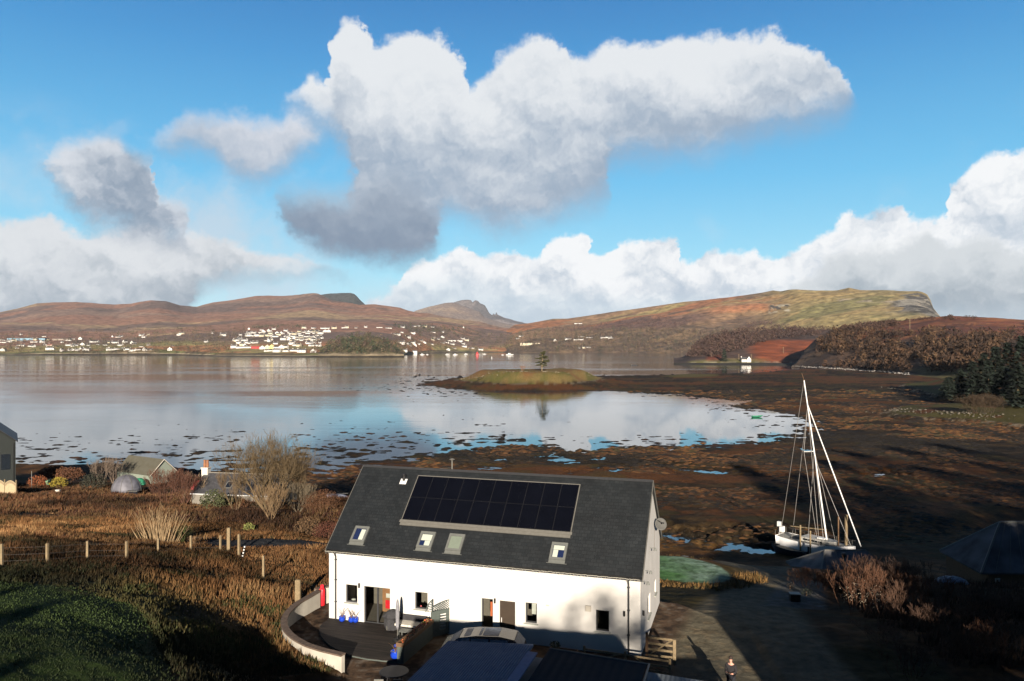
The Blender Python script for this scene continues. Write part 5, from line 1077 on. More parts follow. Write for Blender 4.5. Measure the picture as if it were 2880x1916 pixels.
# faces local -Y
V_ = [(0, 0, .95), (0, .01, 1.15), (0, .0, 1.38), (0, -.01, 1.49), (0, -.03, 1.56), (0, -.05, 1.66), (0, -.05, 1.74),
      (.10, 0, .90), (.11, 0, .50), (.12, .02, .09), (.13, -.13, .04), (-.10, 0, .90), (-.11, -.02, .50), (-.12, .02, .09), (-.13, -.13, .04),
      (.19, 0, 1.40), (.23, 0.02, 1.13), (.15, -.24, 1.10), (.09, -.33, 1.13), (-.19, 0, 1.40), (-.23, 0.02, 1.13), (-.15, -.24, 1.10), (-.09, -.33, 1.13)]
E_ = [(0, 1), (1, 2), (2, 3), (3, 4), (4, 5), (5, 6), (0, 7), (7, 8), (8, 9), (9, 10), (0, 11), (11, 12), (12, 13), (13, 14), (2, 15), (15, 16), (16, 17), (17, 18), (2, 19), (19, 20), (20, 21), (21, 22)]
Rr = [(.16, .12), (.15, .11), (.17, .11), (.06, .06), (.055, .055), (.085, .10), (.06, .07), (.09, .09), (.065, .065), (.045, .05), (.04, .035), (.09, .09), (.065, .065), (.045, .05), (.04, .035), .065, .05, .04, .03, .065, .05, .04, .03]
skin('body', V_, E_, Rr, M['skin'], per)
k_ = lambda r: tuple(v + .03 for v in r) if hasattr(r, '__len__') else r + .03
ji = [0, 1, 2, 15, 16, 17, 19, 20, 21]; mp_ = {v: i for i, v in enumerate(ji)}
skin('jacket', [V_[i] for i in ji], [(mp_[a], mp_[b]) for a, b in E_ if a in mp_ and b in mp_], [k_(Rr[i]) for i in ji], plain('dark_jacket', (.02, .018, .02), .9), per)
ti = [0, 7, 8, 9, 11, 12, 13]; mp_ = {v: i for i, v in enumerate(ti)}
skin('trousers', [V_[i] for i in ti], [(mp_[a], mp_[b]) for a, b in E_ if a in mp_ and b in mp_], [k_(Rr[i]) for i in ti], plain('dark_trousers', (.015, .016, .022), .9), per)
for sg in (-1, 1):
    skin('shoe', [(sg * .12, .05, .05), (sg * .125, -.04, .05), (sg * .13, -.17, .04)], [(0, 1), (1, 2)], [(.055, .05), (.055, .045), (.04, .035)], M['black'], per)
    hv = [(sg * .09, -.33, 1.13), (sg * .085, -.38, 1.145)]; he_ = [(0, 1)]; hr_ = [.024, .030]
    for f_ in range(4): b0 = len(hv); o_ = (f_ - 1.5) * .019; hv += [(sg * .08 + o_, -.415, 1.15), (sg * (.065) + o_, -.44 - (.004 if f_ in (1, 2) else 0), 1.13), (sg * .055 + o_, -.42, 1.115)]; he_ += [(1, b0), (b0, b0 + 1), (b0 + 1, b0 + 2)]; hr_ += [.010, .009, .008]
    b0 = len(hv); hv += [(sg * .05, -.375, 1.165), (sg * .035, -.40, 1.175)]; he_ += [(1, b0), (b0, b0 + 1)]; hr_ += [.011, .009]
    skin('hand', hv, he_, hr_, M['skin'], per, sub=1)
mb = MB(); mb.lathe([(.093, 1.70), (.098, 1.74), (.085, 1.80), (.045, 1.835), (.008, 1.845)], (0, -.035, 0), 14); mb.build('hair', plain('dark_hair', (.03, .02, .015), .8), per, smooth=True)
MB().add([(-.014, -.145, 1.655), (.014, -.145, 1.655), (0, -.170, 1.65), (0, -.14, 1.695)], [(0, 1, 2), (0, 2, 3), (2, 1, 3)]).build('nose', M['skin'], per)
for sg in (-1, 1): MB().lathe([(.002, -.008), (.012, 0), (.002, .008)], (sg * .032, -.140, 1.695), 8).build('eye', M['black'], per)
co = thing('controller', 'small grey remote controller held in both hands of the person', 'controller', (px_, py_, 9.75), R(-35)); MB().box(-.09, -.46, 1.135, .09, -.41, 1.165).build('case', M['lead'], co); MB().tube([(-.06, -.46, 1.165), (-.07, -.50, 1.24)], .006, 5).build('aerial', M['lead'], co)

# ================================================================ plants
def segs_mesh(name, S, mat, parent=None, col=(.3, .22, .13), n=3, **k):
    """twigs: one mesh of tapered three-sided stems; S rows are x0 y0 z0 x1 y1 z1 r0 r1"""
    S = np.array(S, float); a, b = S[:, :3], S[:, 3:6]; d = b - a; d /= np.maximum(np.linalg.norm(d, axis=1), 1e-6)[:, None]
    ref = np.where(np.abs(d[:, 2:3]) < .9, np.array([[0, 0, 1.]]), np.array([[1., 0, 0]])); u = np.cross(d, ref); u /= np.linalg.norm(u, axis=1)[:, None]; w = np.cross(d, u)
    V = []
    for e, r in ((a, S[:, 6]), (b, S[:, 7])):
        for j in range(n): t = 2 * math.pi * j / n; V.append(e + (u * math.cos(t) + w * math.sin(t)) * r[:, None])
    V = np.stack(V, 1).reshape(-1, 3); base = np.arange(len(S))[:, None] * 2 * n
    Fc = np.concatenate([np.concatenate([base + j, base + (j + 1) % n, base + n + (j + 1) % n, base + n + j], 1) for j in range(n)])
    rs = np.random.RandomState(3); c = np.array(col)[None] * rs.uniform(.75, 1.25, (len(S), 1)); c = np.repeat(c, 2 * n, 0)
    return new_mesh(name, V, Fc, mat, parent, col=c, **k)
def grow(S, p, d, L, r, depth, q, spread=.5, up=.15, nb=(2, 4), wob=.18, minr=.006, kink=3):
    p = Vector(p); d = Vector(d).normalized(); st = kink
    pts = [p]
    for i in range(st):
        d = (d + Vector((q.uniform(-1, 1), q.uniform(-1, 1), q.uniform(-.6, 1))) * wob + Vector((0, 0, up * .3))).normalized(); r1 = max(minr, r * (1 - .32 / st)); e = p + d * (L / st)
        S.append((*p, *e, r, r1)); p = e; r = r1; pts.append(p)
        if depth > 0 and i > 0 or depth > 2:
            if q.random() < .55:
                dd = (d + Vector((q.uniform(-1, 1), q.uniform(-1, 1), q.uniform(-.4, .8))).normalized() * spread * 1.4).normalized(); grow(S, p, dd, L * q.uniform(.5, .75), max(minr, r * .5), depth - 1, q, spread, up, nb, wob, minr, kink)
    if depth > 0:
        for k in range(q.randint(*nb)):
            dd = (d + Vector((q.uniform(-1, 1), q.uniform(-1, 1), q.uniform(-.5, .9))).normalized() * spread + Vector((0, 0, up))).normalized()
            grow(S, p, dd, L * q.uniform(.6, .85), max(minr, r * .62), depth - 1, q, spread, up, nb, wob, minr, kink)
def hz(x, y): return float(land(np.array([x, 0.0]), np.array([y, 1.0]))[0])
# the large bare tree and its neighbours
q = random.Random(21)
def bare_tree(label, px, py, z, stems, depth, L, r, col, seed, lean=(0, 0), spread=.5, name='bare_tree', cat='tree', minr=.008, nb=(2, 3), sp0=.9, group=None, kink=3):
    x, y, _ = P(px, py, z); z = hz(x, y) - .05; t = thing(name, label, cat, (x, y, z), 0, group); q = random.Random(seed); T_, S = [], []
    for k in range(stems):
        a = 6.283 * k / stems + q.uniform(-.4, .4); d = Vector((math.cos(a) * sp0 * .5 + lean[0], math.sin(a) * sp0 * .5 + lean[1], 1)); b0 = Vector((math.cos(a) * .18, math.sin(a) * .18, 0)); e = b0 + d.normalized() * L * q.uniform(.5, .8)
        T_.append((*b0, *e, r * 1.2, r * .8)); 
        for j in range(3): grow(S, e if j else b0 + (e - b0) * .6, d + Vector((q.uniform(-1, 1), q.uniform(-1, 1), q.uniform(-.1, .6))) * .6, L, r * .6, depth, q, spread, .22, nb, .2, minr, kink)
    segs_mesh('trunk', T_, M['twig'], t, col, n=6); segs_mesh('branches', S, M['twig'], t, col); return t
bare_tree('large bare tree with a wide crown of pale twigs in front of the water', 752, 1436, 6.6, 7, 4, 2.75, .17, (.115, .082, .044), 5, spread=.85, minr=.009, sp0=1.5)
bare_tree('bare tree leaning over the shore, joined to the right of the largest tree', 800, 1425, 6.0, 3, 4, 1.9, .10, (.11, .08, .044), 8, lean=(.5, 0), spread=.6, minr=.011)
bare_tree('small fan shaped bare tree in front of the low cottage', 662, 1437, 6.3, 5, 3, 1.5, .05, (.13, .09, .05), 9, spread=.35, minr=.009)
bare_tree('bare shrub with upright stems under the largest tree', 762, 1462, 7.0, 7, 3, 1.2, .04, (.18, .12, .065), 10, spread=.35, name='bare_shrub', cat='shrub', minr=.009)
bare_tree('grey leafless shrub between the largest tree and the house', 838, 1440, 6.4, 6, 3, 1.2, .04, (.15, .12, .08), 11, spread=.6, name='bare_shrub', cat='shrub', minr=.009, sp0=1.4)
bare_tree('reddish brown leafless bush beside the green shed', 468, 1415, 5.0, 9, 3, 1.5, .04, (.105, .05, .032), 12, spread=.5, name='bare_shrub', cat='shrub', minr=.012, sp0=1.3)
bare_tree('reddish brown leafless bush left of the low cottage chimney', 520, 1420, 5.0, 8, 3, 1.3, .04, (.095, .045, .03), 13, spread=.5, name='bare_shrub', cat='shrub', minr=.012, sp0=1.3)
bare_tree('thin bare tree with pale stems beside the red tarpaulin', 530, 1412, 5.0, 2, 3, 1.3, .05, (.27, .20, .13), 14, spread=.4, minr=.009)
bare_tree('bare grey shrub behind the plastic dome', 285, 1350, 3.0, 5, 3, 1.4, .05, (.16, .12, .09), 15, spread=.6, name='bare_shrub', cat='shrub', minr=.010)
bare_tree('bare twiggy shrub beside the plastic dome', 318, 1348, 3.0, 4, 3, 1.4, .05, (.16, .12, .09), 16, spread=.6, name='bare_shrub', cat='shrub', minr=.010)
# dead stems with flax
x, y, _ = P(452, 1534, 9.4); z = hz(x, y); t = thing('stem_clump', 'clump of tall pale dead stems behind the wire fence', 'shrub', (x, y, z)); S = []
for k in range(120):
    a = q.uniform(0, 6.28); r_ = q.uniform(0, 1.0); p = Vector((math.cos(a) * r_ * 1.6, math.sin(a) * r_ * .6, 0)); d = Vector((p.x * .42 + q.uniform(-.12, .12), p.y * .3, 1)).normalized(); h = q.uniform(1.4, 3.1)
    for j in range(3): e = p + d * h / 3; S.append((*p, *e, .028 - j * .006, .022 - j * .006)); p = e; d = (d + Vector((q.uniform(-.16, .16), q.uniform(-.1, .1), 0))).normalized()
    if q.random() < .5: S.append((*p, *(p + (d + Vector((q.uniform(-.5, .5), 0, 0))) * .4), .012, .008))
segs_mesh('stems', S, M['twig'], t, (.27, .19, .105))
def flax(label, x, y, z, n, h, col, seed, wid=.05):
    q = np.random.RandomState(seed); V, Fc, cc = [], [], []
    for k in range(n):
        a = q.uniform(0, 6.28); l = h * q.uniform(.6, 1.1); w = wid * q.uniform(.7, 1.2); out = q.uniform(.15, .9); dx, dy = math.cos(a), math.sin(a); p = []
        for t_ in (0, .35, .7, 1.0): p.append((dx * out * l * t_ ** 1.6 + dx * .1, dy * out * l * t_ ** 1.6 + dy * .1, l * (t_ - .35 * out * t_ ** 3)))
        b0 = len(V)
        for j, pp in enumerate(p): ww = w * (1, .9, .6, .05)[j]; V += [(pp[0] - dy * ww, pp[1] + dx * ww, pp[2]), (pp[0] + dy * ww, pp[1] - dx * ww, pp[2])]; c_ = np.array(col) * q.uniform(.6, 1.3); cc += [c_, c_]
        for j in range(3): Fc.append((b0 + 2 * j, b0 + 2 * j + 1, b0 + 2 * j + 3, b0 + 2 * j + 2))
    o = new_mesh('flax_bush', np.array(V), Fc, M['leaf'], col=np.array(cc), loc=(x, y, z)); tag(o, label, 'plant'); return o
x, y, _ = P(512, 1528, 9.2); flax('green strap leaved bush on the right of the pale dead stems', x, y, hz(x, y), 130, 1.7, (.075, .085, .028), 5)
x, y, _ = P(545, 1541, 9.2); flax('low heap of dead orange leaves beside the green strap leaved bush', x, y, hz(x, y), 90, .9, (.20, .12, .06), 6)
def leafy(label, px, py, z, r, col, seed, name='shrub', n=500, s=.10, cat='shrub', fl=.8, lift=.6, group=None):
    x, y, _ = P(px, py, z); z = hz(x, y); q = random.Random(seed); mb = MB(); leaf_ball(mb, (0, 0, r * lift), r, n, s, q, fl); c = np.array(col); rs = np.random.RandomState(seed)
    cc = np.repeat(c[None] * rs.uniform(.55, 1.35, (len(mb.f), 1)), 4, 0); t = thing(name, label, cat, (x, y, z), 0, group)
    new_mesh('foliage', mb.v, mb.f, M['leaf'], t, col=cc); MB().tube([(0, 0, -.1), (0, 0, r * .7)], [.06, .03], 5).build('trunk', M['woodd'], t); return t
leafy('yellow leaved shrub beside the mint green bucket', 165, 1362, 4.2, 1.35, (.26, .20, .03), 3); leafy('orange red shrub beside the thin washing pole', 105, 1362, 4.2, 1.5, (.22, .075, .03), 4)
leafy('wide russet hedge behind the yellow shrub', 150, 1345, 3.2, 2.6, (.13, .058, .028), 6, name='hedge', n=1500, s=.16, fl=.5); leafy('russet bush behind the yellow shrub, towards the dome', 200, 1346, 3.2, 2.2, (.10, .045, .024), 7, n=900, s=.16, fl=.6)
leafy('dark evergreen bush in front of the low cottage', 600, 1430, 6.0, 1.7, (.055, .062, .028), 8, n=700, s=.13); leafy('pale olive bush by the cottage, right of the dark evergreen bush', 628, 1424, 5.8, 1.2, (.13, .125, .06), 9)
leafy('dark green bush left of the frosted plastic dome', 262, 1372, 4.2, 2.0, (.03, .03, .02), 10, n=800, s=.13); leafy('round dark bush beside the red tarpaulin', 590, 1385, 3.8, 1.8, (.022, .02, .02), 11, n=800, s=.13)
leafy('russet bramble bush against the left roof edge of the house', 900, 1450, 6.0, 2.4, (.115, .055, .028), 12, n=2600, s=.06, fl=.6); leafy('dark russet bramble below the left roof edge of the house', 925, 1490, 7.6, 1.7, (.095, .036, .022), 13, n=1500, s=.06, fl=.6)
leafy('small bright green plant among the brown grass', 700, 1486, 8.0, .55, (.16, .17, .05), 14, n=160); leafy('brown bush at the edge of the road behind the house roof', 865, 1480, 7.6, 1.5, (.10, .06, .03), 15, n=700, s=.10)
# rough grass of the field: blades
def grass(name, label, n, xr, yr, keep, hgt, pal_, seed, wid=.035, nb=5):
    rs = np.random.RandomState(seed); x = rs.uniform(*xr, n); y = rs.uniform(*yr, n); k = keep(x, y); x, y = x[k], y[k]; n = len(x); z = land(x, y)
    n1 = fbm(x, y, 4, 3, 91); gv = sst(poly_sd(x, y, LP) + n1 * 7, -9, -1.5) if name == 'rough_grass' else np.zeros(n); idx = np.clip(((n1 + .5) * len(pal_) + rs.uniform(-.8, .8, n)).astype(int), 0, len(pal_) - 1); base = np.array(pal_)[idx]; base = base + (np.array((.040, .046, .015)) - base) * (gv * .85)[:, None]; hscale = 1 - gv * .5
    clump = np.clip(1 + fbm(x, y, 3.2, 3, 95) * 2.2, .35, 2.0) * hscale
    x = np.repeat(x, nb); y = np.repeat(y, nb); z = np.repeat(z, nb); base = np.repeat(base, nb, 0); cl = np.repeat(clump, nb); m = len(x)
    x = x + rs.normal(0, .10, m); y = y + rs.normal(0, .10, m); a = rs.uniform(0, 6.28, m); h = hgt * cl * rs.uniform(.5, 1.15, m); w = wid * rs.uniform(.6, 1.3, m); lx = rs.normal(.12, .22, m) * h; ly = rs.normal(0, .2, m) * h
    V = np.stack([np.stack([x - np.cos(a) * w, y - np.sin(a) * w, z - .05], 1), np.stack([x + np.cos(a) * w, y + np.sin(a) * w, z - .05], 1), np.stack([x + lx, y + ly, z + h], 1)], 1).reshape(-1, 3)
    big = np.clip(.85 + fbm(x, y, 14, 4, 97) * 2.4, .30, 1.3)[:, None]; c = np.repeat(base * big * rs.uniform(.75, 1.3, (m, 1)), 3, 0); o = new_mesh(name, V, np.arange(3 * m).reshape(-1, 3), M['leaf'], col=c); return tag(o, kind='stuff')
LP = [P(px, py, zz)[:2] for px, py, zz in [(-900, 1640, 15), (0, 1645, 14), (160, 1655, 13.6), (330, 1690, 13.2), (400, 1740, 13.2), (430, 1810, 13.4), (480, 1916, 13.6)]] + [(-14, 16), (-14, 0), (-70, 0)]
RP = [P(*a)[:2] for a in [(560, 1518, 8.9), (700, 1512, 8.7), (900, 1505, 8.4), (1000, 1502, 8.2), (1000, 1530, 8.2), (900, 1534, 8.4), (790, 1542, 8.5), (680, 1552, 8.7), (600, 1548, 9.0)]]
def keepf(x, y): return (poly_sd(x, y, YARD) < -.25) & (poly_sd(x, y, LP) < -.3) & (poly_sd(x, y, RP) < -.1) & ((hloc(x, y)[0] < -.3) | (y < 40) & (x < -5)) & (np.abs(x) < y * .8 + 6)
MOOR = [(.040, .040, .015), (.062, .042, .017), (.125, .062, .024), (.18, .088, .034), (.24, .14, .06), (.105, .045, .020)]
grass('rough_grass', '', 66000, (-62, -5), (24, 78), lambda x, y: keepf(x, y), .34, MOOR, 1, .030, 5)
grass('rough_grass', '', 26000, (-95, -10), (78, 122), lambda x, y: keepf(x, y) & (fbm(x, y, 9, 3, 77) > -.18), .45, [(.034, .026, .013), (.070, .034, .017), (.105, .048, .022), (.135, .078, .034), (.065, .026, .016)], 2, .05, 5)
grass('lawn_grass', '', 60000, (-60, -6), (22, 44), lambda x, y: (poly_sd(x, y, LP) > -.6), .045, [(.042, .068, .018), (.046, .072, .020), (.052, .072, .022)], 3, .026, 4)
grass('bank_grass', '', 16000, (-30, -8), (26, 48), lambda x, y: keepf(x, y) & (fbm(x, y, 3, 3, 78) > -.02), .26, [(.030, .036, .012), (.045, .050, .016), (.06, .05, .02)], 4, .035, 5)
grass('lawn_edge_grass', '', 9000, (-2, 24), (54, 92), lambda x, y: (np.abs(poly_sd(x, y, LAWN) + 1.4) < 1.2) & (y < 62) | ((np.abs(y - np.interp(x, [0, 10, 18, 25, 32], [94, 94, 88, 88, 86])) < 1.6) & (x > 8)), .32, [(.10, .06, .02), (.16, .09, .03), (.07, .06, .02)], 5, .03, 5)

# ================================================================ fence and posts on the left
def post(label, px, pyb, h, z, w=.066, name='fence_post', lean=0, grp='posts of the wire fence across the field', mat='wood', wy=None):
    x, y, _ = P(px, pyb, z); z = hz(x, y); m = MB(); m.box(-w, -(wy or w), -.15, w, (wy or w), h - .03); m.box(-w * .8, -(wy or w) * .8, h - .029, w * .8, (wy or w) * .8, h)
    o = m.build(name, M[mat], loc=(x, y, z)); o.rotation_euler = (0, lean, rnd.uniform(-.3, .3)); tag(o, label, 'post', grp); return (x, y, z, h)
fp = [post('wooden fence post at the left edge of the photo', 5, 1592, 1.32, 13.5), post('second wooden post from the left in the wire fence', 133, 1587, 1.28, 13.1), post('third wooden post from the left in the wire fence', 246, 1577, 1.28, 12.5), post('fourth wooden post from the left in the wire fence', 356, 1576, 1.28, 12.0),
      post('wooden fence post in front of the tall dead stems', 445, 1566, 1.26, 11.2), post('wooden fence post in front of the green strap leaved bush', 537, 1555, 1.26, 10.2), post('weathered fence post left of the tall gatepost', 620, 1550, 1.3, 9.7)]
post('tall thick wooden gatepost beside the road', 643.5, 1552, 1.95, 9.6, .12, 'gatepost', grp=None); post('thin wooden post just right of the tall gatepost', 672, 1566, 1.75, 9.7, .075, grp=None); post('lone thin post halfway between the road and the curved wall', 741, 1630, 1.6, 9.9, .07, grp=None)
post('broad flat topped sleeper post behind the curved wall', 838, 1692, 1.42, 10.0, .17, 'sleeper_post', grp=None, wy=.07)
wi = thing('fence_wire', 'thin wires strung between the wooden fence posts across the field', 'wire')
for k_, hh in enumerate((.35, .7, 1.1)):
    mb = MB(); mb.tube([(p[0], p[1] - .07, p[2] + hh) for p in fp], .0045, 4); mb.build('strand', M['wire'], wi)
x, y, _ = P(681, 1569, 9.7); z = hz(x, y); mk = thing('striped_marker', 'leaning black and white striped marker beside the thin post', 'marker post', (x, y, z)); mk.rotation_euler = (0, .22, 0)
MB().tube([(0, 0, 0), (0, 0, .98)], .055, 8).build('pole', M['black'], mk)
for k in range(4): MB().tube([(0, 0, .12 + k * .24), (0, 0, .23 + k * .24)], .0565, 8, cap=False).build('white_band', M['white'], mk)

# ================================================================ buildings and clutter on the left shore
M['olive_wall'] = plain('green_grey_render', (.016, .020, .019), .9); M['mintwall'] = plain('pale_green_wall', (.20, .23, .19), .8); M['cottage'] = plain('cottage_render', (.17, .155, .13), .9, var=.15)  # olive_wall is darkened so its colour carries the shade on that gable
_r = Vector((-.556, .831)); _p = Vector((-.831, -.556)); nhc = Vector((-77.7, 118)) + _p * 6.6 + _r * 6.5
nh = simple_house('neighbour_house', 'grey green house with a dark roof at the left edge of the photo', nhc.x - 6.6, nhc.y - 6.5, nhc.x + 6.6, nhc.y + 6.5, 3.6, 7.5, 13.0, axis='y', wall='olive_wall', roofm='black', rz=math.atan2(.556, .831))
MB().box(-.9 + 5.6, -6.56, 3.2, .3 + 5.6, -6.52, 5.6).build('window', M['glass'], nh); MB().tube([(6.35, -6.56, .2), (6.35, -6.56, 7.3)], .06, 6).build('downpipe', M['black'], nh)
x, y, _ = P(14, 1383, 5.6); z = hz(x, y); af = thing('arched_fence', 'pale wooden fence panels with wavy slatted tops by the grey green house', 'fence', (x, y, z), -.25)
for k in range(3):
    x0 = 1.9 - 2.0 * k; MB().box(x0 + .001, -.06, 0, x0 + .12, .06, 2.1).build('post', M['wood'], af); mb = MB()
    tp = lambda u: 1.55 + .42 * math.sin(math.pi * u)
    for j in range(12): u = (j + .5) / 12; mb.box(x0 - 1.88 + j * .156, -.02, .15, x0 - 1.88 + j * .156 + .145, .02, tp(u) - .38)
    for j in range(18): u = (j + .5) / 18; mb.box(x0 - 1.88 + j * .104, -.015, tp(u) - .36, x0 - 1.88 + j * .104 + .05, .015, tp(u))
    mb.tube([(x0 - 1.88 + 1.87 * u / 10, 0, tp(u / 10)) for u in range(11)], .035, 6); mb.tube([(x0 - 1.88 + 1.87 * u / 10, -.03, tp(u / 10) - .38) for u in range(11)], .03, 6); mb.build('panel', plain('pale_larch', (.40, .31, .19), .85, var=.15), af)
x, y, _ = P(89, 1361, 4.6); tag(MB().tube([(0, 0, -.2), (0, 0, 2.75)], .045, 6).build('washing_pole', M['lead'], loc=(x, y, hz(x, y))), 'thin grey washing pole standing by the orange red shrub', 'pole')
x, y, _ = P(134, 1353, 4.2); z = hz(x, y); bk = thing('bucket', 'mint green bucket hung between the orange and yellow shrubs', 'bucket', (x, y, z + .3)); MB().lathe([(.22, 0), (.33, .7), (.35, .72), (.31, .70), (.2, .05)], n=14).build('body', M['mint'], bk); MB().tube([(.33 * math.cos(a), 0, .72 + .2 * math.sin(a)) for a in np.linspace(0, math.pi, 9)], .01, 4).build('handle', M['lead'], bk)
x, y, _ = P(163, 1376, 4.8); tag(MB().box(-.3, -.2, 0, .3, .2, .32).box(-.33, -.23, .32, .33, .23, .36).build('storage_box', M['pale'], loc=(x, y, hz(x, y))), 'small white box on the grass below the yellow shrub', 'box')
# plastic dome
x, y, _ = P(341, 1379, 4.2); z = hz(x, y); dm = thing('polytunnel', 'low dome shaped polytunnel with a frosted grey cover beside the green shed', 'polytunnel', (x, y + 1.5, z), .1)
prof = [(2.15 * math.cos(a), 2.5 * math.sin(a)) for a in np.linspace(0, math.pi / 2 - .05, 8)]; MB().lathe(prof, n=28).build('cover', plain('frosted_plastic', (.11, .11, .13), .6, var=.35, scale=1.2, bmp=.4, dist=.1), dm, smooth=True)
mb = MB()
for k in range(4): a = k * math.pi / 4; mb.tube([(2.17 * math.cos(t) * math.cos(a), 2.17 * math.cos(t) * math.sin(a), 2.52 * math.sin(t)) for t in np.linspace(0, math.pi, 15)], .03, 4)
mb.build('hoops', M['lead'], dm)
x, y, _ = P(320, 1373, 4.4); tag(MB().lathe([(.2, 0), (.26, .2), (.26, .5), (.12, .62)], n=12).build('buoy', M['orange'], loc=(x, y, hz(x, y) + .1)), 'orange buoy lying in front of the polytunnel', 'buoy')
x, y, _ = P(372, 1379, 4.4); wb = thing('cold_frame', 'low glass cold frame with a pale frame right of the polytunnel', 'cold frame', (x, y, hz(x, y))); MB().box(-.7, -.4, 0, .9, .4, .5).build('base', M['glass'], wb); MB().box(-.75, -.45, .5, .95, .45, .56).build('lid', M['lead'], wb)
# green shed
A_ = Vector(P(365, 1280, 5.9)); B_ = Vector(P(462, 1292, 5.9)); dd = (B_ - A_); Ls = dd.length; sh = thing('boat_shed', 'green shed with an old corrugated pitched roof near the left shore', 'shed', (A_.x, A_.y, 1.6), math.atan2(dd.y, dd.x)); hwd, e_, r_ = 2.7, 1.75, 4.3
roof_mesh('roof', [[(-.2, -hwd, e_), (Ls, -hwd, e_), (Ls, 0, r_), (-.2, 0, r_)], [(Ls, hwd, e_), (-.2, hwd, e_), (-.2, 0, r_), (Ls, 0, r_)]], M['oldroof'], sh, th=.07)
MB().add([(0, -hwd + .3, 0), (Ls - .25, -hwd + .3, 0), (Ls - .25, hwd - .3, 0), (0, hwd - .3, 0), (0, -hwd + .3, e_ + .12), (Ls - .25, -hwd + .3, e_ + .12), (Ls - .25, hwd - .3, e_ + .12), (0, hwd - .3, e_ + .12), (0, 0, r_ - .1), (Ls - .25, 0, r_ - .1)], [(0, 1, 5, 4), (1, 2, 6, 9, 5), (2, 3, 7, 6), (3, 0, 4, 8, 7)]).build('wall', M['mintwall'], sh)
[MB().bar((Ls + .04, sg * hwd, e_ - .02), (Ls + .04, 0, r_ - .02), .16).build('bargeboard', M['cream'], sh) for sg in (-1, 1)]
def tarp(name, label, px, py, z, w, d, h, mat, cat, seed):
    x, y, _ = P(px, py, z); q = random.Random(seed); n = 9; mb = MB(); V = [(w * (i / n - .5), d * (j / n - .5), h * (math.sin(math.pi * i / n) * math.sin(math.pi * j / n)) ** .45 + q.uniform(-.05, .05) * (0 < i < n)) for i in range(n + 1) for j in range(n + 1)]
    mb.add(V, [(i * (n + 1) + j, (i + 1) * (n + 1) + j, (i + 1) * (n + 1) + j + 1, i * (n + 1) + j + 1) for i in range(n) for j in range(n)]); tag(mb.build(name, M[mat], loc=(x, y, hz(x, y))), label, cat)
tarp('tarpaulin', 'green tarpaulin over a heap between the polytunnel and the green shed', 392, 1345, 3.2, 2.2, 1.6, 1.1, 'green', 'tarpaulin', 3); M['redtarp'] = plain('red_tarp', (.22, .015, .02), .7, var=.2); tarp('tarpaulin', 'red tarpaulin over a heap left of the low cottage', 556, 1362, 3.2, 2.0, 1.6, 1.6, 'redtarp', 'tarpaulin', 4)
# low cottage with two chimneys
A_ = Vector(P(577, 1326, 8.7)); B_ = Vector(P(806, 1332.5, 8.7)); dd = (B_ - A_); Lc = dd.length; ct = thing('cottage', 'low white cottage with a chimney at each end behind the largest bare tree', 'cottage', (A_.x, A_.y, 3.0), math.atan2(dd.y, dd.x)); hw_, e_, r_ = 3.6, 3.3, 5.55
roof_mesh('roof', [[(0, -hw_, e_), (Lc, -hw_, e_), (Lc, 0, r_), (0, 0, r_)], [(Lc, hw_, e_), (0, hw_, e_), (0, 0, r_), (Lc, 0, r_)]], M['slate2'], ct, th=.10)
MB().box(-.0, -.12, r_ - .03, Lc, .12, r_ + .09).build('ridge', M['cottage'], ct)
MB().add([(0.1, -hw_ + .2, -.5), (Lc - .1, -hw_ + .2, -.5), (Lc - .1, hw_ - .2, -.5), (0.1, hw_ - .2, -.5), (0.1, -hw_ + .2, e_), (Lc - .1, -hw_ + .2, e_), (Lc - .1, hw_ - .2, e_), (0.1, hw_ - .2, e_), (0.1, 0, r_ - .12), (Lc - .1, 0, r_ - .12)], [(0, 1, 5, 4), (1, 2, 6, 9, 5), (2, 3, 7, 6), (3, 0, 4, 8, 7)]).build('wall', M['cottage'], ct)
for xx in (-.3, Lc - .6):
    c = MB().box(xx, -.42, r_ - .7, xx + .9, .42, r_ + .62).box(xx - .08, -.5, r_ + .62, xx + .98, .5, r_ + .74).build('chimney', M['pale'], ct)
    for dx in (.25, .65): MB().lathe([(.16, 0), (.20, .3), (.15, .75), (.19, 1.0)], (xx + dx, 0, r_ + .74), 10).build('chimney_pot', M['pot'], c)
sl_ = (r_ - e_) / hw_
for xx, lb in ((4.2, 1),):
    mb = MB(); mb.add([(xx, -2.6, e_ + (hw_ - 2.6) * sl_ + .05), (xx + 1.05, -2.6, e_ + (hw_ - 2.6) * sl_ + .05), (xx + 1.05, -1.4, e_ + (hw_ - 1.4) * sl_ + .05), (xx, -1.4, e_ + (hw_ - 1.4) * sl_ + .05)], [(0, 1, 2, 3)]); f = mb.build('roof_window', M['lead'], ct)
    mb = MB(); mb.add([(xx + .14, -2.45, e_ + (hw_ - 2.45) * sl_ + .07), (xx + .91, -2.45, e_ + (hw_ - 2.45) * sl_ + .07), (xx + .91, -1.55, e_ + (hw_ - 1.55) * sl_ + .07), (xx + .14, -1.55, e_ + (hw_ - 1.55) * sl_ + .07)], [(0, 1, 2, 3)]); mb.build('pane', M['glass'], f)
MB().tube([(0, -hw_ - .05, e_), (Lc, -hw_ - .05, e_)], .06, 6).build('gutter', M['white'], ct)
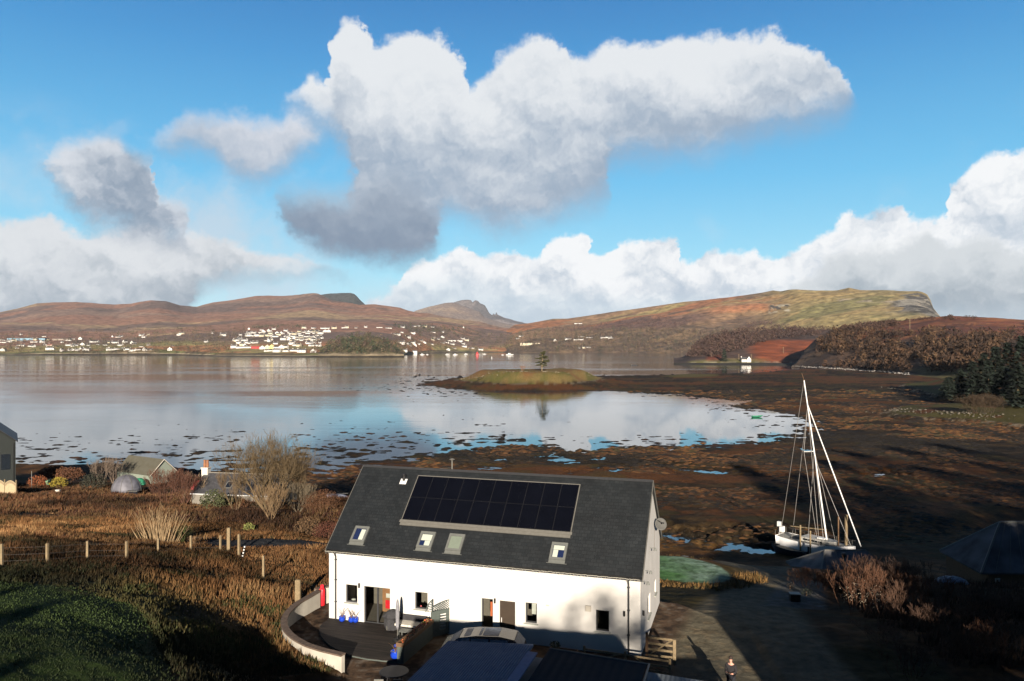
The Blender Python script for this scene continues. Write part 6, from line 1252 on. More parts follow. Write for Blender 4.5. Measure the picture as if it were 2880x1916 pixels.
# ================================================================ boats
def hull(mb, L, B, D_, sheer=.25, n=13, m=7, tw=.7, flat=0.0):
    """planked hull pointing along +x"""
    V = []
    for i in range(n):
        u = i / (n - 1); x = (u - .5) * L; b = B / 2 * (1 - max(0, (u - .45) / .55) ** 2.2) * (tw + (1 - tw) * min(1, u / .35)); b = max(b, .01); k = D_ * (.12 + .88 * (1 - max(0, (u - .55) / .45) ** 3 * .8) * 1)
        top = D_ + sheer * (abs(u - .35) ** 2) * 2
        for j in range(m): a = math.pi * j / (m - 1); y = -math.cos(a) * b * (1 if True else 0); z = top - (math.sin(a) ** .75) * (k) * 1.0; V.append((x, y, max(z, top - k)))
    Fc = [(i * m + j, (i + 1) * m + j, (i + 1) * m + j + 1, i * m + j + 1) for i in range(n - 1) for j in range(m - 1)] + [tuple(range(m))[::-1]]; mb.add(V, Fc)
    return [V[i * m] for i in range(n)] + [V[i * m + m - 1] for i in range(n)][::-1]
# rowing boat on the pool
x, y, _ = P(2130, 1174, 0); rb = thing('rowing_boat', 'small green rowing boat afloat on the still pool', 'rowing boat', (x, y, -.05), .12); mb = MB(); hull(mb, 4.2, 1.5, .6); mb.build('hull', M['green'], rb, smooth=True); mb = MB(); [mb.box(xx, -.6, .42, xx + .25, .6, .46) for xx in (-1.2, .1, 1.0)]; mb.build('thwarts', M['green'], rb)
x, y, _ = P(950, 1406, 2.2); z = hz(x, y); ub = thing('upturned_boat', 'pale upturned dinghy on the shore beside the left roof edge', 'dinghy', (x, y, z + .75), .1); mb = MB(); hull(mb, 3.6, 1.4, .6); o = mb.build('hull', plain('pale_hull', (.30, .32, .40), .5), ub, smooth=True); o.scale = (1, 1, -1); MB().box(-1.5, -.03, .0, 1.5, .03, .10).build('keel', M['lead'], ub)
# the yacht, dried out and leaning
st, bw = Vector((33.4, 94.0, .35)), Vector((39.6, 86.6, .35)); mid = (st + bw) / 2; dv = bw - st; ya = thing('yacht', 'white yacht with a tall leaning mast dried out beside the timber posts', 'yacht', tuple(mid), math.atan2(dv.y, dv.x)); LY = 9.4
Mi = Matrix.Translation(mid) @ Matrix.Rotation(math.atan2(dv.y, dv.x), 4, 'Z'); Mi = Mi.inverted(); yl = lambda p: tuple(Mi @ Vector(p))
mb = MB(); rim = hull(mb, LY, 3.3, 2.2, .5, 17, 9, .75); hu = mb.build('hull', plain('gelcoat', (.85, .85, .84), .4, var=.05), ya, smooth=True)
mb = MB(); mb.add([(a[0], a[1], a[2] - .04) for a in rim], [tuple(range(len(rim)))]); mb.build('deck', plain('grey_deck', (.24, .235, .21), .8, var=.2), ya)
mb = MB(); mb.poly([(-1.6, -1.0), (1.8, -.75), (2.6, -.3), (2.6, .3), (1.8, .75), (-1.6, 1.0)], 2.15, 2.72); mb.mat(1); mb.box(-1.2, -1.02, 2.40, 1.2, -.95, 2.60); mb.build('cabin', [plain('cabin_top', (.42, .41, .37), .6), M['glass']], ya)
mb = MB(); mb.box(-4.2, -.9, 2.0, -1.7, .9, 2.2); mb.build('cockpit', M['fabric'], ya); MB().box(.2, -.35, 2.72, 1.1, .35, 2.86).build('hatch', M['white'], ya)
MB().poly([(-1.2, -.15), (1.2, -.12), (1.4, 0), (1.2, .12), (-1.2, .15)], -.55, .25).build('keel', M['redtarp'], ya)
mb = MB(); mb.tube([(-.15, -1.68, -.3), (-.15, -1.70, 1.9)], .09, 6); mb.build('beaching_leg', M['black'], ya)
mt, mbs = Vector((35.0, 90.35, 21.9)), Vector((37.35, 89.4, 2.9)); MB().tube([yl(mbs), yl(mt)], [.10, .07], 8).build('mast', M['white'], ya); ml = lambda u: mbs + (mt - mbs) * u
MB().tube([yl(ml(1)), yl(ml(1.045) + Vector((-.15, 0, 0)))], .03, 5).build('masthead', M['woodd'], ya)
fs_ = [yl(ml(.85)), yl((39.9, 86.2, 3.1))]; MB().tube([fs_[0], tuple((Vector(fs_[0]) + Vector(fs_[1])) / 2), fs_[1]], [.055, .075, .065], 7).build('furled_foresail', M['white'], ya)
mb = MB(); sp1 = ml(.555); MB().tube([yl(sp1 + Vector((-1.45, -.6, .05))), yl(sp1), yl(sp1 + Vector((.6, 1.5, 0)))], .04, 5).build('spreader', M['white'], ya); sp2 = ml(.30)
for a, b_ in ((ml(1), st + Vector((0.2, 0, 2.9))), (ml(.84), sp1 + Vector((-1.45, -.6, .05))), (sp1 + Vector((-1.45, -.6, .05)), Vector((35.9, 88.4, 2.6))), (ml(.84), Vector((36.0, 88.3, 2.6))), (ml(.55), Vector((36.4, 87.9, 2.6))), (ml(.55), Vector((35.1, 89.5, 2.6))), (ml(.84), sp1 + Vector((.6, 1.5, 0))), (sp1 + Vector((.6, 1.5, 0)), Vector((38.7, 90.2, 2.6))), (ml(.5), Vector((39.2, 87.2, 2.9))), (ml(.84), Vector((34.2, 92, 2.8)))):
    MB().tube([yl(a), yl(b_)], .028, 4).build('stay', M['wire'], ya)
MB().tube([yl(mbs + Vector((-.05, 0, 1.3))), yl(st + Vector((.9, -.7, 3.4)))], .07, 6).build('boom', M['wood'], ya)
mb = MB()
for u in np.linspace(.02, .98, 9): i = int(u * 16); p = rim[i]; mb.tube([p, (p[0], p[1], p[2] + .65)], .02, 4); p = rim[len(rim) - 1 - i]; mb.tube([p, (p[0], p[1], p[2] + .65)], .02, 4)
mb.tube([(p[0], p[1], p[2] + .64) for p in rim[:17]], .012, 4); mb.tube([(p[0], p[1], p[2] + .64) for p in rim[17:]], .012, 4); mb.build('guard_rail', M['lead'], ya)
mb = MB(); mb.tube([(-5.1, .3, 2.2), (-5.1, .3, 3.3)], .05, 6); mb.box(-5.3, .15, 3.1, -4.9, .5, 3.7); mb.box(-4.6, -.5, 2.6, -4.2, .1, 3.3); mb.build('wind_vane_gear', M['white'], ya)
MB().box(-.3, 1.71, .1, .1, 1.9, .9).build('fender', M['red'], ya)
b2 = thing('dinghy', 'dark hulled boat with a pale deck lying alongside the stern of the yacht', 'dinghy', (33.6, 91.2, .35), 2.35); mb = MB(); hull(mb, 4.6, 2.0, 1.25); mb.build('hull', plain('dark_hull', (.025, .028, .035), .5), b2, smooth=True); MB().poly([(-2.1, -.75), (.6, -.85), (1.7, -.25), (1.7, .25), (.6, .85), (-2.1, .75)], 1.15, 1.22).build('deck', plain('weathered_deck', (.22, .21, .17), .9, var=.4, scale=5), b2)
for px, pyt, pyb, w, lb, Y in ((2380, 1448, 1560, .17, 'tall yellowish timber post right of the yacht mast', 88), (2358, 1453, 1560, .08, 'thin dark timber post with netting beside the yacht bow', 88), (2251, 1477, 1550, .10, 'short yellowish timber post at the stern of the yacht', 90), (2279, 1493, 1550, .10, 'short pale timber post just left of the yacht mast', 88)):
    X = (px - CX) / F * Y; tag(MB().tube([(0, 0, -.3), (0, 0, CH - (pyt - HY) * Y / F - .4)], w, 7).build('mooring_post', M['wood'] if w > .09 else M['woodd'], loc=(X, Y, .4)), lb, 'post', 'timber posts around the yacht')
# hut in front of the yacht
hu_ = thing('harbour_hut', 'hut with a grey hipped roof in front of the yacht', 'hut', (32.2, 73.5, 2.6)); ex, ey, ez_, rx0, rx1, rz_ = 4.0, 4.0, 1.25, -1.7, 2.3, 3.5
vs = [(-ex, -ey, ez_), (ex, -ey, ez_), (ex, ey, ez_), (-ex, ey, ez_), (rx0, 0, rz_), (rx1, 0, rz_)]; MB().add(vs + [(a, b_, c - .12) for a, b_, c in vs[:4]], [(0, 1, 5, 4), (1, 2, 5), (2, 3, 4, 5), (3, 0, 4), (0, 6, 7, 1), (1, 7, 8, 2), (2, 8, 9, 3), (3, 9, 6, 0), (9, 8, 7, 6)]).build('roof', M['hutroof'], hu_)
mb = MB(); [mb.tube([vs[i], vs[j]], .09, 5) for i, j in ((0, 4), (3, 4), (4, 5), (1, 5), (2, 5))]; [mb.tube([(xx, -ey, ez_ + .04), (rx0 + (rx1 - rx0) * (xx + 3) / 6, 0, rz_ + .04)], .03, 4) for xx in (-3, -1.5, 0, 1.5, 3)]; mb.build('roof_battens', M['lead'], hu_)
MB().box(-3.6, -3.6, -.8, 3.6, 3.6, ez_ - .12).build('wall', M['woodd'], hu_)
mb = MB(); mb.mat(0).tube([(-.95, -2.5, 2.3), (-.95, -2.5, 3.5)], .13, 10); mb.mat(1).lathe([(.14, 0), (.22, .12), (.22, .35), (.12, .45)], (-.95, -2.5, 3.5), 10); mb.mat(2).lathe([(.26, 0), (.2, .25)], (-.95, -2.5, 2.05), 10); mb.build('flue', [M['lead'], M['black'], M['red']], hu_)
# barn on the right
ba = thing('barn', 'dark barn with a hipped slate roof at the right edge of the photo', 'barn', (48.5, 71.2, 3.6)); vs = [(-6.5, -3.7, 2.1), (6.5, -3.7, 2.1), (6.5, 3.7, 2.1), (-6.0, 3.7, 2.1), (-2.4, 0, 5.8), (2.6, 0, 5.8)]
MB().add(vs + [(a, b_, c - .14) for a, b_, c in vs[:4]], [(0, 1, 5, 4), (1, 2, 5), (2, 3, 4, 5), (3, 0, 4), (0, 6, 7, 1), (1, 7, 8, 2), (2, 8, 9, 3), (3, 9, 6, 0), (9, 8, 7, 6)]).build('roof', M['tarproof'], ba); mb = MB(); [mb.tube([vs[i], vs[j]], .10, 5) for i, j in ((0, 4), (3, 4), (4, 5), (1, 5), (2, 5))]; [mb.tube([(-6.5 + 1.3 * k, -3.7, 2.14), (-2.4 + .5 * k, 0, 5.84)], .028, 4) for k in range(1, 10)]; mb.build('roof_seams', M['grey'], ba); MB().box(-5.6, -3.3, -1.2, 5.9, 3.3, 1.95).build('wall', M['woodd'], ba)
for xx in (-5.0, -2.0, 1.2): MB().box(xx, -3.34, .9, xx + .45, -3.302, 1.5).build('window', M['pale'], ba)
tarp('boat_cover', 'small boat under a pale blue white cover half hidden by the brown hedge', 2676, 1662, 5.6, 2.7, 1.6, .62, 'frost', 'boat cover', 9)
x, y, _ = P(2235, 1676, 8.6); bx_ = thing('storage_box', 'dark storage box with a pale lid on the shaded paving', 'box', (x, y, hz(x, y)), -.1); MB().box(-.33, -.25, 0, .33, .25, .50).build('body', M['black'], bx_); MB().box(-.36, -.28, .5, .36, .28, .56).build('lid', M['lead'], bx_)
leafy('small dark potted bush behind the pale lidded box', 2222, 1640, 8.0, .35, (.03, .025, .02), 31, n=90, s=.06); leafy('low dark plant right of the pale lidded box', 2268, 1660, 8.3, .4, (.025, .03, .02), 32, n=90, s=.06)
for (px, py, lb) in ((1894, 1555, 'left flat pale stone on the edge of the frosted lawn'), (1926, 1561, 'right flat pale stone on the edge of the frosted lawn')):
    x, y, _ = P(px, py, 6.9); tag(MB().lathe([(.42, 0), (.45, .06), (.30, .12)], n=9).build('flat_stone', M['lead'], loc=(x, y, hz(x, y) - .02)), lb, 'stone')

# ================================================================ far woods
def wood(name, label, T, K, mat='leaf', seed=1, slim=0.0):
    """many small crowns; each row of T is x y z height radius r g b conical"""
    T = np.array(T, float); rs = np.random.RandomState(seed); n = len(T); X = np.repeat(T, K, 0); m = len(X)
    u = rs.uniform(0, 1, m); con = X[:, 8]; a = rs.uniform(0, 6.28, m)
    rr = np.where(con > .5, (1 - u) * .95 + .05, np.sqrt(np.clip(1 - (2 * u - .85) ** 2, 0.05, 1))) * np.sqrt(rs.uniform(.1, 1, m)) * X[:, 4]
    c = np.stack([X[:, 0] + np.cos(a) * rr, X[:, 1] + np.sin(a) * rr, X[:, 2] + X[:, 3] * (.12 + .86 * u)], 1)
    s = X[:, 4] * np.where(con > .5, .42, .40) * rs.uniform(.6, 1.3, m); d1 = rs.normal(0, 1, (m, 3)); d1[:, 2] *= 1 + slim; d1 /= np.linalg.norm(d1, axis=1)[:, None]; d2 = rs.normal(0, 1, (m, 3)); d2 /= np.linalg.norm(d2, axis=1)[:, None]
    V = np.stack([c + d1 * s[:, None] * (1 + slim), c + d2 * s[:, None] * .7, c - d1 * s[:, None] * .6], 1).reshape(-1, 3); col = np.repeat(X[:, 5:8] * rs.uniform(.6, 1.4, (m, 1)), 3, 0)
    o = new_mesh(name, V, np.arange(3 * m).reshape(-1, 3), M[mat], col=col); return tag(o, label or None, kind='stuff')
def scatter(hill_, poly, n, rs, hr, rr, cols, con=0.0, acc=None):
    p = np.array(poly, float); x0, y0 = p.min(0); x1, y1 = p.max(0); T = []
    px = rs.uniform(x0, x1, n * 3); py = rs.uniform(y0, y1, n * 3); k = poly_sd(px, py, poly) > 0
    for a, b_ in list(zip(px[k], py[k]))[:n]:
        if acc is not None and not acc(a, b_): continue
        g_ = on_hill(hill_, a, b_)
        if g_ is None: continue
        h = rs.uniform(*hr); c = cols[rs.randint(len(cols))]; T.append((g_[0], g_[1], g_[2] - h * .12, h, h * rs.uniform(*rr), *c, 1.0 if rs.rand() < con else 0.0))
    return T
rs = np.random.RandomState(5)
BR = [(.10, .072, .045), (.12, .09, .055), (.085, .055, .042), (.07, .06, .036), (.11, .07, .05)]; GR = [(.028, .042, .022), (.04, .052, .026), (.055, .06, .026)]
# wooded knoll on the near side of the harbour mouth
hill('wooded_knoll', [ringz([(895, 1800), (960, 1790), (1060, 1790), (1125, 1812), (1136, 1830)], -1), ringz([(895, 1815), (960, 1806), (1060, 1806), (1125, 1826), (1136, 1845)], 5),
     [(895, 1950, 990), (915, 1950, 978), (945, 1960, 960), (985, 1980, 948), (1030, 1990, 944), (1060, 1990, 948), (1090, 1970, 960), (1115, 1950, 975), (1136, 1930, 992)]], nrow=12, ncol=80, amp=.03, seed=71, ns=60,
     colf=lambda X, D, Z, T, px: mix3(mix3(pal(X, D, 30, 72, (.09, .075, .035), (.12, .09, .04), (.06, .05, .03)), (.26, .21, .14), sst(np.abs(T - .9), .25, .1)), (.035, .028, .02), sst(T, .62, .5)), curve=[lambda t: t, lambda t: t ** .8])
T = scatter('wooded_knoll', [(900, 998), (905, 980), (945, 958), (1030, 942), (1095, 955), (1130, 985), (1132, 998)], 230, rs, (13, 20), (.32, .5), GR + BR[1:4])
wood('knoll_wood', '', T, 26, seed=2)
tw = [(0, 995), (0, 940), (200, 932), (400, 926), (640, 922), (860, 922), (900, 930), (905, 998)]
clear = lambda a, b_: not (700 < a < 880 and 925 < b_ < 985 and rs.rand() < .72) and not (640 < a < 860 and b_ > 960 and rs.rand() < .7)
T = scatter('hills', tw, 1500, rs, (9, 16), (.35, .55), BR * 2 + GR[:2], acc=clear)
T += scatter('hills', [(1120, 990), (1100, 940), (1200, 925), (1330, 935), (1450, 948), (1500, 985)], 700, rs, (11, 20), (.32, .5), BR * 2 + GR, acc=lambda a, b_: not (1260 < a < 1320 and b_ > 950 and rs.rand() < .6))
T += scatter('hills', [(700, 925), (720, 916), (860, 915), (860, 922)], 60, rs, (9, 14), (.4, .6), GR[:1]) + scatter('hills', [(1090, 925), (1105, 912), (1290, 916), (1320, 932), (1200, 938)], 130, rs, (12, 20), (.35, .5), GR + [BR[2]])
wood('town_wood', '', T, 16, seed=3)
T = scatter('big_hill', [(1430, 990), (1400, 950), (1500, 930), (1640, 918), (1800, 925), (1960, 932), (2080, 928), (2060, 960), (1935, 995), (1900, 995)], 1500, rs, (12, 22), (.28, .45), BR * 3 + [GR[1]])
T += scatter('big_hill', [(1490, 938), (1560, 922), (1700, 910), (1800, 896), (1860, 890), (1960, 908), (1900, 925), (1700, 925)], 420, rs, (9, 14), (.35, .5), [(.072, .045, .042), (.085, .05, .045)])
T += scatter('big_hill', [(2080, 930), (2110, 905), (2160, 906), (2250, 925)], 120, rs, (10, 15), (.35, .5), [(.072, .04, .036)])
wood('hillside_wood', '', T, 15, seed=4, slim=.5)
T = scatter('headland', [(1930, 1008), (1945, 985), (1975, 960), (2010, 943), (2100, 931), (2250, 926), (2330, 928), (2290, 945), (2170, 955), (2120, 975), (2040, 992), (2010, 1004), (1985, 1000), (1960, 1002)], 800, rs, (7, 11), (.4, .6), [(.062, .036, .030), (.050, .032, .028), (.075, .048, .036)])
wood('headland_wood', '', T, 26, seed=5, slim=.2)
T = scatter('right_headland', [(2262, 1030), (2290, 970), (2350, 930), (2430, 932), (2560, 940), (2620, 930), (2700, 945), (2880, 940), (3000, 940), (3000, 1040), (2760, 1045), (2560, 1048), (2480, 1042)], 1350, rs, (6.5, 11), (.40, .6),
            [(.066, .036, .020), (.050, .029, .018), (.085, .050, .026), (.030, .019, .014), (.042, .026, .017)], acc=lambda a, b_: fbm(np.array([a / 1.0]), np.array([b_ * 2.0]), 60, 3, 88)[0] > -.14)
T += scatter('right_headland', [(2340, 934), (2390, 920), (2520, 908), (2530, 916), (2420, 935)], 160, rs, (5, 8), (.5, .7), [(.06, .035, .026)])
T += scatter('right_headland', [(2480, 908), (2570, 897), (2660, 890), (2760, 893), (2760, 899), (2600, 902)], 60, rs, (2, 4), (.6, .9), [(.06, .035, .026)])
wood('right_headland_wood', '', T, 30, seed=6, slim=.3)

# ================================================================ single trees in the distance
def conifer(name, label, x, y, z, h, r, col, seed, K=420, trunk=.16, group=None, irregular=0.0):
    t = thing(name, label, 'tree', (x, y, z), 0, group); rs = np.random.RandomState(seed); u = rs.uniform(0, 1, K) ** 1.15; a = rs.uniform(0, 6.28, K); lay = .75 + .25 * np.sin(u * 34 + rs.uniform(-.6, .6, K))
    lop = 1 + irregular * np.sin(a * 2 + seed + u * 7); rr = r * ((1 - u) ** .8 * .95 + .05) * lay * lop * np.sqrt(rs.uniform(.15, 1, K)); c = np.stack([np.cos(a) * rr, np.sin(a) * rr, h * (.10 + .88 * u) - rr * .15], 1)
    s = r * .20 * rs.uniform(.6, 1.4, K); out = np.stack([np.cos(a), np.sin(a), rs.uniform(-.5, .15, K)], 1); sd = np.stack([-np.sin(a), np.cos(a), rs.normal(0, .3, K)], 1)
    V = np.stack([c + out * s[:, None] * 1.3, c + sd * s[:, None] * .6, c - sd * s[:, None] * .6 - out * s[:, None] * .2], 1).reshape(-1, 3)
    new_mesh('crown', V, np.arange(3 * K).reshape(-1, 3), M['leaf'], t, col=np.repeat(np.array(col) * rs.uniform(.5, 1.5, (K, 1)), 3, 0)); MB().tube([(0, 0, -.3), (0, 0, h * .9)], [trunk, trunk * .3], 6).build('trunk', M['wood'], t); return t
x, y = (1524 - CX) / F * 500, 500.
def pine(label, x, y, z, seed, h=13.2):
    t = thing('pine_tree', label, 'tree', (x, y, z)); q = random.Random(seed); S = []; tr = [(0, 0, -.5), (.1, 0, h * .3), (.35, 0, h * .62), (.2, 0, h * .97)]; MB().tube(tr, [.34, .28, .2, .06], 7).build('trunk', M['wood'], t); mb = MB()
    for k in range(30):
        u = .22 + .76 * (k / 30); a = q.uniform(0, 6.28); l = (5.0 * (1 - abs(u - .45) * 1.2)) * q.uniform(.55, 1.1); zz = h * u; p0 = Vector((.3 * u, 0, zz)); p1 = p0 + Vector((math.cos(a) * l, math.sin(a) * l, l * q.uniform(-.12, .25))); S.append((*p0, *p1, .07, .02)); 
        for j in range(5): c = p0 + (p1 - p0) * (.35 + .65 * j / 4); leaf_ball(mb, tuple(c), .95 * q.uniform(.6, 1.1), 55, .24, q, .5)
    segs_mesh('branches', S, M['twig'], t, (.25, .19, .12)); rs = np.random.RandomState(seed); new_mesh('crown', mb.v, mb.f, M['leaf'], t, col=np.repeat(np.array([[.045, .046, .017]]) * rs.uniform(.5, 1.6, (len(mb.f), 1)), 4, 0)); return t
pine('lone pine tree standing on top of the grassy island', x, y, hz(x, y) - .2, 4)
x, y = (1470 - CX) / F * 498, 498.; bt = thing('bare_shrub', 'small reddish bare shrub on the island left of the lone pine', 'shrub', (x, y, hz(x, y))); S = []; q = random.Random(3)
for k in range(9): grow(S, (q.uniform(-.8, .8), 0, 0), (q.uniform(-.5, .5), 0, 1), 1.5, .06, 2, q, .5, .1, (2, 3), .2, .03)
segs_mesh('branches', S, M['twig'], bt, (.20, .11, .07))
x, y = (1350 - CX) / F * 490, 490.; mb = MB(); leaf_ball(mb, (0, 0, .6), 1.9, 420, .30, random.Random(9), .6); t = thing('bush', 'low olive bush at the left end of the grassy island', 'shrub', (x, y, hz(x, y))); new_mesh('foliage', mb.v, mb.f, M['leaf'], t, col=np.full((len(mb.v), 3), (.07, .06, .025)))
g_ = on_hill('headland', 2037, 1017); conifer('conifer', 'dark rounded conifer on the shore left of the white headland cottage', g_[0], g_[1], g_[2], 19, 6.0, (.032, .046, .03), 8, K=700)
# spruce clump on the right: each tree its own height
sp = [(2668, 1072, 345, 10.5, 5.2), (2700, 1060, 350, 13, 5.0), (2735, 1055, 352, 15.5, 5.5), (2768, 1052, 350, 18.5, 5.5), (2800, 1050, 352, 20, 6), (2835, 1048, 350, 21, 6), (2872, 1050, 345, 23.5, 6.5), (2780, 1085, 330, 14, 6), (2820, 1098, 300, 15, 6.5), (2862, 1104, 285, 17, 6.5), (2905, 1104, 285, 18, 6.5), (2740, 1078, 335, 10, 5), (2920, 1060, 340, 22, 7)]
lbs = ['low spruce at the left end of the dark clump', 'second spruce from the left end of the dark clump', 'third spruce from the left end of the dark clump', 'tall spruce left of the middle of the dark clump', 'tall spruce in the middle of the dark clump', 'tall spruce right of the middle of the dark clump', 'tallest spruce at the right edge of the photo',
       'broad spruce in the front row, below the middle of the dark clump', 'front spruce with drooping boughs beside the round brown bush', 'nearest large spruce at the right edge, above the red bracken', 'spruce cut by the right edge in the front row', 'low spruce at the foot of the dark clump on the left', 'tall spruce just outside the right edge']
for i, ((px, py, D, h, r), lb) in enumerate(zip(sp, lbs)):
    X = (px - CX) / F * D; z = hz(X, D); top = CH - (py - HY) * D / F; conifer('spruce_tree', lb, X, D, z, h, r, (.014, .022, .015), 40 + i, K=900, trunk=.3, group='spruces on the right shore', irregular=.12)
X, D = (2760 - CX) / F * 262, 262.; t = bush = thing('round_bush', 'large round brown leafless bush in front of the spruces', 'shrub', (X, D, hz(X, D)), 0); S = []; q = random.Random(12)
for k in range(34): a = q.uniform(0, 6.28); rr = q.uniform(0, 3.6); grow(S, (math.cos(a) * rr * 1.4, math.sin(a) * rr, 0), (math.cos(a) * rr * .16, math.sin(a) * .1, .8), 2.3, .05, 4, q, .9, .02, (2, 3), .25, .028, 2)
segs_mesh('branches', S, M['twig'], t, (.062, .042, .026))
# ================================================================ town: every building its own object
GLZ = M['glass']; M['trim'] = M['slate']; M['tileg'] = plain('grey_roof', (.06, .06, .065), .8); M['redroof'] = plain('red_roof', (.26, .07, .05), .8); M['wallw'] = plain('town_white', (.60, .585, .55), .9, var=.03); M['wallc'] = plain('town_cream', (.54, .48, .35), .9); M['wallp'] = plain('town_pinkish', (.50, .38, .32), .9); M['walls'] = plain('town_stone', (.28, .24, .20), .9); M['wallr'] = plain('town_red', (.40, .05, .05), .8); M['wally'] = plain('town_yellow', (.62, .50, .20), .8); M['walln'] = plain('town_blue', (.20, .33, .42), .8); M['wallo'] = plain('town_orange', (.48, .17, .08), .8)
def proto(w, d, h, r, gable='side', chim=2, wall='wallw', roof='tileg', win=3):
    mb = MB(); a, b_ = w / 2, d / 2
    if gable == 'side': mb.add([(-a, -b_, -3), (a, -b_, -3), (a, b_, -3), (-a, b_, -3), (-a, -b_, h), (a, -b_, h), (a, b_, h), (-a, b_, h), (-a, 0, h + r), (a, 0, h + r)], [(0, 1, 5, 4), (1, 2, 6, 9, 5), (2, 3, 7, 6), (3, 0, 4, 8, 7)])
    else: mb.add([(-a, -b_, -3), (a, -b_, -3), (a, b_, -3), (-a, b_, -3), (-a, -b_, h), (a, -b_, h), (a, b_, h), (-a, b_, h), (0, -b_, h + r), (0, b_, h + r)], [(0, 1, 5, 8, 4), (1, 2, 6, 5), (2, 3, 7, 9, 6), (3, 0, 4, 7)])
    for k in range(chim): x = (-a + .5 + (w - 1) * k / max(1, chim - 1)) if gable == 'side' else 0; y = 0 if gable == 'side' else (-b_ + .5 + (d - 1) * k); mb.box(x - .5, y - .4, h + r - .8, x + .5, y + .4, h + r + 1.0)
    mb.mat(1)
    if gable == 'side': mb.add([(-a - .2, -b_ - .3, h - .1), (a + .2, -b_ - .3, h - .1), (a + .2, 0, h + r + .12), (-a - .2, 0, h + r + .12), (-a - .2, b_ + .3, h - .1), (a + .2, b_ + .3, h - .1)], [(0, 1, 2, 3), (5, 4, 3, 2)])
    else: mb.add([(-a - .3, -b_ - .2, h - .1), (0, -b_ - .2, h + r + .12), (0, b_ + .2, h + r + .12), (-a - .3, b_ + .2, h - .1), (a + .3, -b_ - .2, h - .1), (a + .3, b_ + .2, h - .1)], [(0, 1, 2, 3), (4, 5, 2, 1)])
    mb.mat(2)
    for fl in range(max(1, int(h // 2.6))):
        for k in range(win): x = -a + w * (k + .5) / win; z = .9 + fl * 2.7; mb.box(x - .45, -b_ - .02, z, x + .45, -b_ + .01, z + 1.2)
    me = mb.build('house', [M[wall], M[roof], GLZ]); data = me.data; bpy.data.objects.remove(me); return data
PR = {'w': proto(10, 7, 3.4, 2.6), 'w2': proto(11, 7.5, 5.6, 2.9), 'g': proto(7.5, 9, 4.8, 3.0, 'front', 1, win=2), 'l': proto(24, 7.5, 3.4, 2.0, chim=3, win=7), 'c': proto(10, 7, 5.4, 2.8, wall='wallc'), 'p': proto(12, 7, 3.4, 2.2, wall='wallp', roof='redroof'), 's': proto(10, 7, 3.2, 2.6, wall='walls'), 'cg': proto(8, 9, 6.6, 3, 'front', 1, wall='wallc', win=2), 'lo': proto(13, 7, 2.6, 1.4, chim=0, win=4), 'y': proto(8, 8, 6.6, 3, 'front', 1, wall='wally', win=2)}
GT = {'w': ('small white house with a grey roof in the town across the bay', 'white houses of the town'), 'w2': ('two storey white house with chimneys in the town across the bay', 'two storey white houses of the town'), 'g': ('white house with its gable facing the bay in the far town', 'gable fronted white houses of the town'), 'l': ('long white terrace in the town across the bay', 'long white terraces of the town'),
      'c': ('cream coloured house in the town across the bay', 'cream houses of the town'), 'p': ('pinkish house with a red roof in the far town', 'red roofed houses of the town'), 's': ('grey stone house among the trees of the far town', 'stone houses of the town'), 'cg': ('cream gable fronted house by the far harbour', 'cream gabled houses by the harbour'), 'lo': ('low white bungalow in the town across the bay', 'white bungalows of the town'), 'y': ('yellow house on the harbour front', None)}
def put_house(kind, hill_, px, py, wpx, label=None, group=None, rot=None, cat='house'):
    g_ = on_hill(hill_, px, py)
    if g_ is None: return None
    o = bpy.data.objects.new('town_house', PR[kind]); C.objects.link(o); x, y, z = g_; w = PR[kind].vertices; W_ = max(v.co.x for v in w) * 2 - .4
    s = min(1.9, max(.8, 1.3 * wpx * y / F / W_)); o.location = (x, y + 4, z - .2); o.scale = (s, min(s, 1.1), min(1.15, max(.75, s))); o.rotation_euler = (0, 0, rnd.uniform(-.5, .5) if rot is None else rot)
    return tag(o, label or GT[kind][0], cat, group if label else GT[kind][1])
def zc(ox, lst, hill_):
    for x, y, w, h in lst:
        px, py = ox + x / 4.714, 800 + y / 4.714; r = h / w; wp = w / 4.714
        k = 'l' if wp > 19 and r < .4 else 'lo' if r < .34 else 'g' if r > .95 else 'w2' if h >= 44 else rnd.choice(['w', 'w', 'w', 'g', 'c', 's' if rnd.random() < .4 else 'w'])
        put_house(k, hill_, px, py, wp)
zc(0, [(110, 770, 70, 45), (175, 760, 50, 35), (320, 745, 20, 15), (410, 830, 90, 35), (450, 770, 80, 15), (550, 775, 45, 45), (630, 745, 25, 20), (610, 810, 55, 25), (650, 870, 90, 45), (700, 870, 20, 20), (820, 775, 30, 20), (900, 750, 60, 20), (920, 815, 90, 35), (990, 820, 60, 30), (1090, 810, 80, 35), (1165, 815, 30, 20), (920, 880, 40, 30), (960, 880, 20, 25), (1010, 880, 45, 25), (1068, 865, 25, 25), (1140, 880, 85, 50), (1240, 770, 100, 30), (1290, 805, 30, 10), (1390, 810, 40, 12), (1435, 780, 25, 15), (1520, 780, 60, 22), (1590, 815, 70, 30), (1510, 870, 170, 35), (1440, 870, 30, 50), (1680, 870, 90, 40), (1790, 880, 120, 15), (1755, 790, 50, 20), (1920, 880, 50, 50), (1980, 880, 50, 30), (2285, 825, 20, 12), (1487, 700, 12, 15), (1560, 705, 50, 15), (1600, 700, 40, 15), (1870, 680, 70, 25), (1960, 680, 25, 20), (270, 672, 12, 12), (225, 855, 35, 20), (260, 815, 60, 12), (815, 890, 30, 15), (30, 745, 60, 20), (30, 775, 80, 18)], 'hills')
